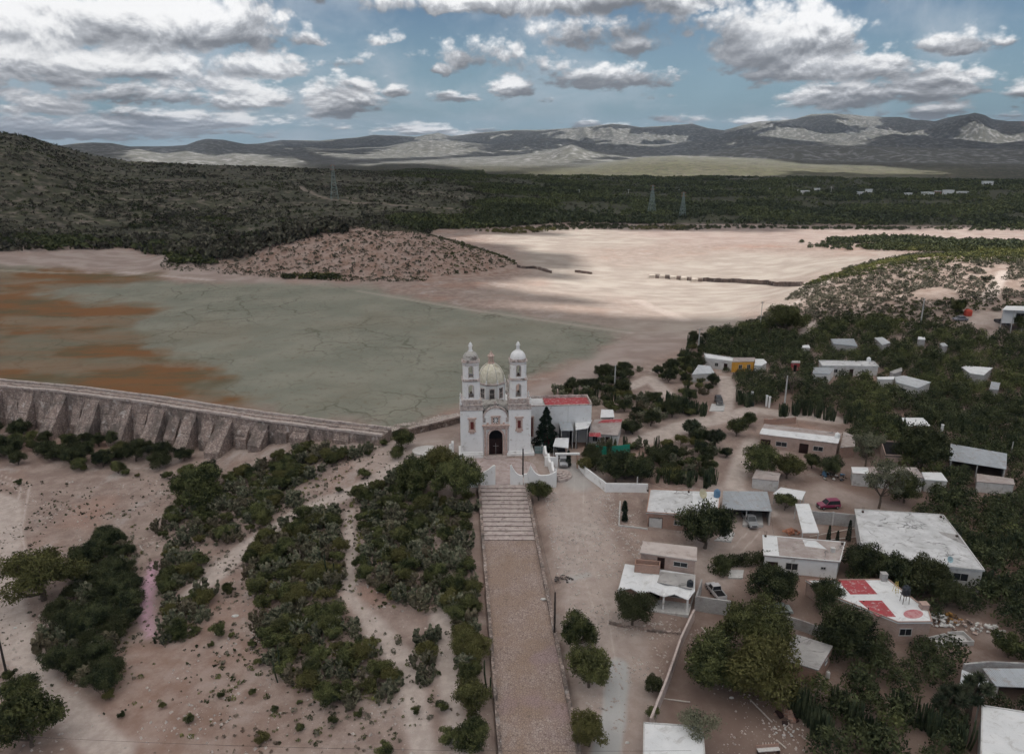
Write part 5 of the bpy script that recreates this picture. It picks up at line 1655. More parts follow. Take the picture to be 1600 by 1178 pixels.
HS('h10b', 'annex', [(1313, 699), (1336, 697), (1337, 682), (1318, 674)], 2.6, ROOF_B, BRICK, 'small red brick annex at the right end of the long pink house', 'shed', over=.05, keep=False)
HS('h12', 'roofless_room', [(1383, 712), (1411, 713), (1411, 692), (1376, 689)], 2.6, DARK, BRICK_P, 'dark open topped room with pale coping among the trees', 'shed', parapet=.3, over=.05)  # black slab over the top paints the shade inside the room
HS('h13', 'house', [(1332, 739), (1444.5, 747), (1432, 730), (1329.7, 729)], 2.9, ROOF_B, BLOCK_W, 'low cream house with brown and white roof behind the feathery pale tree', over=.15, openings=[(0, .25, .33, 0, 2.1, D_), (0, .6, .72, 1, 2.0, W_)],
   strip=[([(1332.2, 738.7), (1358, 740.6), (1356, 730.5), (1330, 729.3)], ROOF_W, 'white_strip')])
HS('h13b', 'house', [(1444.7, 749), (1481, 751.5), (1471, 738), (1440, 737.5)], 2.7, ROOF_W, BLOCK_W, 'small cream annex with plain white roof and one dark doorway', over=.12, openings=[(0, .45, .65, 0, 1.8, D_, dict(pm=DARK))])
HS('h14', 'barn', [(1484, 719), (1572.5, 733), (1573.6, 708.5), (1485.3, 693)], 3.6, TIN, BLOCK, 'open barn with slanting silver corrugated roof at the wood edge', 'barn', walls='open', drop=.7, thick=.07)
HS('h15', 'shed', [(1526, 752), (1585.7, 757), (1583.5, 747.5), (1526, 739.5)], 2.4, ROOF_B, BLOCK_W, 'narrow pale shed with brownish roof in front of the corrugated barn', 'shed', over=.1)
HS('h16', 'shed', [(1414, 664.5), (1454.5, 665.5), (1442.5, 652.5), (1409, 652.5)], 2.5, ROOF_W, BRICK, 'small brick shed with bright pale roof alone among cactus and trees', 'shed', over=.2, drop=.3)
HS('h17', 'house', [(1345, 849), (1392, 871), (1483, 885.5), (1539, 891.5), (1497, 834), (1474, 804.5), (1335, 795.5)], 3.8, ROOF, BLOCK_W, 'largest white stained flat roofed house, with dark window at its right end', parapet=0.16, over=.25,
   openings=[(2, .2, .62, 1.7, 3.0, W_)], strip=[([(1470, 834), (1496, 846), (1512, 853), (1500, 836), (1466, 830)], ROOF_G, 'grey_patch')])
HS('h18', 'canopy', [(1254, 831.8), (1280, 831.8), (1264, 786.5), (1242.7, 786.8)], 3.4, ROOF_W, CONC, 'long narrow white canopy on posts beside the grey block wall', 'canopy', walls='none', thick=.12)
HS('h19', 'house', [(1193, 867.5), (1313, 878), (1321, 847), (1191, 836)], 3.0, ROOF_B, WHITE2, 'white walled house with weathered brown roof and white left bay', parapet=0.12, over=.25,
   openings=[(0, .06, .18, 0, 2.0, D_), (0, .30, .46, .9, 2.1, W_), (0, .78, .84, 1.5, 1.9, W_)], strip=[([(1193.4, 867), (1217.5, 869), (1214, 838.2), (1191.5, 836.3)], ROOF_W, 'white_bay'), ([(1258, 853), (1292, 858), (1275, 845), (1254, 843)], ROOF_W, 'white_patch')])

# the zigzag-roofed porch house
def zigzag():
    zr = -4.9 + 3.1
    BL, BR = at_z(976.5, 881, zr), at_z(1086.4, 898, zr)
    front = [(965.8, 921.8), (985.6, 918.7), (1000.8, 927), (1016, 923.3), (1037.2, 931.8), (1053.9, 927.8), (1075.2, 937), (1085.8, 923)]
    zz = [zr - .15, zr + .3, zr - .3, zr + .25, zr - .3, zr + .25, zr - .3, zr + .1]
    zz = [zr - .1, zr + .22, zr - .42, zr + .0, zr - .42, zr + .0, zr - .42, zr + .1]
    F = [at_z(a, b, z) for (a, b), z in zip(front, zz)]
    c = (BL + BR + F[0] + F[6]) / 4
    root = empty('porch_house', (c[0], c[1], zr - 3.1), 0, 'two level house with folded white zigzag porch roof and brick upper room', 'house')
    off = root.location
    m = MB()
    n = len(F)
    B = [BL + (BR - BL) * i / (n - 1) for i in range(n)]
    B = [(b[0], b[1], zr + .05) for b in B]
    for i in range(n - 1):
        t = .14
        m.hexa([(F[i][0], F[i][1], F[i][2] - t), (F[i + 1][0], F[i + 1][1], F[i + 1][2] - t), (B[i + 1][0], B[i + 1][1], zr - t), (B[i][0], B[i][1], zr - t)],
               [tuple(F[i]), tuple(F[i + 1]), B[i + 1], B[i]])
    ro = m.build('roof', ROOF_W, root, off=off)
    gp = [at_z(a, b, zr) for a, b in [(1027, 910), (1081, 921), (1086, 898.5), (1032, 894)]]
    m = MB(); m.prism([(p[0], p[1]) for p in gp], zr + .02, [zr + .12, zr + .17, zr + .1, zr + .1]); m.build('grey_roof_bay', ROOF_G, ro, off=off)
    # floor slab, back wall and columns
    fp = [F[0], F[6], BR, BL]
    fl = [(p[0], p[1]) for p in fp]
    m = MB(); m.prism(inset(fl, -.2), zr - 5, zr - 3.0); m.build('porch_floor', CONC, root, off=off)
    k = .45
    a_, b_ = np.array(F[0][:2]) + (BL[:2] - F[0][:2]) * k, np.array(F[6][:2]) + (BR[:2] - F[6][:2]) * k
    m = MB(); wall_run(m, a_, b_, zr - 3, zr - 3, zr - .3, zr - .3, .2); wall_run(m, b_, BR[:2], zr - 3.5, zr - 3.5, zr - .15, zr - .15, .2); wall_run(m, BL[:2], a_, zr - 3.5, zr - 3.5, zr - .15, zr - .15, .2)
    m.build('wall', BRICK, root, off=off)
    opening(root, off, a_, b_, .42, .56, 0, 2.1, 'door', zr - 3, pm=DARK)
    opening(root, off, a_, b_, .70, .86, .9, 2.1, 'window', zr - 3)
    for i in (2, 4, 6):
        p = F[i] + (B[i] - F[i]) * .08
        m = MB(); m.obox((p[0], p[1], zr - 1.8), (.26, .26, 2.9)); m.build('post', WHITE, root, off=off)
    p = F[0] + (B[0] - F[0]) * .1
    m = MB(); m.obox((p[0], p[1], zr - 1.8), (.26, .26, 2.9)); m.build('post', WHITE, root, off=off)
    # upper room
    zu = zr + 2.5
    q = [at_z(a, b, zu) for a, b in [(999.2, 862.8), (1088.6, 875.5), (1089.5, 855.5), (1005.3, 846)]]
    q = [(p[0], p[1]) for p in q]
    m = MB(); m.prism(q, [zu - .2, zu - .2, zu - .1, zu - .1], [zu, zu, zu + .12, zu + .12]); m.build('upper_roof', roof_mat('ribbed_beige_roof', (.47, .40, .37), (.55, .49, .46), (.34, .28, .25), False), root, off=off)
    wq = inset(q, .2)
    m = MB()
    for i in range(4): wall_run(m, wq[i], wq[(i + 1) % 4], zr - 4, zr - 4, zu - .21, zu - .21, .2)
    m.build('upper_wall', BRICK_P, root, off=off)
    opening(root, off, wq[0], wq[1], .62, .86, .75, 1.5, 'window', zr + .2)
    opening(root, off, wq[0], wq[1], .32, .44, .1, 1.9, 'door', zr + .1)
    bx = [at_z(a, b, zr + 1.6) for a, b in [(991.6, 881), (1031, 884), (1032.2, 876), (993, 873)]]
    m = MB(); bq = [(p[0], p[1]) for p in bx]
    for i in range(4): wall_run(m, bq[i], bq[(i + 1) % 4], zr + .06, zr + .06, zr + 1.6, zr + 1.6, .15)
    m.build('brick_parapet', BRICK, root, off=off)
    FOOT.append((fl, 1.0)); FOOT.append((q, 1.0)); ROOFPX.append(([(966, 945), (1086, 960), (1089, 850), (999, 846)], proj((c[0], c[1], zr))[2]))
    return off
zigzag()
HS('h22', 'house', [(1300, 931), (1403, 972.5), (1457, 972), (1452, 955), (1388, 905), (1258, 906)], 3.3, ROOF_W, BRICK_P, 'white flat roofed house painted with red squares and a red circle', parapet=0.16, over=.15,
   openings=[(1, .12, .46, 1.3, 2.4, W_)],
   strip=[([(1329, 928.5), (1371, 928), (1350.5, 904.8), (1307, 904.8)], REDP, 'red_square'), ([(1370, 962.5), (1400, 963.5), (1378, 938), (1341, 938)], REDP, 'red_square'),
          ([(1427 + 15.5 * math.cos(a), 959 + 7 * math.sin(a)) for a in np.linspace(0, 2 * math.pi, 20, endpoint=False)][::-1], pmat('faded_red_paint', (.46, .16, .18), (.52, .30, .30), 2), 'red_circle')])
HS('h23', 'hut', [(1215, 1027), (1279, 1046.5), (1301.7, 1008.5), (1243.8, 990.5)], 3.0, ROOF_G, BRICK, 'red brick hut with mottled grey slanting roof among dark trees', 'hut', over=.12, drop=.2, openings=[(1, .55, .7, 1.6, 2.2, W_)])
HS('h24', 'house', [(1531, 1215), (1640, 1230), (1640, 1120), (1600, 1112), (1533.5, 1101.5)], 3.4, ROOF_W, BLOCK_W, 'large plain white roofed building cut by the bottom right corner', parapet=0.15, over=.2)
HS('h24b', 'shelter', [(1556, 1071.5), (1640, 1075), (1640, 1044), (1535, 1043.5)], 3.0, TIN, BLOCK, 'corrugated metal shelter over a dark yard at the right edge', 'shed', walls='open', drop=.4, thick=.07)
HS('h24c', 'awning', [(1500, 1068), (1531, 1100), (1545, 1063.5), (1503, 1045.5)], 3.1, TIN_W, CONC, 'tilted white sheet awning beside the corrugated shelter', 'canopy', walls='none', thick=.05)
path_wall('block_wall', [(1502, 1068), (1540, 1064), (1640, 1068)], None, 3.2, .3, BLOCK, 'grey block wall behind the corrugated shelter at the right edge')
HS('h25', 'house', [(1004, 1225), (1106, 1225), (1098, 1135), (1005.5, 1128.5)], 3.0, ROOF_W, BLOCK_W, 'plain pale concrete roof at the bottom edge by the boundary wall end', parapet=0.15, over=.2)

# far part of the village
HS('b1', 'house', [(1103, 560), (1152, 566), (1152, 560.5), (1100, 552.5)], 3.0, ROOF_W, BLOCK_W, 'long house with bright white roof left of the orange house', parapet=0.2, over=.15, openings=[(0, .3, .4, .9, 1.9, W_), (0, .6, .7, 0, 2, D_)])
HS('borange', 'house', [(1144, 565.5), (1178.5, 564.5), (1180, 558.5), (1146, 558.5)], 3.2, ROOF_B, ORANGE, 'orange walled house with two dark windows among the far trees', over=.05,
   openings=[(0, .32, .46, 1.0, 2.2, W_), (0, .7, .84, .8, 2.2, W_)])
HS('b1c', 'shed', [(1178.8, 571), (1190, 571.5), (1198.5, 566), (1193, 561), (1180, 560.5)], 2.7, ROOF_W, BLOCK_W, 'small white roofed shed attached right of the orange house', 'shed', over=.1)
HS('b2', 'shed', [(1081, 585), (1117, 583), (1110, 572), (1091, 570)], 2.8, TIN_W, BLOCK_W, 'grey white sheet roofed shed left of the sandy lane', 'shed', over=.15, drop=.3)
HS('b3', 'outhouse', [(1236, 566.5), (1250.5, 567), (1250, 563.5), (1238, 563.5)], 2.8, ROOF_G, REDP, 'tiny outhouse with a dark red side and open dark doorway', 'shed', over=.05, openings=[(0, .35, .65, 0, 2.1, D_, dict(pm=DARK))])
HS('b4', 'house', [(1269.5, 583), (1297, 584.5), (1304, 575), (1271.5, 573.5)], 2.8, TIN, WHITE2, 'small house with grey sheet roof and bright white front wall', over=.1, drop=.3, openings=[(0, .7, .82, .8, 1.8, W_)])
HS('b5', 'house', [(1284, 572), (1373.5, 573), (1366, 565), (1279, 563.5)], 2.8, ROOF, BLOCK_W, 'long low pale roofed house with water tank on top, far right woods', parapet=0.2, over=.15, openings=[(0, .2, .28, 1, 2, W_), (0, .5, .56, 0, 2, D_)])
HS('b6', 'shed', [(1379, 539), (1392, 535.5), (1379, 526.6), (1366, 527.8)], 2.6, TIN_W, BLOCK, 'small light sheet roof, second of the row far behind in the wood', 'shed', over=.1)
HS('b7', 'shed', [(1302, 537), (1340, 541), (1334, 529), (1298, 529.5)], 2.8, TIN, BLOCK, 'grey sheet roof half hidden by the tallest far tree', 'shed', over=.1)
HS('b8', 'shed', [(1397, 584), (1410, 579.5), (1408.6, 573.5), (1390, 581)], 2.6, ROOF_G, BLOCK, 'small slanting grey roof behind the big blue white roofed house', 'shed', over=.1)
HS('b9', 'house', [(1400, 597), (1434, 606.5), (1455, 597), (1412, 586.5), (1398, 588.5)], 3.0, TIN_W, BLOCK_W, 'house with wide ribbed bluish white roof ringed by dark trees', over=.2, openings=[(0, .3, .5, .8, 1.9, W_)])
HS('b9b', 'shed', [(1372, 592.5), (1396, 593), (1398, 588), (1370, 589)], 2.6, ROOF_W, BLOCK_W, 'low white roof touching the wide ribbed bluish roof', 'shed', over=.1)
HS('b10', 'house', [(1515.6, 583), (1537, 586), (1551, 574.5), (1510.5, 571.5), (1502, 573.5)], 2.8, ROOF_W, BLOCK, 'plain flat pale roof near the right edge of the wood', over=.15)
HS('b11', 'shed', [(1546, 608), (1560, 609), (1563, 598), (1549, 596)], 2.5, TIN, BLOCK, 'ragged grey tarpaulin roof at the right edge of the wood', 'shed', over=.1, drop=.6)
HS('b12', 'house', [(1566, 484), (1640, 487), (1640, 479), (1572, 478)], 3.4, WHITE2, WHITE2, 'modern white flat roofed house on the scrub hill at the right edge', over=.4, porch=1.5, openings=[(0, .3, .5, .5, 2.4, W_)])
HS('b13', 'shed', [(1434, 530), (1446, 530.5), (1445, 526.5), (1435, 526)], 2.4, ROOF_W, BLOCK, 'tiny white roof left of the far right wood edge', 'shed', over=.05)
HS('b14', 'shed', [(1473, 541), (1481, 540), (1476, 535.5), (1468, 536.5)], 2.2, TIN_W, BLOCK, 'tiny tilted sheet roof rightmost of the far row', 'shed', over=.05)
HS('b15', 'shed', [(1253, 543), (1266, 543.5), (1264, 539), (1254, 539)], 2.4, ROOF_W, BLOCK, 'small scrap of white roof behind the tall cactus row', 'shed', over=.05)
# far plain buildings
for (a, b, w, hgt, lab) in [(1259, 305, 12, 3, 'far white house left end of the plain beyond the lake'), (1277, 301, 8, 3, 'small far white house just above another on the plain'),
                            (1346, 307, 10, 3, 'pair member of far grey houses, left one, on the dark plain'), (1358, 305, 9, 4, 'right one of the far pair of grey white houses on the plain'),
                            (1451, 308, 16, 3, 'left long white building of the far hamlet'), (1466, 306, 8, 3, 'red walled building in the middle of the far hamlet'),
                            (1483, 307, 14, 4, 'right white building of the far hamlet'), (1505, 306, 14, 2.5, 'low pale building right of the far hamlet'), (1544, 292, 14, 4, 'highest far white house on the plain near the right edge'), (1420, 308, 10, 2.5, 'low pale far building left of the hamlet')]:
    p = P(a, b); d = proj(p)[2]; wm = w * d / FPX
    r = empty('farmhouse', p, random.uniform(-.1, .1), lab, 'house', 'far houses on the plain')
    m = MB(); m.box(-wm / 2, wm / 2, 0, wm * .6, -2, hgt * 1.6); m.build('wall', REDP if 'red' in lab else WHITE2, r)
    m = MB(); m.box(-wm / 2 - .4, wm / 2 + .4, -.4, wm * .6 + .4, hgt * 1.6 + .002, hgt * 1.6 + .5); m.build('roof', ROOF_W, r)
    m = MB(); m.box(-wm * .3, -wm * .15, -.1, -.002, 1, 3); m.box(wm * .1, wm * .25, -.1, -.002, 1, 3); m.build('window', GLASS, r)

# ruins on the salt flat
pil = None
for k, (a, b) in enumerate([(1019, 434), (1034, 435), (1052, 436.5), (1068, 438), (1085, 440)]):
    p = P(a, b)
    lab = ['first', 'second', 'third', 'fourth', 'fifth'][k] + ' pale stub of the ruined arcade on the white flat, counted from left'
    m = MB(); m.box(-1.6, 1.6, -1.4, 1.4, -1, 1.7); m.mi = 1; m.box(1.6, 4.4, -1.2, 1.3, -1, 2.0)  # pale block as sunlit part, dark block as painted shaded side
    o = m.build('ruined_pier', [pmat('painted_sunlit_stone', (.50, .43, .37), (.58, .51, .45), 1, grime=(.3, .25, .2), gs=.8), RUBBLE_D] if k == 0 else pil, loc=p, bevel=.08)
    if k == 0: pil = list(o.data.materials)
    o.rotation_euler.z = -.15
    tag(o, lab, 'ruin', 'stubs of the ruined arcade')
path_wall('ruined_wall', [(1098, 440), (1150, 442), (1200, 445), (1252, 447)], None, 2.2, 1.0, RUBBLE_D, 'long dark ruined wall crossing the white flat towards the scrub hill', jit=.2, n_sub=6)
path_wall('ruined_wall', [(808, 418), (835, 420), (860, 427)], None, 1.5, 1.0, RUBBLE_D, 'short dark ruined wall at the tip of the red hill', jit=.3, n_sub=4)
path_wall('ruined_wall', [(898, 426), (925, 429)], None, 1.4, 1.0, RUBBLE_D, 'small ruined wall fragment on the sand between hill and arcade', jit=.3, n_sub=3)

# ================================================================== vegetation
LEAF = leaf_mat('mesquite_leaf', (.036, .046, .020), (.135, .145, .058), .55, (.15, .135, .05))
LEAF_D = leaf_mat('dark_leaf', (.024, .032, .017), (.085, .096, .044), .55, (.06, .065, .03))
LEAF_P = leaf_mat('pale_feathery_leaf', (.12, .125, .085), (.20, .20, .135), .6)
LEAF_C = leaf_mat('conifer_leaf', (.014, .026, .020), (.035, .052, .032), .8)
PAD = leaf_mat('prickly_pear_pad', (.085, .10, .062), (.24, .23, .16), 1.6, (.16, .125, .085))
ORG = leaf_mat('organ_cactus_green', (.035, .05, .03), (.085, .10, .055), .8)
BOUG = leaf_mat('bougainvillea_flower', (.36, .012, .07), (.55, .02, .13), 1.2)
DRY = leaf_mat('dry_twig', (.16, .12, .09), (.30, .25, .20), .8)

def leaf_cloud(rng, lobes, n, size, flat=.75, shell=.55, up=.25):
    """leaf-sized quads through the volume of several lobes; returns verts, faces"""
    w = np.array([l[3] * l[4] * l[5] for l in lobes]) ** .67
    pick = rng.choice(len(lobes), n, p=w / w.sum())
    L = np.array(lobes)[pick]
    d = rng.normal(size=(n, 3)); d /= np.linalg.norm(d, axis=1)[:, None]
    rad = shell + (1 - shell) * rng.random(n) ** .7
    rad *= 1 + .16 * rng.normal(size=n)
    c = L[:, :3] + d * rad[:, None] * L[:, 3:6]
    nrm = d * .6 + rng.normal(size=(n, 3)) * .6 + np.array([0, 0, up]); nrm /= np.linalg.norm(nrm, axis=1)[:, None]
    t = np.cross(nrm, rng.normal(size=(n, 3))); t /= np.linalg.norm(t, axis=1)[:, None] + 1e-9
    b = np.cross(nrm, t)
    s = size * (.6 + .8 * rng.random(n))[:, None]
    V = np.stack([c - t * s * .9, c - b * s * flat * .5, c + t * s * .9, c + b * s * flat * .5], 1).reshape(-1, 3)
    F = np.arange(4 * n).reshape(n, 4)
    return V, F

def limb_mesh(name, rng, lobes, trunk_h, r0, mat, n_limb=7):
    m = MB()
    top = Vector((rng.normal() * .15, rng.normal() * .15, trunk_h))
    mid = top * .5 + Vector((rng.normal() * .12, rng.normal() * .12, 0))
    m.tube((0, 0, -.8), mid, r0 * 1.25, r0 * .95, 7); m.tube(mid, top, r0 * .95, r0 * .8, 7)
    for i in range(min(n_limb, len(lobes))):
        l = lobes[i]; c = Vector(l[:3])
        k = top.lerp(c, .5) + Vector((0, 0, -.12 * (c - top).length))
        m.tube(top * .95, k, r0 * .6, r0 * .4, 6); m.tube(k, c + Vector((0, 0, l[5] * .2)), r0 * .4, r0 * .12, 5)
        for j in range(2):
            e = c + Vector((rng.normal() * l[3] * .6, rng.normal() * l[4] * .6, abs(rng.normal()) * l[5] * .5))
            m.tube(k, e, r0 * .25, r0 * .06, 4)
    me_o = m.build(name, mat)
    me = me_o.data
    bpy.data.objects.remove(me_o)
    return me

def crown_proto(seed, R_, H_, base, nl, n, size, flatness=.6, mat=LEAF, spread=.62, shell=.5):
    """crown radius R_, from base to H_"""
    rng = np.random.default_rng(seed)
    lobes = []
    zc = (base + H_) / 2
    for i in range(nl):
        a = 2 * math.pi * i / nl * 1.0 + rng.random() * .9
        rr = R_ * spread * (.35 + .75 * rng.random()) if i else 0
        lr = R_ * (.22 + .20 * rng.random()) * (1.45 if i == 0 else 1)
        z = zc + (H_ - base) * .5 * (rng.random() - .35) * .9 - (rr / R_) ** 2 * (H_ - base) * .18
        lobes.append((rr * math.cos(a), rr * math.sin(a), z, lr, lr * (.85 + .3 * rng.random()), lr * flatness * (.8 + .4 * rng.random())))
    V, F = leaf_cloud(rng, lobes, n, size, shell=shell)
    me = mesh_np('crown', V, F, [mat])
    return me, lobes, rng

TREES = {}
def tree_proto(kind, seed, R_, H_, base, nl, n, size, r0, mat=LEAF, trunk=None, **k):
    cm, lobes, rng = crown_proto(seed, R_, H_, base, int(nl * 1.5), n, size, mat=mat, **k)
    tm = limb_mesh('trunk', rng, lobes[1:] + lobes[:1], base * .75 + .2, r0, BARK, 7)
    TREES.setdefault(kind, []).append((cm, tm, R_))
for s in range(4): tree_proto('tree', 10 + s, 3.6, 5.6, .7, 12, 9500, .185, .22, flatness=.82, spread=.70)
for s in range(3): tree_proto('bush', 30 + s, 2.2, 2.9, .3, 9, 3600, .155, .09, flatness=.72)
for s in range(4): tree_proto('dark', 50 + s, 4.2, 6.6, .9, 13, 12000, .195, .26, mat=LEAF_D, flatness=.85, spread=.72)
for s in range(2): tree_proto('bigwide', 70 + s, 5.0, 7.0, 1.2, 16, 18000, .19, .38, flatness=.68, spread=.78)
for s in range(2): tree_proto('pale', 80 + s, 3.6, 6.2, 2.0, 9, 2200, .2, .16, mat=LEAF_P, shell=.3)
for s in range(1): tree_proto('dryt', 90 + s, 3.2, 5.4, 1.8, 8, 260, .2, .16, mat=DRY, shell=.3)

def cone_proto(seed, R_, H_, n, size, mat, r0=.15, pw=1.0, ragged=.25):
    rng = np.random.default_rng(seed)
    z = rng.random(n) ** 1.15 * (H_ - .5) + .5
    rr = R_ * (1 - z / H_) ** pw * (1 + ragged * np.sin(z * 4 + rng.random() * 6)) * (.45 + .6 * rng.random(n) ** .5) + .04
    a = rng.random(n) * 2 * math.pi
    rr *= 1 + ragged * .8 * np.sin(a * 3 + z * 1.3)
    c = np.stack([rr * np.cos(a), rr * np.sin(a), z - rr * .25], -1)
    t = np.stack([np.cos(a), np.sin(a), -.35 + rng.normal(size=n) * .4], -1); t /= np.linalg.norm(t, axis=1)[:, None]
    b = np.cross(t, rng.normal(size=(n, 3))); b /= np.linalg.norm(b, axis=1)[:, None]
    s = size * (.6 + .8 * rng.random(n))[:, None]
    V = np.stack([c - t * s, c - b * s * .3, c + t * s, c + b * s * .3], 1).reshape(-1, 3)
    me = mesh_np('crown', V, np.arange(4 * n).reshape(n, 4), [mat])
    m = MB(); m.tube((0, 0, -.8), (0, 0, H_ * .85), r0, r0 * .25, 6); o = m.build('trunk', BARK); tm = o.data; bpy.data.objects.remove(o)
    return me, tm, R_
TREES['conifer'] = [cone_proto(5, 3.0, 9.5, 7000, .28, LEAF_C, .22, .8)]
TREES['cypress'] = [cone_proto(6, .55, 6.5, 1800, .16, LEAF_C, .1, .45, .08)]

def pear_proto(seed, R_, H_, n):
    rng = np.random.default_rng(seed)
    m = MB()
    tips = [(Vector((rng.normal() * R_ * .35, rng.normal() * R_ * .35, .1)), 0) for _ in range(9)]
    k = 0
    while k < n and tips:
        i = rng.integers(len(tips)); p, lv = tips[i]
        out = Vector((p.x, p.y, 0)) * .5 / R_
        d = Vector((rng.normal() * .45, rng.normal() * .45, .75)) + out; d.normalize()
        s = .24 + .1 * rng.random()
        c = p + d * s
        if c.z > H_ or math.hypot(c.x, c.y) > R_: 
            if rng.random() < .3: tips.pop(i)
            continue
        side = d.cross(Vector((rng.normal(), rng.normal(), rng.normal()))).normalized(); nn = d.cross(side).normalized()
        ring_ = [(math.cos(a), math.sin(a)) for a in np.linspace(0, 2 * math.pi, 8, endpoint=False)]
        top = [c + d * (s * x) + side * (s * .78 * y) for x, y in ring_]
        b = len(m.v)
        m._add([q + nn * .035 for q in top] + [q - nn * .035 for q in top], [tuple(range(8)), tuple(range(15, 7, -1))] + [(j, 8 + j, 8 + (j + 1) % 8, (j + 1) % 8) for j in range(8)])
        tips.append((c + d * s * .7, lv + 1))
        if rng.random() < .45: tips.append((c + d * s * .5 + side * s * .5, lv + 1))
        if lv > 4: tips.pop(i)
        k += 1
    o = m.build('pads', PAD); me = o.data; bpy.data.objects.remove(o)
    return me
PEARS = [pear_proto(200 + s, 1.9, 2.3, 260) for s in range(4)]

def organ_proto(seed, nst, hh):
    rng = np.random.default_rng(seed)
    m = MB()
    for i in range(nst):
        a = rng.random() * 6.28; r = (rng.random() ** .5) * .55
        x, y = r * math.cos(a), r * math.sin(a)
        h = hh * (.55 + .5 * rng.random()); x2, y2 = x * 1.7, y * 1.7
        k = 8; pr = []
        b = len(m.v)
        vs = []
        for (xx, yy, z, rr) in ((x, y, -.4, .09), (x + (x2 - x) * .5, y + (y2 - y) * .5, h * .25, .11), (x2, y2, h * .6, .11), (x2, y2, h * .93, .10), (x2, y2, h, .03)):
            for j in range(k):
                rj = rr * (1.15 if j % 2 else .8)
                vs.append((xx + rj * math.cos(6.283 * j / k), yy + rj * math.sin(6.283 * j / k), z))
        fs = [(q * k + j, q * k + (j + 1) % k, (q + 1) * k + (j + 1) % k, (q + 1) * k + j) for q in range(4) for j in range(k)] + [tuple(4 * k + j for j in range(k))]
        m._add(vs, fs)
    o = m.build('stems', ORG); me = o.data; bpy.data.objects.remove(o)
    return me
ORGANS = [organ_proto(300 + s, 9 + 2 * s, 4.2) for s in range(3)]
COLUMN = organ_proto(330, 2, 5.0)

# ---- landmarks for the labels
LM = [('the stair foot', at_z(796, 848, -3)), ('the round stair tree', P(842, 800)), ('the dam end', P(604, 690)), ('the ramp pole', P(866, 1002)),
      ('the left corner pole', P(9, 1058)), ('the pink strip', P(228, 950)), ('the zigzag porch', P(1025, 950)), ('the carport', P(1166, 815)),
      ('the pink brick house', P(1250, 712)), ('the red roof', P(1400, 1000)), ('the brick hut', P(1270, 1066)), ('the largest roof', P(1440, 900)),
      ('the orange house', P(1160, 577)), ('the black car', P(1123, 630)), ('the barn', P(1530, 745)), ('the ribbed roof', P(1430, 612)),
      ('the church front', CH), ('the lane pole', P(1224, 648)), ('the church wing', P(935, 660)), ('the rightmost pale roof', P(1525, 590)),
      ('the corner roof', P(1545, 1130)), ('the corner trees', P(60, 1140)), ('the wide tree', P(72, 930)), ('the ramp bottom', at_z(845, 1150, -6)), ('the ramp middle', at_z(815, 980, -4.5)),
      ('the stair top', at_z(785, 757, -1)), ('the white wall bend', P(946, 769)), ('the dam middle', P(320, 720)), ('the wood shed', P(1432, 672)),
      ('the rendered shed', P(1196, 768)), ('the bottom roof', P(1050, 1150)), ('the path fork', P(545, 900)), ('the far lane', P(1015, 590))]
LM = [(n, Vector((p[0], p[1], 0))) for n, p in LM]
DEFER = []
def where_label(adj, kind, x, y):
    """labels are given at the end, once every neighbour is known"""
    DEFER.append([adj, kind, x, y, None])
    return 'plant'
def ordinal(n):
    ones = ['', 'first', 'second', 'third', 'fourth', 'fifth', 'sixth', 'seventh', 'eighth', 'ninth', 'tenth', 'eleventh', 'twelfth', 'thirteenth', 'fourteenth', 'fifteenth', 'sixteenth', 'seventeenth', 'eighteenth', 'nineteenth']
    tens = {20: 'twent', 30: 'thirt', 40: 'fort', 50: 'fift', 60: 'sixt', 70: 'sevent', 80: 'eight', 90: 'ninet'}
    if n < 20: return ones[n]
    t, o = n // 10 * 10, n % 10
    return tens[t] + 'ieth' if o == 0 else tens[t] + 'y-' + ones[o]
def finish_labels():
    groups = {}
    for e in DEFER:
        adj, kind, x, y, o = e
        n, p = min(LM, key=lambda l: (l[1].x - x) ** 2 + (l[1].y - y) ** 2)
        dx, dy = x - p.x, y - p.y
        a, b = abs(dx), abs(dy)
        h = 'left' if dx < 0 else 'right'
        if a > 2.4 * b: side = h + ' of'
        elif b > 2.4 * a: side = 'behind' if dy > 0 else 'before'
        else: side = ('behind' if dy > 0 else 'before') + ' and ' + h + ' of'
        groups.setdefault((adj, kind, side, n), []).append((math.hypot(dx, dy), e))
    for (adj, kind, side, n), es in groups.items():
        es.sort(key=lambda t: t[0])
        for k, (_, e) in enumerate(es):
            tail = '' if len(es) == 1 else (', nearest to it' if k == 0 else ', %s nearest to it' % ordinal(k + 1))
            e[4]['label'] = '%s %s %s %s%s' % (adj, kind, side, n, tail)
COUNT = {}
def plant(kind, x, y, s, adj, name, cat, group, rz=None, sz=None, zoff=0, noun=None, label=None):
    z = hz(x, y) + zoff
    protos = TREES[kind]
    cm, tm, R_ = protos[RNG.integers(len(protos))]
    rz = RNG.random() * 6.28 if rz is None else rz
    o = empty(name, (x, y, z), rz, label or where_label(adj, noun or cat, x, y), cat, group)
    if not label: DEFER[-1][4] = o
    o.scale = (s, s, s * (sz or (.88 + .24 * RNG.random())))
    link('trunk', tm, o); link('crown', cm, o)
    COUNT[cat] = COUNT.get(cat, 0) + 1
    return o
def single(me, name, x, y, s, adj, cat, group, sz=1, label=None, noun=None):
    o = link(name, me, None, (x, y, hz(x, y)), RNG.random() * 6.28)
    o.scale = (s, s, s * sz)
    tag(o, label or where_label(adj, noun or cat, x, y), cat, group)
    if not label: DEFER[-1][4] = o
    COUNT[cat] = COUNT.get(cat, 0) + 1
    return o

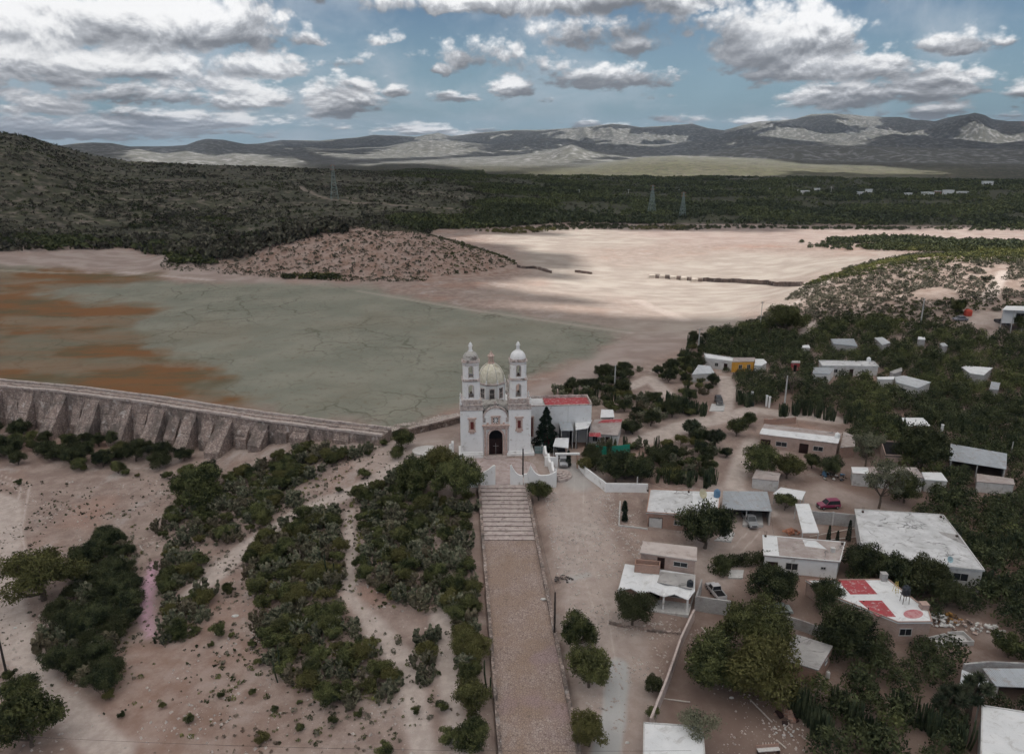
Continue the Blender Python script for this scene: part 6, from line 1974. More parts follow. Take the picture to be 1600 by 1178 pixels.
# ---- single trees seen clearly: crown centre px, py, crown width px
KEY = [('bigwide', 70, 892, 118, 'wide dark spreading mesquite standing on sand at the left edge'), ('tree', 52, 1122, 112, 'rounded dark mesquite at the bottom left corner'), ('tree', 36, 1082, 70, 'smaller mesquite just behind the bottom left one'),
       ('tree', 310, 762, 84, 'round dark green mesquite on open sand below the dam'), ('bigwide', 712, 742, 88, 'large bright green mesquite left of the stair head'), ('tree', 655, 745, 72, 'green mesquite left of the large one by the stairs'),
       ('tree', 690, 722, 60, 'olive mesquite behind the large one by the stairs'), ('tree', 842, 766, 42, 'round bushy tree right of the stair top against the white wall'), ('tree', 628, 686, 40, 'flat topped little tree on rocks near the dam end'),
       ('tree', 622, 706, 26, 'tiny umbrella shaped tree below the flat topped one'), ('tree', 902, 986, 68, 'first of three mesquites along the ramp right edge, farthest one'), ('tree', 921, 1042, 82, 'middle and biggest of three mesquites along the ramp right edge'),
       ('tree', 920, 1138, 70, 'nearest of three mesquites along the ramp right edge'), ('dark', 988, 950, 70, 'dense dark shrub tree in front of the zigzag porch'), ('dark', 1100, 822, 92, 'big dense dark tree in front of the long white roofed house'),
       ('dark', 1020, 1068, 36, 'small dark tree against the thin boundary wall'), ('bush', 1020, 1112, 30, 'small bush at the boundary wall near the bottom roof'), ('dark', 1128, 880, 30, 'small round shrub left of the dark hedge'),
       ('dark', 1205, 912, 86, 'dark leafy tree in front of the white bay house'), ('bigwide', 1172, 972, 125, 'huge rounded mesquite right of the block wall yard'), ('tree', 1110, 1030, 112, 'broad mesquite over the dark yard, left of the group'),
       ('tree', 1185, 1042, 130, 'broad mesquite over the dark yard, nearest of the group'), ('dark', 1325, 985, 105, 'dark tree hiding the red squared roof front'), ('dark', 1290, 925, 60, 'dark tree left of the red squared roof'),
       ('dark', 1345, 875, 66, 'dark tree on the left of the row before the largest roof'), ('dark', 1395, 890, 70, 'second dark tree of the row before the largest roof'), ('dark', 1445, 900, 80, 'third and widest dark tree of the row before the largest roof'),
       ('dark', 1478, 925, 60, 'dark tree at the right end of the row before the largest roof'), ('pale', 1085, 1138, 78, 'thin sparse pale green tree over the bottom concrete roof'), ('bush', 1226, 782, 40, 'olive bush between the carport and narrow white canopy'),
       ('pale', 1352, 705, 62, 'pale grey green umbrella tree behind the cream house'), ('pale', 1372, 762, 84, 'tall feathery pale tree in front of the cream house'), ('tree', 1412, 762, 62, 'green tree right of the feathery pale tree'),
       ('dark', 1440, 698, 86, 'dark wide tree left of the corrugated barn'), ('tree', 1268, 720, 30, 'little umbrella tree in front of the pink brick house door'), ('dark', 1297, 728, 40, 'low dark tree at the right end of the pink brick house'),
       ('tree', 1190, 720, 62, 'green mesquite in front of the pink brick house left end'), ('tree', 1230, 728, 52, 'green mesquite in front of the arched window'), ('tree', 1150, 668, 36, 'round green tree beside the lane junction'), ('tree', 1170, 655, 30, 'small tree behind the round one at the lane junction'),
       ('conifer', 853, 668, 40, 'tall dark conifer in front of the white church wing'), ('dark', 962, 730, 62, 'dark bushy tree behind the white yard wall'), ('dark', 930, 722, 34, 'left dark tree behind the white yard wall'), ('dark', 1000, 737, 46, 'right dark tree behind the white yard wall end'),
       ('bush', 915, 725, 34, 'olive shrub inside the white wall near the portal'), ('cypress', 896, 668, 9, 'slim single cypress against the white church wing'), ('cypress', 888, 716, 8, 'slim low cypress beside the garage portal'),
       ('cypress', 1294, 832, 6, 'left of three thin cypresses by the block wall'), ('cypress', 1308, 836, 5, 'middle and shortest of three thin cypresses by the block wall'), ('cypress', 1325, 828, 7, 'right and tallest of three thin cypresses by the block wall'),
       ('cypress', 976, 790, 9, 'upper of two small cypresses on the sandy forecourt'), ('cypress', 976, 805, 9, 'lower of two small cypresses on the sandy forecourt'), ('dryt', 1238, 600, 44, 'bare pale twiggy tree in the far village wood'),
       ('tree', 1498, 480, 30, 'round tree beside the red tent on the scrub hill'), ('tree', 1590, 505, 34, 'green tree at the right edge below the modern house'), ('bigwide', 1228, 497, 60, 'yellow green tree where the white flat meets the hill'),
       ('tree', 355, 1070 - 150, 24, 'lone little tree with bare trunk on pink soil, upper left scrub'), ('bush', 342, 982, 32, 'lone round bush on open pink soil below the little tree'), ('bush', 296, 1120, 20, 'grey scraggly shrub on bare soil near the bottom left'), ('bush', 600, 1168, 34, 'olive bush at the bottom edge of the scrub'), ('bush', 1575, 1005, 60, 'dark bush right of the rubble heap')]
KPOS = []
for kind, px, py, wpx, lab in KEY:
    cm, tm, R_ = TREES[kind][0]
    q = {'conifer': (.5, 9.5), 'cypress': (.5, 6.5)}.get(kind)
    p = P(px, py + wpx * .38)
    if q:
        hp = {853: 66, 896: 40, 888: 26, 1294: 26, 1308: 17, 1325: 36, 976: 18}[px]
        p = P(px, py + hp / 2); d = proj(p)[2]
        s = hp / FPX * d / q[1] * 1.04
        w_ = wpx / FPX * d / 2 / R_
        o = plant(kind, p.x, p.y, s, '', 'conifer_tree' if kind == 'conifer' else 'cypress_tree', 'tree', None, label=lab, sz=1)
        o.scale = (w_, w_, s)
    else:
        d = proj(p)[2]
        s = wpx / FPX * d / 2 / R_ * .98
        o = plant(kind, p.x, p.y, s, '', 'mesquite_tree' if kind != 'bush' else 'mesquite_bush', 'tree' if kind != 'bush' else 'bush', None, label=lab, sz=1.14)
    KPOS.append((p.x, p.y, R_ * s))

# hedge, bougainvillea, small special plants
def blob_plant(name, px, py, w, h, mat, n, size, label, cat, wy=None, group=None):
    p = P(px, py); rng = np.random.default_rng(int(px))
    wy = wy or w
    lobes = [((rng.random() - .5) * w, (rng.random() - .5) * wy, h * (.35 + .35 * rng.random()), w * .32, wy * .34, h * .42) for _ in range(8)]
    V, F = leaf_cloud(rng, lobes, n, size, shell=.6)
    o = link(name, mesh_np(name, V, F, [mat]), None, p)
    return tag(o, label, cat, group)
blob_plant('hedge', 1164, 884, 7.5, 2.6, LEAF_D, 5200, .17, 'long clipped dark green hedge in the middle yard', 'hedge', 1.6)
blob_plant('bougainvillea', 861, 697, 3.4, 3.2, BOUG, 1800, .16, 'magenta bougainvillea spilling over the atrium side wall', 'flowering bush')
blob_plant('agave_shrub', 1124, 892, 3.6, 1.6, LEAF, 1200, .2, 'spiky green shrub beside the dark hedge', 'bush')
blob_plant('dry_shrub', 322, 803, 2.2, 1.6, pmat('golden_twigs', (.32, .19, .06), (.42, .28, .10), 2), 900, .16, 'golden yellow dry shrub among green ones below the dam', 'bush')

# ---- scatter of countable plants inside photo regions
def scatter(poly_px, n, rmin, seed, avoid_paths=True, key_margin=.55):
    rng = np.random.default_rng(seed)
    poly = PW(poly_px)
    xs = [p[0] for p in poly]; ys = [p[1] for p in poly]
    N = n * 14
    X = rng.uniform(min(xs), max(xs), N); Y = rng.uniform(min(ys), max(ys), N)
    ok = _sd_poly(X, Y, poly) > 0
    for f, mg in FOOT: ok &= _sd_poly(X, Y, f) < -mg
    X, Y = X[ok], Y[ok]
    out = []
    for x, y in zip(X, Y):
        if all((x - a) ** 2 + (y - b) ** 2 > rmin ** 2 for a, b in out[-900:]) and all((x - a) ** 2 + (y - b) ** 2 > (r * key_margin) ** 2 for a, b, r in KPOS):
            out.append((x, y))
            if len(out) >= n: break
    return out
def clear_of_roofs(x, y, r, h):
    z = hz(x, y)
    px, py, d = proj((x, y, z + h * .6))
    rp = r * FPX / d
    for poly, dp in ROOFPX:
        if d < dp + 1:
            xs = [p[0] for p in poly]; ys = [p[1] for p in poly]
            if px > min(xs) - rp and px < max(xs) + rp and py > min(ys) - rp and py < max(ys) + rp:
                s = float(_sd_poly(np.array([px]), np.array([py]), poly)[0])
                if s > -rp * .40: return False
    return True
LANES_PX = [([(905, 745), (900, 800), (920, 880), (945, 960), (960, 1060), (960, 1178)], 6.5), ([(1000, 690), (1060, 668), (1130, 652), (1180, 640), (1240, 650), (1300, 655)], 3.5), ([(1128, 650), (1138, 610), (1130, 590)], 3.2),
            ([(985, 605), (1015, 590), (1040, 615), (1080, 640)], 2.6), ([(1180, 690), (1160, 720), (1145, 760), (1200, 800)], 3), ([(1130, 770), (1180, 830), (1130, 870), (1110, 900)], 4.5), ([(1400, 800), (1300, 770), (1230, 790), (1250, 820)], 4.5),
            ([(545, 800), (548, 870), (545, 930), (600, 1000), (640, 1060), (660, 1178)], 1.8), ([(690, 960), (700, 1060), (720, 1178)], 1.6), ([(236, 870), (226, 930), (232, 995)], 1.6), ([(630, 720), (560, 765), (470, 800), (390, 850), (300, 930)], 2.5),
            ([(1530, 500), (1590, 495)], 6), ([(1270, 505), (1250, 530)], 2), ([(1120, 640), (1123, 622)], 3)]
LANES = [(PW(a), w) for a, w in LANES_PX]
def on_lane(x, y, m=0):
    for a, w in LANES:
        if float(_sd_line(np.array([x]), np.array([y]), a)[0]) < w + m: return True
    return False

G_TREE, G_BUSH, G_PEAR, G_ORG = 'mesquite trees growing wild', 'low mesquite bushes in the scrub', 'prickly pear clumps in the scrub', 'organ cactus clumps between the houses'
def adj_for(s, kind):
    return ('small', 'medium', 'large')[0 if s < .7 else 1 if s < 1.0 else 2]

SLOPE = [[(565, 745), (640, 715), (750, 760), (752, 850), (756, 935), (700, 955), (640, 955), (600, 930), (562, 900), (552, 820)],
         [(400, 860), (470, 805), (538, 800), (532, 880), (560, 935), (625, 1000), (635, 1060), (600, 1095), (520, 1105), (460, 1080), (410, 1020), (400, 950), (385, 890)],
         [(300, 775), (380, 740), (440, 710), (560, 690), (590, 700), (500, 740), (450, 770), (420, 820), (360, 850), (270, 860), (245, 830)],
         [(160, 840), (206, 860), (208, 1000), (165, 1085), (95, 1050), (65, 1000), (100, 920)],
         [(252, 868), (310, 872), (330, 930), (300, 1000), (256, 1010)],
         [(704, 935), (768, 930), (782, 1178), (728, 1178), (705, 1050)],
         [(648, 1000), (688, 1000), (688, 1060), (655, 1070)],
         [(390, 770), (470, 745), (470, 790), (400, 820)]]
DENS = [150, 150, 110, 60, 34, 60, 8, 14]
for si, (poly, n) in enumerate(zip(SLOPE, DENS)):
    pts = scatter(poly, n, 1.7, 500 + si)
    for (x, y) in pts:
        if on_lane(x, y): continue
        u = RNG.random()
        darkp = si in (3, 5)
        if darkp:
            if u < .75: plant('tree' if si == 5 else 'dark', x, y, .42 + .35 * RNG.random(), 'dark green' if si == 3 else 'bright green', 'mesquite_tree', 'tree', G_TREE)
            else: single(PEARS[RNG.integers(4)], 'prickly_pear', x, y, .8 + .4 * RNG.random(), 'grey green', 'cactus', G_PEAR, noun='prickly pear')
        elif u < .50:
            single(PEARS[RNG.integers(4)], 'prickly_pear', x, y, .65 + .5 * RNG.random(), 'grey green', 'cactus', G_PEAR, noun='prickly pear')
        elif u < .80:
            s = .5 + .5 * RNG.random(); plant('bush', x, y, s, ('low' if s < .7 else 'round') + ' green', 'mesquite_bush', 'bush', G_BUSH, noun='bush')
        else:
            s = .42 + .22 * RNG.random(); plant('tree', x, y, s, 'bright green', 'mesquite_tree', 'tree', G_TREE)
# foot of the dam
for (x, y) in scatter([(-60, 690), (0, 672), (100, 684), (240, 700), (340, 735), (335, 762), (250, 742), (60, 728), (-60, 722)], 46, 2.6, 611):
    plant('dark' if RNG.random() < .7 else 'tree', x, y, .5 + .3 * RNG.random(), 'dark', 'mesquite_tree', 'tree', G_TREE)
# scattered low bushes on open soil
for (px, py, s) in [(30, 758, .5), (197, 742, .6), (215, 745, .35), (133, 735, .45), (262, 748, .7), (275, 1000, .35), (172, 1092, .5), (395, 1085, .3), (470, 1140, .35), (430, 1110, .3), (520, 1130, .4), (690, 1110, .5), (650, 1115, .35), (700, 1160, .7), (560, 1120, .35),
                    (410, 1160, .5), (330, 1010, .3), (362, 995, .3), (600, 760, .4), (530, 770, .45), (575, 712, .5), (598, 696, .6), (510, 800, .35), (470, 690, .5), (15, 1060, .6), (190, 1120, .3), (255, 1105, .3), (345, 1090, .3), (620, 1060, .5), (395, 1010, .35), (405, 1040, .4)]:
    p = P(px, py); plant('bush', p.x, p.y, s, 'small', 'mesquite_bush', 'bush', G_BUSH, noun='bush')
# tall columns of cactus in the scrub
for px, py, lab in [(519, 905, 'single tall column cactus by the scrub path'), (440, 1062, 'pair of tall column cacti rising from the lower scrub'), (199, 985, 'column cactus left of the pink flower strip'), (768, 1085, 'slim column cactus left of the ramp wall')]:
    p = P(px, py); o = single(COLUMN, 'column_cactus', p.x, p.y, 1.1, '', 'cactus', None, label=lab)

# greenery between the church and the lanes (individuals)
for si, (poly, n, rm) in enumerate([([(930, 700), (985, 650), (1010, 655), (1050, 690), (1110, 690), (1155, 700), (1148, 740), (1128, 762), (1030, 758), (950, 752), (915, 715)], 85, 1.7),
                                ([(858, 612), (900, 604), (960, 572), (1000, 580), (985, 622), (1000, 652), (975, 650), (930, 636), (870, 622)], 60, 2.0),
                                ([(1012, 590), (1060, 560), (1075, 530), (1108, 530), (1098, 552), (1090, 572), (1118, 600), (1112, 632), (1085, 638), (1040, 612)], 60, 2.2),
                                ([(1010, 615), (1075, 645), (1105, 642), (1100, 650), (1000, 660), (1000, 640)], 22, 1.8)]):
    for (x, y) in scatter(poly, n, rm, 800 + si):
        if on_lane(x, y, .3) or not clear_of_roofs(x, y, 1.6, 2): continue
        u = RNG.random()
        if u < .38: plant('dark', x, y, .35 + .3 * RNG.random(), 'dark', 'mesquite_tree', 'tree', G_TREE)
        elif u < .68: plant('bush', x, y, .55 + .4 * RNG.random(), 'olive', 'mesquite_bush', 'bush', G_BUSH, noun='bush')
        elif u < .84: single(PEARS[RNG.integers(4)], 'prickly_pear', x, y, .7 + .4 * RNG.random(), 'grey', 'cactus', G_PEAR, noun='prickly pear')
        else: single(ORGANS[RNG.integers(3)], 'organ_cactus', x, y, .6 + .3 * RNG.random(), 'slim', 'cactus', G_ORG, noun='organ cactus')
# village wood, right: individuals nearest the viewer, the rest one mass
WOOD_PX = [(1108, 525), (1180, 512), (1260, 502), (1330, 505), (1420, 515), (1500, 522), (1600, 530), (1900, 560), (1950, 900), (2000, 1178), (1540, 1250), (1235, 1178), (1225, 1075), (1300, 1020), (1330, 930), (1330, 840), (1440, 790), (1330, 700), (1330, 662), (1245, 655), (1235, 622), (1205, 640), (1150, 625), (1140, 590), (1105, 570)]
wood = scatter(WOOD_PX, 1150, 2.7, 701)
wood = [(x, y) for x, y in wood if not on_lane(x, y, .5)]
wood.sort(key=lambda p: p[1])
far_wood = []
CLEAR = [PW([(1212, 1028), (1245, 1046), (1302, 1030), (1308, 1075), (1280, 1092), (1212, 1072)]), PW([(1488, 1040), (1550, 1040), (1550, 1112), (1488, 1100)]), PW([(1395, 985), (1462, 985), (1462, 1012), (1400, 1018)]), PW([(1280, 1080), (1215, 1070), (1090, 1000), (1060, 1120), (1140, 1178), (1240, 1178)]), PW([(1330, 770), (1230, 770), (1235, 800), (1290, 820), (1350, 800), (1335, 760)]), PW([(1460, 965), (1560, 960), (1600, 1040), (1500, 1040), (1440, 1010)]), PW([(1500, 1040), (1640, 1040), (1640, 1100), (1500, 1110)])]
n_ind = 0
for (x, y) in wood:
    if any(float(_sd_poly(np.array([x]), np.array([y]), c)[0]) > 0 for c in CLEAR): continue
    s = .55 + .45 * RNG.random()
    if not clear_of_roofs(x, y, 4.2 * s, 6 * s):
        s *= .5
        if not clear_of_roofs(x, y, 4.2 * s, 6 * s): continue
    px, py, d = proj((x, y, hz(x, y)))
    if COUNT.get('tree', 0) < 298 and px < 1680:
        n_ind += 1
        u = RNG.random()
        if u < .60: plant('dark', x, y, s, 'dark', 'mesquite_tree', 'tree', G_TREE)
        elif u < .92: plant('tree', x, y, s * 1.1, 'olive', 'mesquite_tree', 'tree', G_TREE)
        else: plant('pale', x, y, s, 'pale', 'mesquite_tree', 'tree', G_TREE)
    else:
        far_wood.append((x, y, s))

# merged masses of far trees and scrub ("stuff")
def mass(name, pts, quads, size, mats, label, flat=.8, hscale=1.0, seed=1, cat=None, light=.0, trunkless=True):
    """pts: array x,y,r ; one mesh of leaf clumps"""
    rng = np.random.default_rng(seed)
    pts = np.asarray(pts, float)
    z = H(pts[:, 0], pts[:, 1])
    n = len(pts)
    idx_ = np.repeat(np.arange(n), quads)
    N = len(idx_)
    d = rng.normal(size=(N, 3)); d /= np.linalg.norm(d, axis=1)[:, None]; d[:, 2] = np.abs(d[:, 2]) * 1.0 - .12
    r = pts[idx_, 2]
    k = (.5 + .55 * rng.random(N))
    c = np.stack([pts[idx_, 0] + d[:, 0] * r * k, pts[idx_, 1] + d[:, 1] * r * k, z[idx_] + r * hscale * (.35 + d[:, 2] * k * .95)], -1)
    nrm = d * .7 + rng.normal(size=(N, 3)) * .5; nrm /= np.linalg.norm(nrm, axis=1)[:, None]
    t = np.cross(nrm, rng.normal(size=(N, 3))); t /= np.linalg.norm(t, axis=1)[:, None] + 1e-9
    b = np.cross(nrm, t)
    s = (size * r * (.6 + .8 * rng.random(N)))[:, None]
    V = np.stack([c - t * s, c - b * s * .6, c + t * s, c + b * s * .6], 1).reshape(-1, 3)
    pn = fbm(pts[:, 0] / 60, pts[:, 1] / 60, 4, 300 + seed)
    mi = (np.clip((pn - .3) / .4 * .7 + rng.random(n) * .3, 0, .999) * len(mats)).astype(int)[idx_]
    me = mesh_np(name, V, np.arange(4 * N).reshape(N, 4), mats, mi=mi)
    return tag(link(name, me), label, cat, kind='stuff')
if far_wood:
    mass('village_wood', [(x, y, 3.0 * s) for x, y, s in far_wood], 640, .085, [LEAF_D, LEAF, LEAF_D], None, hscale=1.35, seed=4)

def wscatter(poly_px, n, seed, extra=None, world=None):
    rng = np.random.default_rng(seed)
    poly = world or PW(poly_px)
    xs = [p[0] for p in poly]; ys = [p[1] for p in poly]
    X = rng.uniform(min(xs), max(xs), n * 6); Y = rng.uniform(min(ys), max(ys), n * 6)
    ok = _sd_poly(X, Y, poly) > 0
    for f, mg in FOOT: ok &= _sd_poly(X, Y, f) < -mg
    X, Y = X[ok][:n], Y[ok][:n]
    return X, Y
SCRUB_M = leaf_mat('dry_scrub', (.085, .085, .058), (.20, .185, .14), .3)
SCRUB_G = leaf_mat('scrub_green', (.055, .068, .03), (.11, .12, .05), .3)
SCRUB_Y = leaf_mat('scrub_yellow_green', (.13, .14, .045), (.21, .21, .08), .3)
SCRUB_B = leaf_mat('brown_dark_scrub', (.040, .038, .028), (.10, .09, .068), .3)
# near right hill
X, Y = wscatter([(1225, 470), (1260, 445), (1330, 418), (1440, 396), (1620, 400), (1950, 420), (1950, 545), (1600, 532), (1500, 520), (1400, 512), (1260, 505), (1150, 512), (1200, 490)], 8500, 31)
hp = [(x, y, .55 + .9 * RNG.random() ** 2) for x, y in zip(X, Y) if fbm(np.array([x / 16]), np.array([y / 16]), 3, 7)[0] > .37]
hp = [p for p in hp if not on_lane(p[0], p[1])]
mass('hill_scrub', hp, 26, .30, [SCRUB_M, SCRUB_M, SCRUB_G, SCRUB_Y], None, seed=5)
# reddish hill mid-left
X, Y = wscatter(None, 6500, 32, world=[(-72 + 105 * math.cos(t) - (25 if math.cos(t) < 0 else 0), 448 + 62 * math.sin(t)) for t in np.linspace(0, 6.28, 30, endpoint=False)])
ok = H(X, Y) > -2.4
mass('hill_scrub', [(x, y, .45 + .9 * RNG.random() ** 3) for x, y in zip(X[ok], Y[ok])], 14, .38, [SCRUB_M, SCRUB_G, SCRUB_M], None, seed=6)
# band of green trees along the far lake shore and the long left hillside
rngp = np.random.default_rng(40)
shore = PW([(-900, 398), (-200, 394), (0, 393), (60, 393), (190, 388), (250, 398), (300, 415), (350, 405), (420, 388), (540, 366), (680, 360), (760, 358), (900, 348), (1100, 352), (1400, 353), (1700, 358), (2600, 360)]) + [(9000, 15000), (-9000, 15000)]
HROADS = [PW(q) for q in ([(470, 292), (500, 308), (560, 318), (680, 325), (780, 333)], [(560, 294), (640, 300), (760, 315), (830, 322)])]
N = 150000
r_ = 450 + (2100 - 450) * rngp.random(N) ** 1.35
a_ = np.radians(rngp.uniform(-42, 41, N))
X, Y = r_ * np.sin(a_), r_ * np.cos(a_)
sd = _sd_poly(X, Y, shore)
nb = fbm(X / 85, Y / 85, 5, 21); nl = fbm(X / 22, Y / 22, 3, 22)
forest = smooth(-9, 7, np.degrees(a_) + (nb - .5) * 30 + (r_ > 1000) * 2)        # 0 dry hillside .. 1 wooded plain
edge = np.clip(1 - sd / 70, 0, 1)
for q in HROADS: sd = np.where(_sd_line(X, Y, q) < 3.5, -1, sd)
pr = np.clip(.40 + (nb - .5) * 2.2 + (nl - .5) * 1.6 + edge * .7, .10, 1) * (1 - forest) + forest * np.clip(.52 + (nb - .47) * 4.5 + (nl - .5) * 1.6, .05, 1)
ok = (sd > 0) & (rngp.random(N) < pr) & ((r_ < 1620 + (nb - .5) * 500) | (a_ < math.radians(-2)))
X, Y, ed, fo = X[ok], Y[ok], edge[ok], forest[ok]
rad = (1.0 + 1.5 * rngp.random(len(X)) ** 2) * (1 + .7 * ed) * (1 - fo) + (1.9 + 2.3 * rngp.random(len(X))) * fo
hill = fo < .5
mass('hillside_scrub', np.stack([X[hill], Y[hill], rad[hill]], -1), 9, .45, [SCRUB_B, LEAF_D, SCRUB_B, SCRUB_M, SCRUB_B, SCRUB_G], None, seed=7)
mass('plain_forest', np.stack([X[~hill], Y[~hill], rad[~hill]], -1), 10, .40, [LEAF_D, LEAF_D, LEAF, SCRUB_G], None, hscale=1.05, seed=8)
# dark strips on the sandy plain, right
for k, (poly, n, rr, mats) in enumerate([([(1290, 376), (1400, 373), (1600, 380), (1800, 386), (1800, 397), (1600, 392), (1430, 383), (1300, 380)], 1300, 2.6, [LEAF_D]), ([(1330, 386), (1420, 384), (1620, 394), (1800, 400), (1800, 405), (1600, 400), (1450, 394), (1360, 391)], 700, 2.0, [SCRUB_G, LEAF, SCRUB_Y]),
                                   ([(740, 361), (900, 350), (1110, 354), (1110, 360), (930, 358), (800, 366)], 420, 1.6, [LEAF_D, LEAF]), ([(1100, 353), (1600, 357), (1600, 361), (1100, 358)], 260, 1.6, [LEAF_D]),
                                   ([(1250, 378), (1330, 380), (1330, 392), (1260, 388)], 60, 1.8, [LEAF_D]), ([(250, 396), (330, 400), (340, 414), (270, 414)], 260, 2.2, [LEAF, LEAF_D]), ([(435, 432), (530, 430), (530, 436), (440, 437)], 90, 1.6, [LEAF, LEAF_D])]):
    X, Y = wscatter(poly, n, 60 + k)
    mass('shore_bushes', [(x, y, rr * (.6 + .7 * RNG.random())) for x, y in zip(X, Y)], 40, .30, mats, None, seed=20 + k)

# organ cactus rows as living fences
ROWS = [([(1150, 625), (1172, 640)], 8), ([(1030, 640), (1105, 650)], 16), ([(1212, 650), (1260, 648), (1330, 662)], 16), ([(1335, 655), (1410, 680)], 14), ([(1440, 660), (1580, 700)], 20), ([(1150, 545), (1230, 550)], 12), ([(1500, 905), (1590, 940)], 10),
        ([(1230, 1095), (1290, 1165)], 14), ([(1300, 1110), (1380, 1175)], 12), ([(1400, 1120), (1520, 1178)], 12), ([(1040, 755), (1120, 760)], 8), ([(1500, 860), (1580, 870)], 10), ([(1070, 560), (1095, 610)], 6)]
for ri, (line, n) in enumerate(ROWS):
    L = [P(*q) for q in line]
    for k in range(n):
        t = (k + .5) / n * (len(L) - 1); i = min(int(t), len(L) - 2); p = L[i].lerp(L[i + 1], t - i)
        x, y = p.x + RNG.normal() * .5, p.y + RNG.normal() * .5
        if clear_of_roofs(x, y, .8, 3): single(ORGANS[RNG.integers(3)], 'organ_cactus', x, y, .75 + .35 * RNG.random(), 'tall', 'cactus', G_ORG, noun='organ cactus')

# low undergrowth between the shrubs
for k, poly in enumerate(SLOPE):
    X, Y = wscatter(poly, [1100, 1000, 800, 420, 300, 360, 60, 120][k], 150 + k)
    lane = np.full(X.shape, 1e9)
    for a, w in LANES: lane = np.minimum(lane, _sd_line(X, Y, a) - w)
    X, Y = X[lane > -.3], Y[lane > -.3]
    mass('undergrowth', [(x, y, .22 + .45 * RNG.random() ** 2) for x, y in zip(X, Y)], 34, .30, [LEAF, SCRUB_M, PAD, SCRUB_Y, SCRUB_M, LEAF], None, seed=200 + k)
X, Y = wscatter([(240, 770), (600, 690), (750, 760), (785, 1178), (300, 1178), (90, 1080), (60, 900), (150, 820)], 2600, 171)
ok = RNG.random(len(X)) < smooth(.46, .64, fbm(X / 7, Y / 7, 4, 63)); X, Y = X[ok], Y[ok]
mass('undergrowth', [(x, y, .16 + .38 * RNG.random() ** 2) for x, y in zip(X, Y)], 30, .32, [SCRUB_M, LEAF, SCRUB_Y, SCRUB_M, DRY], None, seed=240)
# dry tufts and stones over the open soil
X, Y = wscatter([(-200, 760), (300, 735), (600, 700), (750, 760), (785, 1178), (760, 1300), (-300, 1300)], 5200, 90)
ok = RNG.random(len(X)) < smooth(.44, .62, fbm(X / 9, Y / 9, 4, 61))
X, Y = X[ok], Y[ok]
mass('dry_tufts', [(x, y, .12 + .22 * RNG.random() ** 2) for x, y in zip(X, Y)], 12, .6, [SCRUB_M, LEAF_D, DRY], None, seed=33)
def stones(name, poly, n, seed, smin, smax, mat):
    X, Y = wscatter(poly, n * 2, seed); rng = np.random.default_rng(seed)
    ok = rng.random(len(X)) < smooth(.40, .62, fbm(X / 6, Y / 6, 4, seed)) ; X, Y = X[ok], Y[ok]
    Z = H(X, Y); V, F = [], []
    base = np.array([(1, 0, 0), (-1, 0, 0), (0, 1, 0), (0, -1, 0), (0, 0, .8), (0, 0, -.8)], float)
    tri = np.array([(0, 2, 4), (2, 1, 4), (1, 3, 4), (3, 0, 4), (2, 0, 5), (1, 2, 5), (3, 1, 5), (0, 3, 5)])
    n = len(X); s = smin + (smax - smin) * rng.random(n) ** 3
    vv = base[None] * s[:, None, None] * (.7 + .6 * rng.random((n, 6, 1))) + rng.normal(size=(n, 6, 3)) * s[:, None, None] * .15
    vv += np.stack([X, Y, Z + s * .2], -1)[:, None, :]
    ff = tri[None] + (np.arange(n) * 6)[:, None, None]
    me = mesh_np(name, vv.reshape(-1, 3), ff.reshape(-1, 3), [mat], nper=3)
    return tag(link(name, me), kind='stuff')
STONE = pmat('field_stone', (.40, .34, .31), (.54, .48, .44), .5)
stones('loose_stones', [(-200, 760), (300, 735), (600, 700), (750, 760), (785, 1178), (760, 1300), (-300, 1300)], 6000, 91, .05, .30, STONE)
stones('loose_stones', [(850, 770), (1000, 770), (1070, 830), (1060, 960), (1010, 1178), (910, 1178), (870, 950)], 2600, 92, .05, .28, STONE)
stones('loose_stones', [(600, 668), (720, 645), (722, 655), (640, 672), (600, 678)], 1500, 93, .1, .4, STONE)
stones('loose_stones', [(1060, 960), (1230, 1060), (1280, 1178), (1010, 1178)], 500, 94, .04, .22, STONE)

finish_labels()

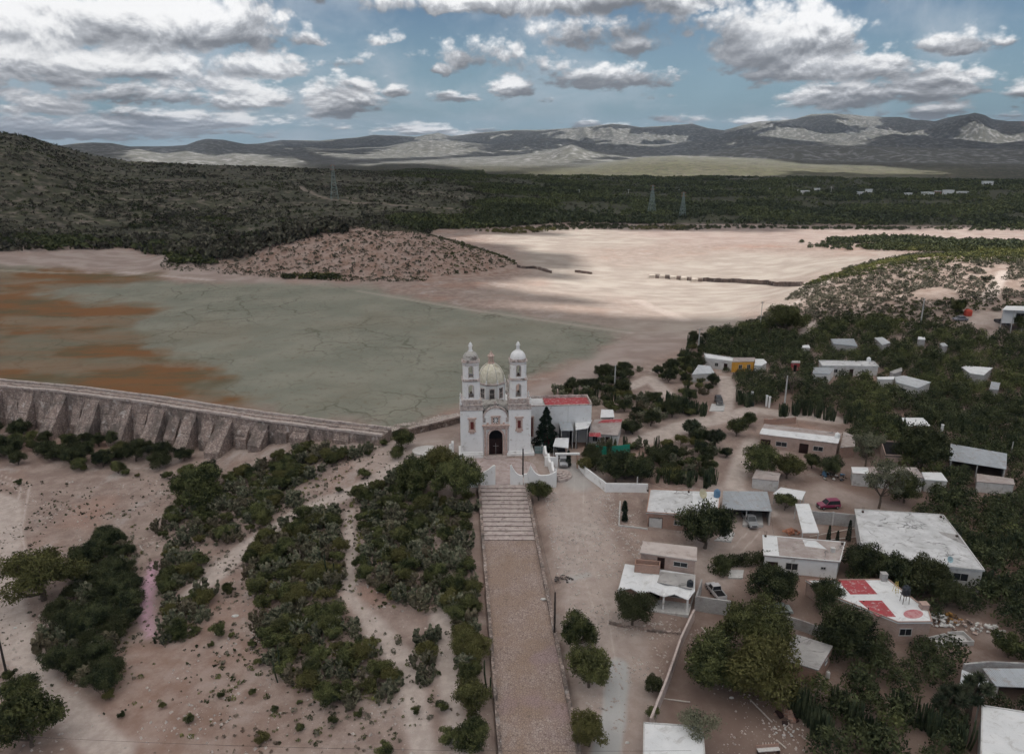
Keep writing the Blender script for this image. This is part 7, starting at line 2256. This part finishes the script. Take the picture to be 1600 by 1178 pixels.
# ================================================================== vehicles
def car_paint(name, c):
    g = NG(name, .35, .5); p = g.pos('object')
    g.b.inputs['Coat Weight'].default_value = .3
    return g.color(g.mix(g.math('MULTIPLY', g.ramp(g.noise(p, 1.5, 5), .5, .8), .35), c, (.25, .21, .19)))
def vehicle(name, px, py, heading, kind, paint, label, s=1.0, cat='car', z=None):
    """body along local +y (front), standing on the ground"""
    p = P(px, py)
    if z is not None: p = Vector(at_z(px, py, z))
    r = empty(name, p, heading, label, cat); r.scale = (s, s, s)
    W, L = .88, 2.2
    if kind == 'pickup': L = 2.6
    body = MB()
    prof = {'sedan': [(-L, .35), (-L, .85), (-L + .3, .95), (L - 1.2, .95), (L - .1, .75), (L, .6), (L, .35)],
            'suv': [(-L, .4), (-L, 1.0), (L - 1.1, 1.05), (L - .1, .9), (L, .7), (L, .4)],
            'pickup': [(-L, .45), (-L, 1.05), (-.35, 1.05), (L - 1.2, 1.05), (L - .1, .92), (L, .7), (L, .45)]}[kind]
    n = len(prof)
    def sect(prof, w0, w1, m):
        k = len(prof)
        m._add([(-w0, a, b) for a, b in prof] + [(w1, a, b) for a, b in prof], [tuple(range(k)), tuple(range(2 * k - 1, k - 1, -1))] + [(i, k + i, k + (i + 1) % k, (i + 1) % k) for i in range(k)])
    sect(prof, W, W, body)
    bo = body.build('body', paint, r, bevel=.07)
    cab = {'sedan': [(-1.5, .94), (-1.0, 1.42), (.35, 1.42), (1.05, .94)], 'suv': [(-2.05, 1.0), (-1.9, 1.72), (.3, 1.72), (1.0, 1.04)], 'pickup': [(-.4, 1.04), (-.3, 1.75), (.75, 1.75), (1.35, 1.04)]}[kind]
    m = MB(); k = len(cab)
    m._add([(-W * (.97 if b < 1.2 else .8), a, b) for a, b in cab] + [(W * (.97 if b < 1.2 else .8), a, b) for a, b in cab], [tuple(range(k)), tuple(range(2 * k - 1, k - 1, -1))] + [(i, k + i, k + (i + 1) % k, (i + 1) % k) for i in range(k)])
    m.build('windows', GLASS, r)
    m = MB(); zt = max(b for a, b in cab); a0 = min(a for a, b in cab if b == zt); a1 = max(a for a, b in cab if b == zt)
    m.box(-W * .82, W * .82, a0 - .04, a1 + .04, zt + .002, zt + .05)
    for t in (-1, 1):
        (ya, za), (yb, zb_) = cab[0], cab[1]; m.tube((t * W * .97, ya, za), (t * W * .81, yb, zb_), .05, n=5)
        (ya, za), (yb, zb_) = cab[3], cab[2]; m.tube((t * W * .97, ya, za), (t * W * .81, yb, zb_), .05, n=5)
    m.build('roof', paint, r)
    if kind == 'pickup':
        m = MB(); m.box(-W + .1, W - .1, -L + .1, -.5, 1.052, 1.06); m.build('cargo_bed', DARK, r)
        m = MB()
        for t in (-1, 1): m.box(t * W - .06 * (t > 0), t * W + .06 * (t < 0), -L + .02, -.45, 1.053, 1.2)
        m.box(-W, W, -L + .01, -L + .07, 1.054, 1.2); m.build('bed_rail', paint, r)
    for sx in (-1, 1):
        for y in (-L + .75, L - .8):
            m = MB(); m.tube((sx * (W - .2), y, .34), (sx * (W + .02), y, .34), .34, n=14); w = m.build('wheel', RUBBER, r)
            m = MB(); m.tube((sx * (W + .015), y, .34), (sx * (W + .035), y, .34), .18, n=10); m.build('rim', CHROME, w)
        m = MB(); m.box(sx * .68 - .17, sx * .68 + .17, L - .02, L + .03, .6, .76); m.build('headlight', LAMP, r)
    m = MB(); m.box(-W, W, L - .02, L + .08, .36, .52); m.box(-W, W, -L - .08, -L + .02, .4, .56); m.build('bumper', CHROME, r)
    m = MB(); m.box(-.5, .5, L + .0, L + .035, .56, .74); m.build('grille', DARK, r)
    return r
PI = math.pi
vehicle('parked_suv', 1123, 630, PI - .1, 'suv', car_paint('black_car_paint', (.02, .022, .028)), 'black car parked on the sandy lane facing the camera')
vehicle('pickup_truck', 1171, 817, PI + .05, 'pickup', car_paint('silver_car_paint', (.28, .29, .30)), 'old silver pickup parked nose out under the corrugated carport', cat='pickup')
vehicle('parked_van', 1294, 793, PI / 2 + .12, 'suv', car_paint('maroon_car_paint', (.22, .02, .07)), 'maroon car behind the grey block wall with thin cypresses')
vehicle('pickup_truck', 1118, 928, PI * .06, 'pickup', car_paint('dusty_white_paint', (.52, .51, .52)), 'white roofed pickup loaded with gear in the block wall yard', s=.92, cat='pickup')
vehicle('parked_car', 1214, 957, PI / 2, 'sedan', car_paint('pale_green_paint', (.34, .38, .37)), 'pale car half hidden below the dark tree beside the huge mesquite')
vehicle('parked_car', 880, 725, PI, 'sedan', car_paint('silver_paint', (.42, .43, .45)), 'silver car under the white portal frame by the church')
vehicle('parked_suv', 877, 712, PI, 'suv', car_paint('black_paint', (.018, .018, .022)), 'black car behind the silver one, near the bougainvillea')
vehicle('pickup_truck', 1565, 507, PI + .1, 'pickup', car_paint('dark_paint', (.05, .05, .06)), 'dark pickup on the forecourt of the modern hill house', s=1.1, cat='pickup')
vehicle('parked_car', 1500, 501, PI / 2, 'sedan', car_paint('grey_paint', (.24, .24, .27)), 'grey car among bushes left of the hill forecourt', s=1.1)
vehicle('pickup_truck', 1178, 518, PI / 2 + .2, 'pickup', car_paint('rust_red_paint', (.22, .06, .045)), 'rust red truck at the edge of the wood by the white flat', s=1.2, cat='pickup')

# ================================================================== poles and wires
PTOP = {}
def pole(key, px, py, py_top, mat, label, arm=1.6, r=.14, name='utility_pole'):
    p = P(px, py); d = proj(p)[2]
    # height from the photo
    h = 1.0
    for _ in range(40):
        t = proj((p.x, p.y, p.z + h))[1]
        h += (t - py_top) * d / FPX * .9
    o = empty(name, p, 0, label, 'pole')
    m = MB(); m.tube((0, 0, -1), (0, 0, h), r * 1.25, r * .8, 10); m.build('shaft', mat, o)
    if arm:
        m = MB(); m.box(-arm / 2, arm / 2, -.06, .06, h - .5, h - .36); m.build('crossarm', mat if mat is POLEW else IRON, o)
        for x in (-arm / 2 + .1, 0.12, arm / 2 - .1):
            m = MB(); m.lathe([(.03, 0), (.06, .05), (.03, .1), (.06, .15), (.02, .22)], (x, 0, h - .358), 7); m.build('insulator', CHROME, o)
    PTOP[key] = Vector((p.x, p.y, p.z + h - .15))
    return o
pole('a', 1224, 648, 587, POLEC, 'tall pale concrete pole standing beside the lane junction', r=.2)
pole('b', 1091, 548, 513, POLEC, 'pale pole with crossarm at the beach edge of the wood', 2.2, .18)
pole('c', 960, 612, 570, POLEC, 'pale pole among bushes right behind the church wing', 0, .17)
pole('d', 1437, 515, 466, POLEC, 'tall white pole on the slope below the scrub hill', 0, .2)
pole('e', 1187, 517, 471, POLEC, 'thin grey pole near the rust red truck', 1.2, .12)
pole('f', 817, 757, 701, POLEW, 'dark wooden pole standing at the right of the stair head', 0, .16)
pole('g', 866, 1003, 925, POLEW, 'dark wooden pole leaning at the right wall of the ramp', 0, .15)
pole('h', 12, 1060, 981, POLEW, 'dark wooden pole near the bottom left corner', 0, .16)
pole('i', 995, 768, 745, POLEC, 'short pale pole standing at the white yard wall', 0, .13)
pole('j', 1579, 712, 690, POLEC, 'short pale post at the right end of the corrugated barn', 0, .12)
for (a, b, h_, lab) in [(1174, 629, 607, 'left of the three white gate pillars by the lane'), (1197, 635, 612, 'middle of the three white gate pillars by the lane'), (1201.5, 637, 614, 'right of the three white gate pillars by the lane'),
                        (1470, 682, 668, 'white gate pillar beside the small brick shed in the wood')]:
    p = P(a, b); m = MB(); m.box(-.22, .22, -.22, .22, -.5, 3.0); m.box(-.3, .3, -.3, .3, 3.0, 3.12); o = m.build('gate_pillar', WHITE2, loc=p, bevel=.02); tag(o, lab, 'pillar')
def wire(p, q, sagm, label, r=.018, n=18):
    m = MB(); p, q = Vector(p), Vector(q)
    pts = []
    for i in range(n + 1):
        t = i / n; a = p.lerp(q, t); a.z -= sagm * 4 * t * (1 - t); pts.append(a)
    for a, b in zip(pts[:-1], pts[1:]): m.tube(a, b, r, n=4, cap=False)
    o = m.build('power_line', WIRE, off=p, loc=p)
    return tag(o, label, 'cable')
wire(PTOP['a'] + Vector((.7, 0, 0)), Vector(at_z(1700, 660, 6)), 1.2, 'upper power line running right from the lane pole over the wood', .02)
wire(PTOP['a'] + Vector((-.7, 0, -.3)), Vector(at_z(1700, 668, 5.5)), 1.5, 'lower power line running right from the lane pole over the wood', .02)
wire(PTOP['a'], PTOP['b'], 1.5, 'power line between the lane pole and the beach pole', .015)
wire(Vector(at_z(-40, 1146, 4)), Vector(at_z(1080, 1172, 4)), .8, 'thin cable crossing the bottom of the view from left to right', .016, 30)
wire(PTOP['i'], PTOP['a'] + Vector((0, 0, -1)), 1.2, 'thin cable from the short pole at the yard wall to the lane pole', .012)

# pylons: lattice towers
PYL = pmat('green_grey_steel', (.20, .27, .26), (.26, .31, .30), 1, rough=.6)
PYR = pmat('faded_red_steel', (.36, .16, .13), (.42, .22, .18), 1, rough=.6)
def pylon(px, py, py_top, w, label, sc=1):
    p = P(px, py); d = proj(p)[2]; h = 10
    for _ in range(40): h += (proj((p.x, p.y, p.z + h))[1] - py_top) * d / FPX * .9
    o = empty('lattice_pylon', p, .3, label, 'pylon', 'lattice pylons on the plain')
    r = .17 * sc
    n = 7
    def wz(t): return w * (1 - t) + .7 * t
    m = MB()
    for sx in (-1, 1):
        for sy in (-1, 1): m.tube((sx * w / 2, sy * w / 2, -1), (sx * .35, sy * .35, h), r, r, 5)
    m.build('legs', PYL, o)
    m = MB()
    for i in range(n):
        t0, t1 = (i / n) ** .85, ((i + 1) / n) ** .85
        a, b = wz(t0) / 2, wz(t1) / 2
        c0 = [(-a, -a, h * t0), (a, -a, h * t0), (a, a, h * t0), (-a, a, h * t0)]; c1 = [(-b, -b, h * t1), (b, -b, h * t1), (b, b, h * t1), (-b, b, h * t1)]
        for k in range(4):
            m.tube(c0[k], c1[(k + 1) % 4], r * .6, n=4); m.tube(c0[(k + 1) % 4], c1[k], r * .6, n=4); m.tube(c1[k], c1[(k + 1) % 4], r * .6, n=4)
    m.build('bracing', PYL, o)
    m = MB()
    for z in (h * .86, h * .97):
        m.tube((-2.6, 0, z), (2.6, 0, z), r, n=5); m.tube((-2.6, 0, z), (0, 0, z + 1.4), r * .7, n=4); m.tube((2.6, 0, z), (0, 0, z + 1.4), r * .7, n=4)
    m.build('arm', PYR, o)
pylon(1018, 334, 290, 6.5, 'left and taller green lattice pylon at the far edge of the sand')
pylon(1066, 340, 301, 5, 'right lattice pylon with reddish head beside the taller green one')
pylon(523, 312, 258, 8, 'faint grey lattice pylon on the far left hillside', 1)
for i, (a, b, t) in enumerate([(905, 303, 296), (982, 303, 296), (1061, 302, 296), (1111, 302, 296), (1156, 301, 295), (1202, 300, 294), (1246, 303, 296), (1298, 304, 292)]):
    p = P(a, b); d = proj(p)[2]; h = (b - t) * d / FPX
    m = MB(); m.tube((0, 0, -1), (0, 0, h), .35, .25, 6); m.box(-1.5, 1.5, -.15, .15, h - 1.2, h - .8)
    tag(m.build('distant_pole', POLEC, loc=p), 'far pale pole on the wooded plain, number %s counted from left' % ['one', 'two', 'three', 'four', 'five', 'six', 'seven', 'eight'][i], 'pole', 'row of far poles on the plain')

# ================================================================== things on roofs and in yards
def on_roof(px, py, key, dz=0):
    z = HOUSES[key][2] + dz
    return Vector(at_z(px, py, z))
def tank(p, r, h, mat, label, stand=0, name='water_tank'):
    o = empty(name, p, 0, label, 'water tank')
    m = MB(); m.lathe([(r, 0), (r * 1.03, h * .1), (r, h * .2), (r * 1.03, h * .3), (r, h * .5), (r * 1.03, h * .6), (r, h * .75), (r * .8, h * .92), (r * .3, h)], (0, 0, stand), 18)
    m.build('tank_body', mat, o, smooth_=True)
    m = MB(); m.lathe([(r * .3, h), (r * .32, h + .06), (r * .28, h + .12)], (0, 0, stand), 12); m.build('lid', mat, o)
    if stand:
        m = MB()
        for sx in (-1, 1):
            for sy in (-1, 1): m.tube((sx * r * .8, sy * r * .8, 0), (sx * r * .7, sy * r * .7, stand), .05, n=5)
        m.box(-r, r, -r, r, stand - .08, stand - .002); m.build('stand', IRON, o)
    return o
tank(on_roof(1120, 776, 'h7'), .62, 1.5, BLUE_T, 'blue water tank at the right end of the long white roof')
tank(on_roof(1413, 941, 'h22'), .6, 1.4, BLACK_T, 'dark water tank raised on a stand on the red squared roof', 1.5)
tank(on_roof(1308, 684, 'h10'), .55, 1.2, WHITE2, 'white squat tank on the right end of the pink brick house')
tank(Vector(at_z(1078, 916, -1.75)), .5, 1.1, BLACK_T, 'black water tank at the back corner of the zigzag porch roof')
tank(on_roof(1357, 565, 'b5'), .6, 1.3, WHITE2, 'white water tank on the long low far roof')
tank(P(1512, 493), 1.3, 2.2, pmat('red_tent_cloth', (.42, .06, .04), (.48, .09, .06), 3), 'round red covered tank beside the hill tree', name='red_tank')
tank(P(1293, 1058), .3, 1.0, BLOCK_W, 'small grey gas cylinder against the side of the brick hut', name='gas_cylinder')
tank(P(1175.5, 634), .45, 1.1, BLACK_T, 'dark bin at the foot of the left white gate pillar', name='waste_bin')
tank(P(1288, 742), .45, 1.1, BLUE_T, 'blue drum standing under the low dark tree', name='drum')
def dish(p, r, col, label, az=0):
    o = empty('satellite_dish', p, az, label, 'satellite dish')
    m = MB(); m.lathe([(r * .02, .0), (r * .5, .05), (r * .85, .18), (r, .28), (r * .97, .29), (r * .5, .09), (r * .02, .03)], (0, 0, 0), 18)
    b = m.build('bowl', col, o, smooth_=True); b.location = (0, -.1, .9); b.rotation_euler = (R(60), 0, 0)
    m = MB(); m.tube((0, 0, 0), (0, 0, .95), .04, n=6); m.build('mast', IRON, o)
    m = MB(); m.tube((0, -.15, .75), (0, -.7, 1.25), .02, n=4); m.build('arm', IRON, o)
dish(on_roof(1096, 778, 'h7'), .95, pmat('yellowed_dish', (.46, .42, .28), (.5, .46, .34), 2), 'big yellowed dish lying tilted on the long white roof', .6)
dish(on_roof(1481, 881, 'h17'), .55, pmat('bluegrey_dish', (.30, .42, .46)), 'small blue grey dish at the front of the largest roof', .2)
# ladder and chimney on the red squared roof
lp = on_roof(1399, 925, 'h22')
lad = empty('step_ladder', lp, .2, 'yellow step ladder beside the raised dark tank', 'ladder')
YEL = pmat('yellow_ladder_paint', (.55, .42, .12), (.5, .4, .15), 3)
for sx in (-.25, .25): m = MB(); m.tube((sx, -.4, 0), (sx * .7, 0, 2.0), .035, n=5); m.tube((sx, .4, 0), (sx * .7, 0, 2.0), .035, n=5); m.build('rail', YEL, lad)
m = MB()
for k in range(6): m.box(-.24, .24, -.36 + k * .06, -.30 + k * .06, .25 + k * .3, .29 + k * .3)
m.build('rungs', YEL, lad)
for (px, py, key, w, h, mat, lab) in [(1380, 906, 'h22', .9, 1.2, BLOCK, 'square block chimney at the back of the red squared roof'), (1443, 950, 'h22', 1.1, .8, BRICK_P, 'low brick box at the right edge of the red squared roof'), (1301, 862, 'h19', .6, .7, BLOCK_W, 'small white box vent on the brown roof with white bay')]:
    m = MB(); m.box(-w / 2, w / 2, -w / 2, w / 2, 0, h); m.box(-w / 2 - .06, w / 2 + .06, -w / 2 - .06, w / 2 + .06, h + .002, h + .1)
    tag(m.build('chimney', mat, loc=on_roof(px, py, key)), lab, 'chimney')
# cement troughs, rubble, planks
def trough(px, py, w, l, rz, label):
    p = P(px, py); m = MB()
    m.box(-w, w, -l, l, -.3, .1); m.box(-w, -w + .15, -l, l, .1, .7); m.box(w - .15, w, -l, l, .1, .7); m.box(-w + .15, w - .15, -l, -l + .15, .1, .7); m.box(-w + .15, w - .15, l - .15, l, .1, .7)
    o = m.build('water_trough', CONC, loc=p); o.rotation_euler.z = rz; tag(o, label, 'trough')
trough(1470, 1004, 1.6, 1.0, .3, 'grey cement trough in front of the pink walled corner house')
trough(1500, 1000, 1.3, 1.3, .1, 'second cement trough, right of the first, by the sacks')
rng = np.random.default_rng(77)
def heap(name, px, py, w, n, mats, label, cat, smin=.15, smax=.5, h=.8):
    p = P(px, py); m = MB()
    for i in range(n):
        a = rng.random() * 6.28; r = w * rng.random() ** .6
        s = rng.uniform(smin, smax); m.mi = int(rng.integers(len(mats)))
        m.obox((r * math.cos(a), r * math.sin(a) * .7, h * (1 - r / w) * rng.random() + s * .2), (s * rng.uniform(.7, 2.2), s, s * rng.uniform(.3, .8)), rng.random() * 3, rng.uniform(-.6, .6))
    o = m.build(name, mats, loc=p, bevel=.02)
    return tag(o, kind='stuff')
SACK = pmat('white_sack', (.60, .59, .57), (.5, .48, .46), 3)
OCH = pmat('ochre_scrap', (.36, .20, .06), (.28, .15, .05), 3)
heap('sack_pile', 1463, 970, 2.6, 46, [SACK, BLOCK_W, CONC], 'pile of white sacks beside the faded red circle roof', 'rubbish pile', h=1.6)
heap('scrap_pile', 1485, 968, 2.2, 26, [OCH, OCH, IRON], 'ochre scrap pile right of the white sacks', 'rubbish pile', h=1.2)
heap('rubble_pile', 1505, 978, 3.0, 40, [SACK, BRICK_P, IRON, CONC], 'mixed rubble heap at the right end of the sacks', 'rubbish pile')
heap('brick_pile', 1236, 832, 1.6, 40, [pmat('orange_brick_bits', (.42, .16, .09), (.35, .2, .15), 5)], 'scatter of orange brick bits left of the narrow canopy', 'rubble')
heap('rubble_pile', 1545, 983, 2.4, 26, [SACK, CONC], 'white debris near the right edge below the largest roof', 'rubbish pile')
heap('timber_pile', 1228, 1122, 1.6, 14, [WOOD, BRICK], 'brown crate and timber heap at the cactus edge of the dark yard', 'rubbish pile', .3, .8)
heap('rubble_pile', 1224, 1140, 2.2, 34, [SACK, BRICK_P, CONC], 'pale broken blocks at the bottom of the dark yard', 'rubble', .1, .3, .3)
heap('stone_heap', 880, 905, 1.6, 40, [pmat('dark_ash', (.05, .045, .045), (.12, .10, .09), 4), RUBBLE_D], 'small dark ash and stone heap beside the ramp wall', 'rubble', .1, .35, .3)
heap('scrap_pile', 1300, 745, 3.4, 50, [IRON, BLUE_T, SACK, DARK], 'dark clutter under the low tree right of the brick house', 'rubbish pile', h=1.0)
heap('gear_load', 1112, 925, 1.0, 16, [IRON, DARK, RUBBER], 'dark gear heaped beside the white roofed pickup', 'rubbish pile', .15, .4, .8)
PLANK = pmat('bleached_timber', (.55, .50, .46), (.45, .40, .36), 3)
for i, (a, b, lab) in enumerate([((1168, 1088), (1206, 1130), 'long bleached plank lying on the dark yard soil'), ((1096, 980), (1105, 992), 'short bleached plank between the wall and huge mesquite'), ((1213, 1156), (1228, 1170), 'short plank at the bottom of the dark yard'),
                                 ((1030, 1090), (1078, 1099), 'long fallen rail across the dark yard near the thin wall'), ((1265, 838), (1340, 826), 'upper pale rail lying before the block wall with cypresses'), ((1265, 846), (1345, 840), 'lower pale rail lying before the block wall with cypresses'), ((1460, 1033), (1466, 1040), 'short white plank near the corner awning'),
                                 ((1004, 722), (1022, 708), 'pale fallen trunk in the garden scrub'), ((1312, 700), (1310, 720), 'pale drainpipe at the corner of the pink brick house')]):
    p, q = P(*a), P(*b); m = MB(); d = (q - p); m.obox(((p + q) / 2 + Vector((0, 0, .12))) - p, (d.length, .16, .10), math.atan2(d.y, d.x))
    tag(m.build('plank', PLANK, loc=p), lab, 'plank')
for i in range(5):
    p = P(1192 + i * 4.5, 1165); m = MB(); m.obox((0, 0, .1), (.12, 1.0, .08), -.3); tag(m.build('plank', PLANK, loc=p), '%s of five short pale slats laid side by side in the dark yard' % ['first', 'second', 'third', 'fourth', 'fifth'][i], 'plank', 'row of pale slats')
p = P(1200, 1176); b = empty('bench_frame', p, .1, 'rusty red framed bench at the bottom edge of the dark yard', 'bench')
m = MB(); m.box(-1.4, 1.4, -.3, .3, .5, .58); m.build('seat', SACK, b); m = MB(); m.box(-1.45, 1.45, .3, .38, .5, 1.0); m.build('backrest', BRICK, b)
for x in (-1.3, 1.3): m = MB(); m.box(x - .05, x + .05, -.28, .28, -.1, .5); m.build('leg', IRON, b)
# concrete pads
def pad(px, label):
    w = [P(a, b) for a, b in px]; z = max(p.z for p in w) + .06
    m = MB(); m.prism([(p.x, p.y) for p in w], z - 1, z); tag(m.build('concrete_pad', CONC), None, None, kind='structure')
pad([(1108, 643), (1131, 643), (1133, 632), (1112, 631)], '')
pad([(1160, 823), (1192, 824), (1190, 800), (1162, 800)], '')
pad([(1138, 904), (1160, 905), (1162, 892), (1140, 890)], '')
pad([(960, 1012), (1040, 1025), (1046, 1010), (990, 1000)][:0] or [(1116, 845), (1142, 848), (1148, 834), (1136, 828)], '')
# white gravel disc left of the church and small litter
w = P(669, 704); m = MB(); m.lathe([(3.6, -.5), (3.6, .12)], (0, 0, 0), 28, sq=.8); tag(m.build('lime_circle', pmat('lime_plaster', (.60, .585, .57), (.52, .49, .47), 2), loc=w), 'pale round lime patch on the ground left of the church', 'stone slab')
for (a, b, s, lab) in [(849, 936, .5, 'white scrap of litter on the ramp near its right wall'), (24, 981, .35, 'white scrap on the track near the left pole'), (368, 962, .7, 'pale stone patch on the pink slope below the lone tree'), (1143, 1090, .35, 'small white bag on the dark yard soil'), (980, 1160, .3, 'white scrap beside the concrete streak')]:
    p = P(a, b) if a != 849 else Vector(at_z(a, b, -4.0)); m = MB(); m.lathe([(s, 0), (s * .8, .12), (s * .3, .2)], (0, 0, 0), 7, sq=.6); tag(m.build('litter', SACK, loc=p), lab, 'litter')
# palm-like yucca, bottom right
def yucca(px, py, h, label):
    p = P(px, py); o = empty('yucca_tree', p, 0, label, 'tree'); r = np.random.default_rng(9)
    t = MB(); t.tube((0, 0, -.5), (0, 0, h * .45), .45, .35, 9); heads = []
    for i in range(13):
        a = i * .75; e = Vector((math.cos(a) * (.5 + r.random() * 1.3), math.sin(a) * (.5 + r.random() * 1.3), h * (.55 + .45 * r.random())))
        t.tube((0, 0, h * .4), e, .22, .14, 6); heads.append(e)
    t.build('trunk', BARK, o)
    c = []
    for e in heads:
        n = 220; d = r.normal(size=(n, 3)); d[:, 2] += .15; d /= np.linalg.norm(d, axis=1)[:, None]
        b = np.cross(d, r.normal(size=(n, 3))); b /= np.linalg.norm(b, axis=1)[:, None]
        e_ = np.array(e); L = (.75 + .45 * r.random(n))[:, None]
        c.append(np.stack([e_ + d * .08, e_ + d * L * .5 - b * .08, e_ + d * L, e_ + d * L * .5 + b * .08], 1))
    V = np.concatenate(c).reshape(-1, 3)
    link('crown', mesh_np('crown', V, np.arange(len(V)).reshape(-1, 4), [leaf_mat('yucca_leaf', (.035, .05, .03), (.10, .11, .07), 1)]), o)
yucca(1512, 1120, 5.6, 'spiky branching yucca tree beside the tilted white awning')
yucca(1474, 1135, 5.2, 'second spiky yucca, left of the one by the awning')
yucca(1116, 700, 3.6, 'small branching yucca in the garden scrub before the brick house')
yucca(1078, 682, 3.4, 'lone yucca at the lane edge above the garden scrub')
# garden umbrella / lamp bits
p = P(981, 738); m = MB(); m.lathe([(.03, 0), (.03, 1.9), (.55, 1.9), (.42, 2.1), (.06, 2.25)], (0, 0, 0), 12); tag(m.build('garden_lamp', SACK, loc=p), 'small white round topped lamp among dark trees behind the yard wall', 'lamp')
# sandy forecourt wall bits

def roof_pt(key, px, py, dz=.6): return Vector(at_z(px, py, HOUSES[key][2] + dz))
for (a, b, sg, lab) in [(PTOP['i'], roof_pt('h7', 1100, 770), .8, 'thin cable from the short yard wall pole to the long white roof'),
                        (PTOP['a'], roof_pt('h10', 1250, 672), .8, 'thin cable from the lane pole down to the pink brick house'),
                        (PTOP['a'], PTOP['c'], 2.0, 'thin cable from the lane pole to the pole behind the wing'),
                        (roof_pt('h7b', 1202, 770), roof_pt('h19', 1210, 838), .8, 'thin cable between the corrugated carport and the white bay roof'),
                        (PTOP['f'], PTOP['g'], 1.5, 'cable between the two dark poles along the ramp'),
                        (roof_pt('h19', 1316, 850), roof_pt('h22', 1388, 906), .6, 'thin cable from the brown roof to the red squared roof'),
                        (PTOP['b'], PTOP['e'], 2.0, 'cable between the beach pole and the thin grey pole'), (PTOP['e'], PTOP['d'], 3.0, 'cable from the thin grey pole up to the white slope pole')]:
    wire(a, b, sg, lab, .015)
# steel starter bars on roofs
REB = IRON
for k, (px, py, key) in enumerate([(1012, 767, 'h7'), (1076, 769, 'h7'), (1348, 800, 'h17'), (1470, 808, 'h17'), (1495, 838, 'h17'), (1196, 838, 'h19'), (1316, 850, 'h19')]):
    p = on_roof(px, py, key, .1); m = MB()
    for dx in (-.12, .12):
        for dy in (-.12, .12): m.tube((dx, dy, 0), (dx * 1.3, dy * 1.2, .9 + .15 * ((k + dx > 0))), .018, n=4)
    m.box(-.16, .16, -.16, .16, -.05, .25)
    tag(m.build('starter_bars', [REB], loc=p), ['rusty starter bars at the back left corner of the long white roof', 'rusty starter bars mid back edge of the long white roof', 'rusty starter bars at the back left of the largest roof', 'rusty starter bars at the back right of the largest roof',
        'rusty starter bars on the right edge of the largest roof', 'rusty starter bars on the white bay corner', 'rusty starter bars at the right corner of the brown roof'][k], 'steel bars')
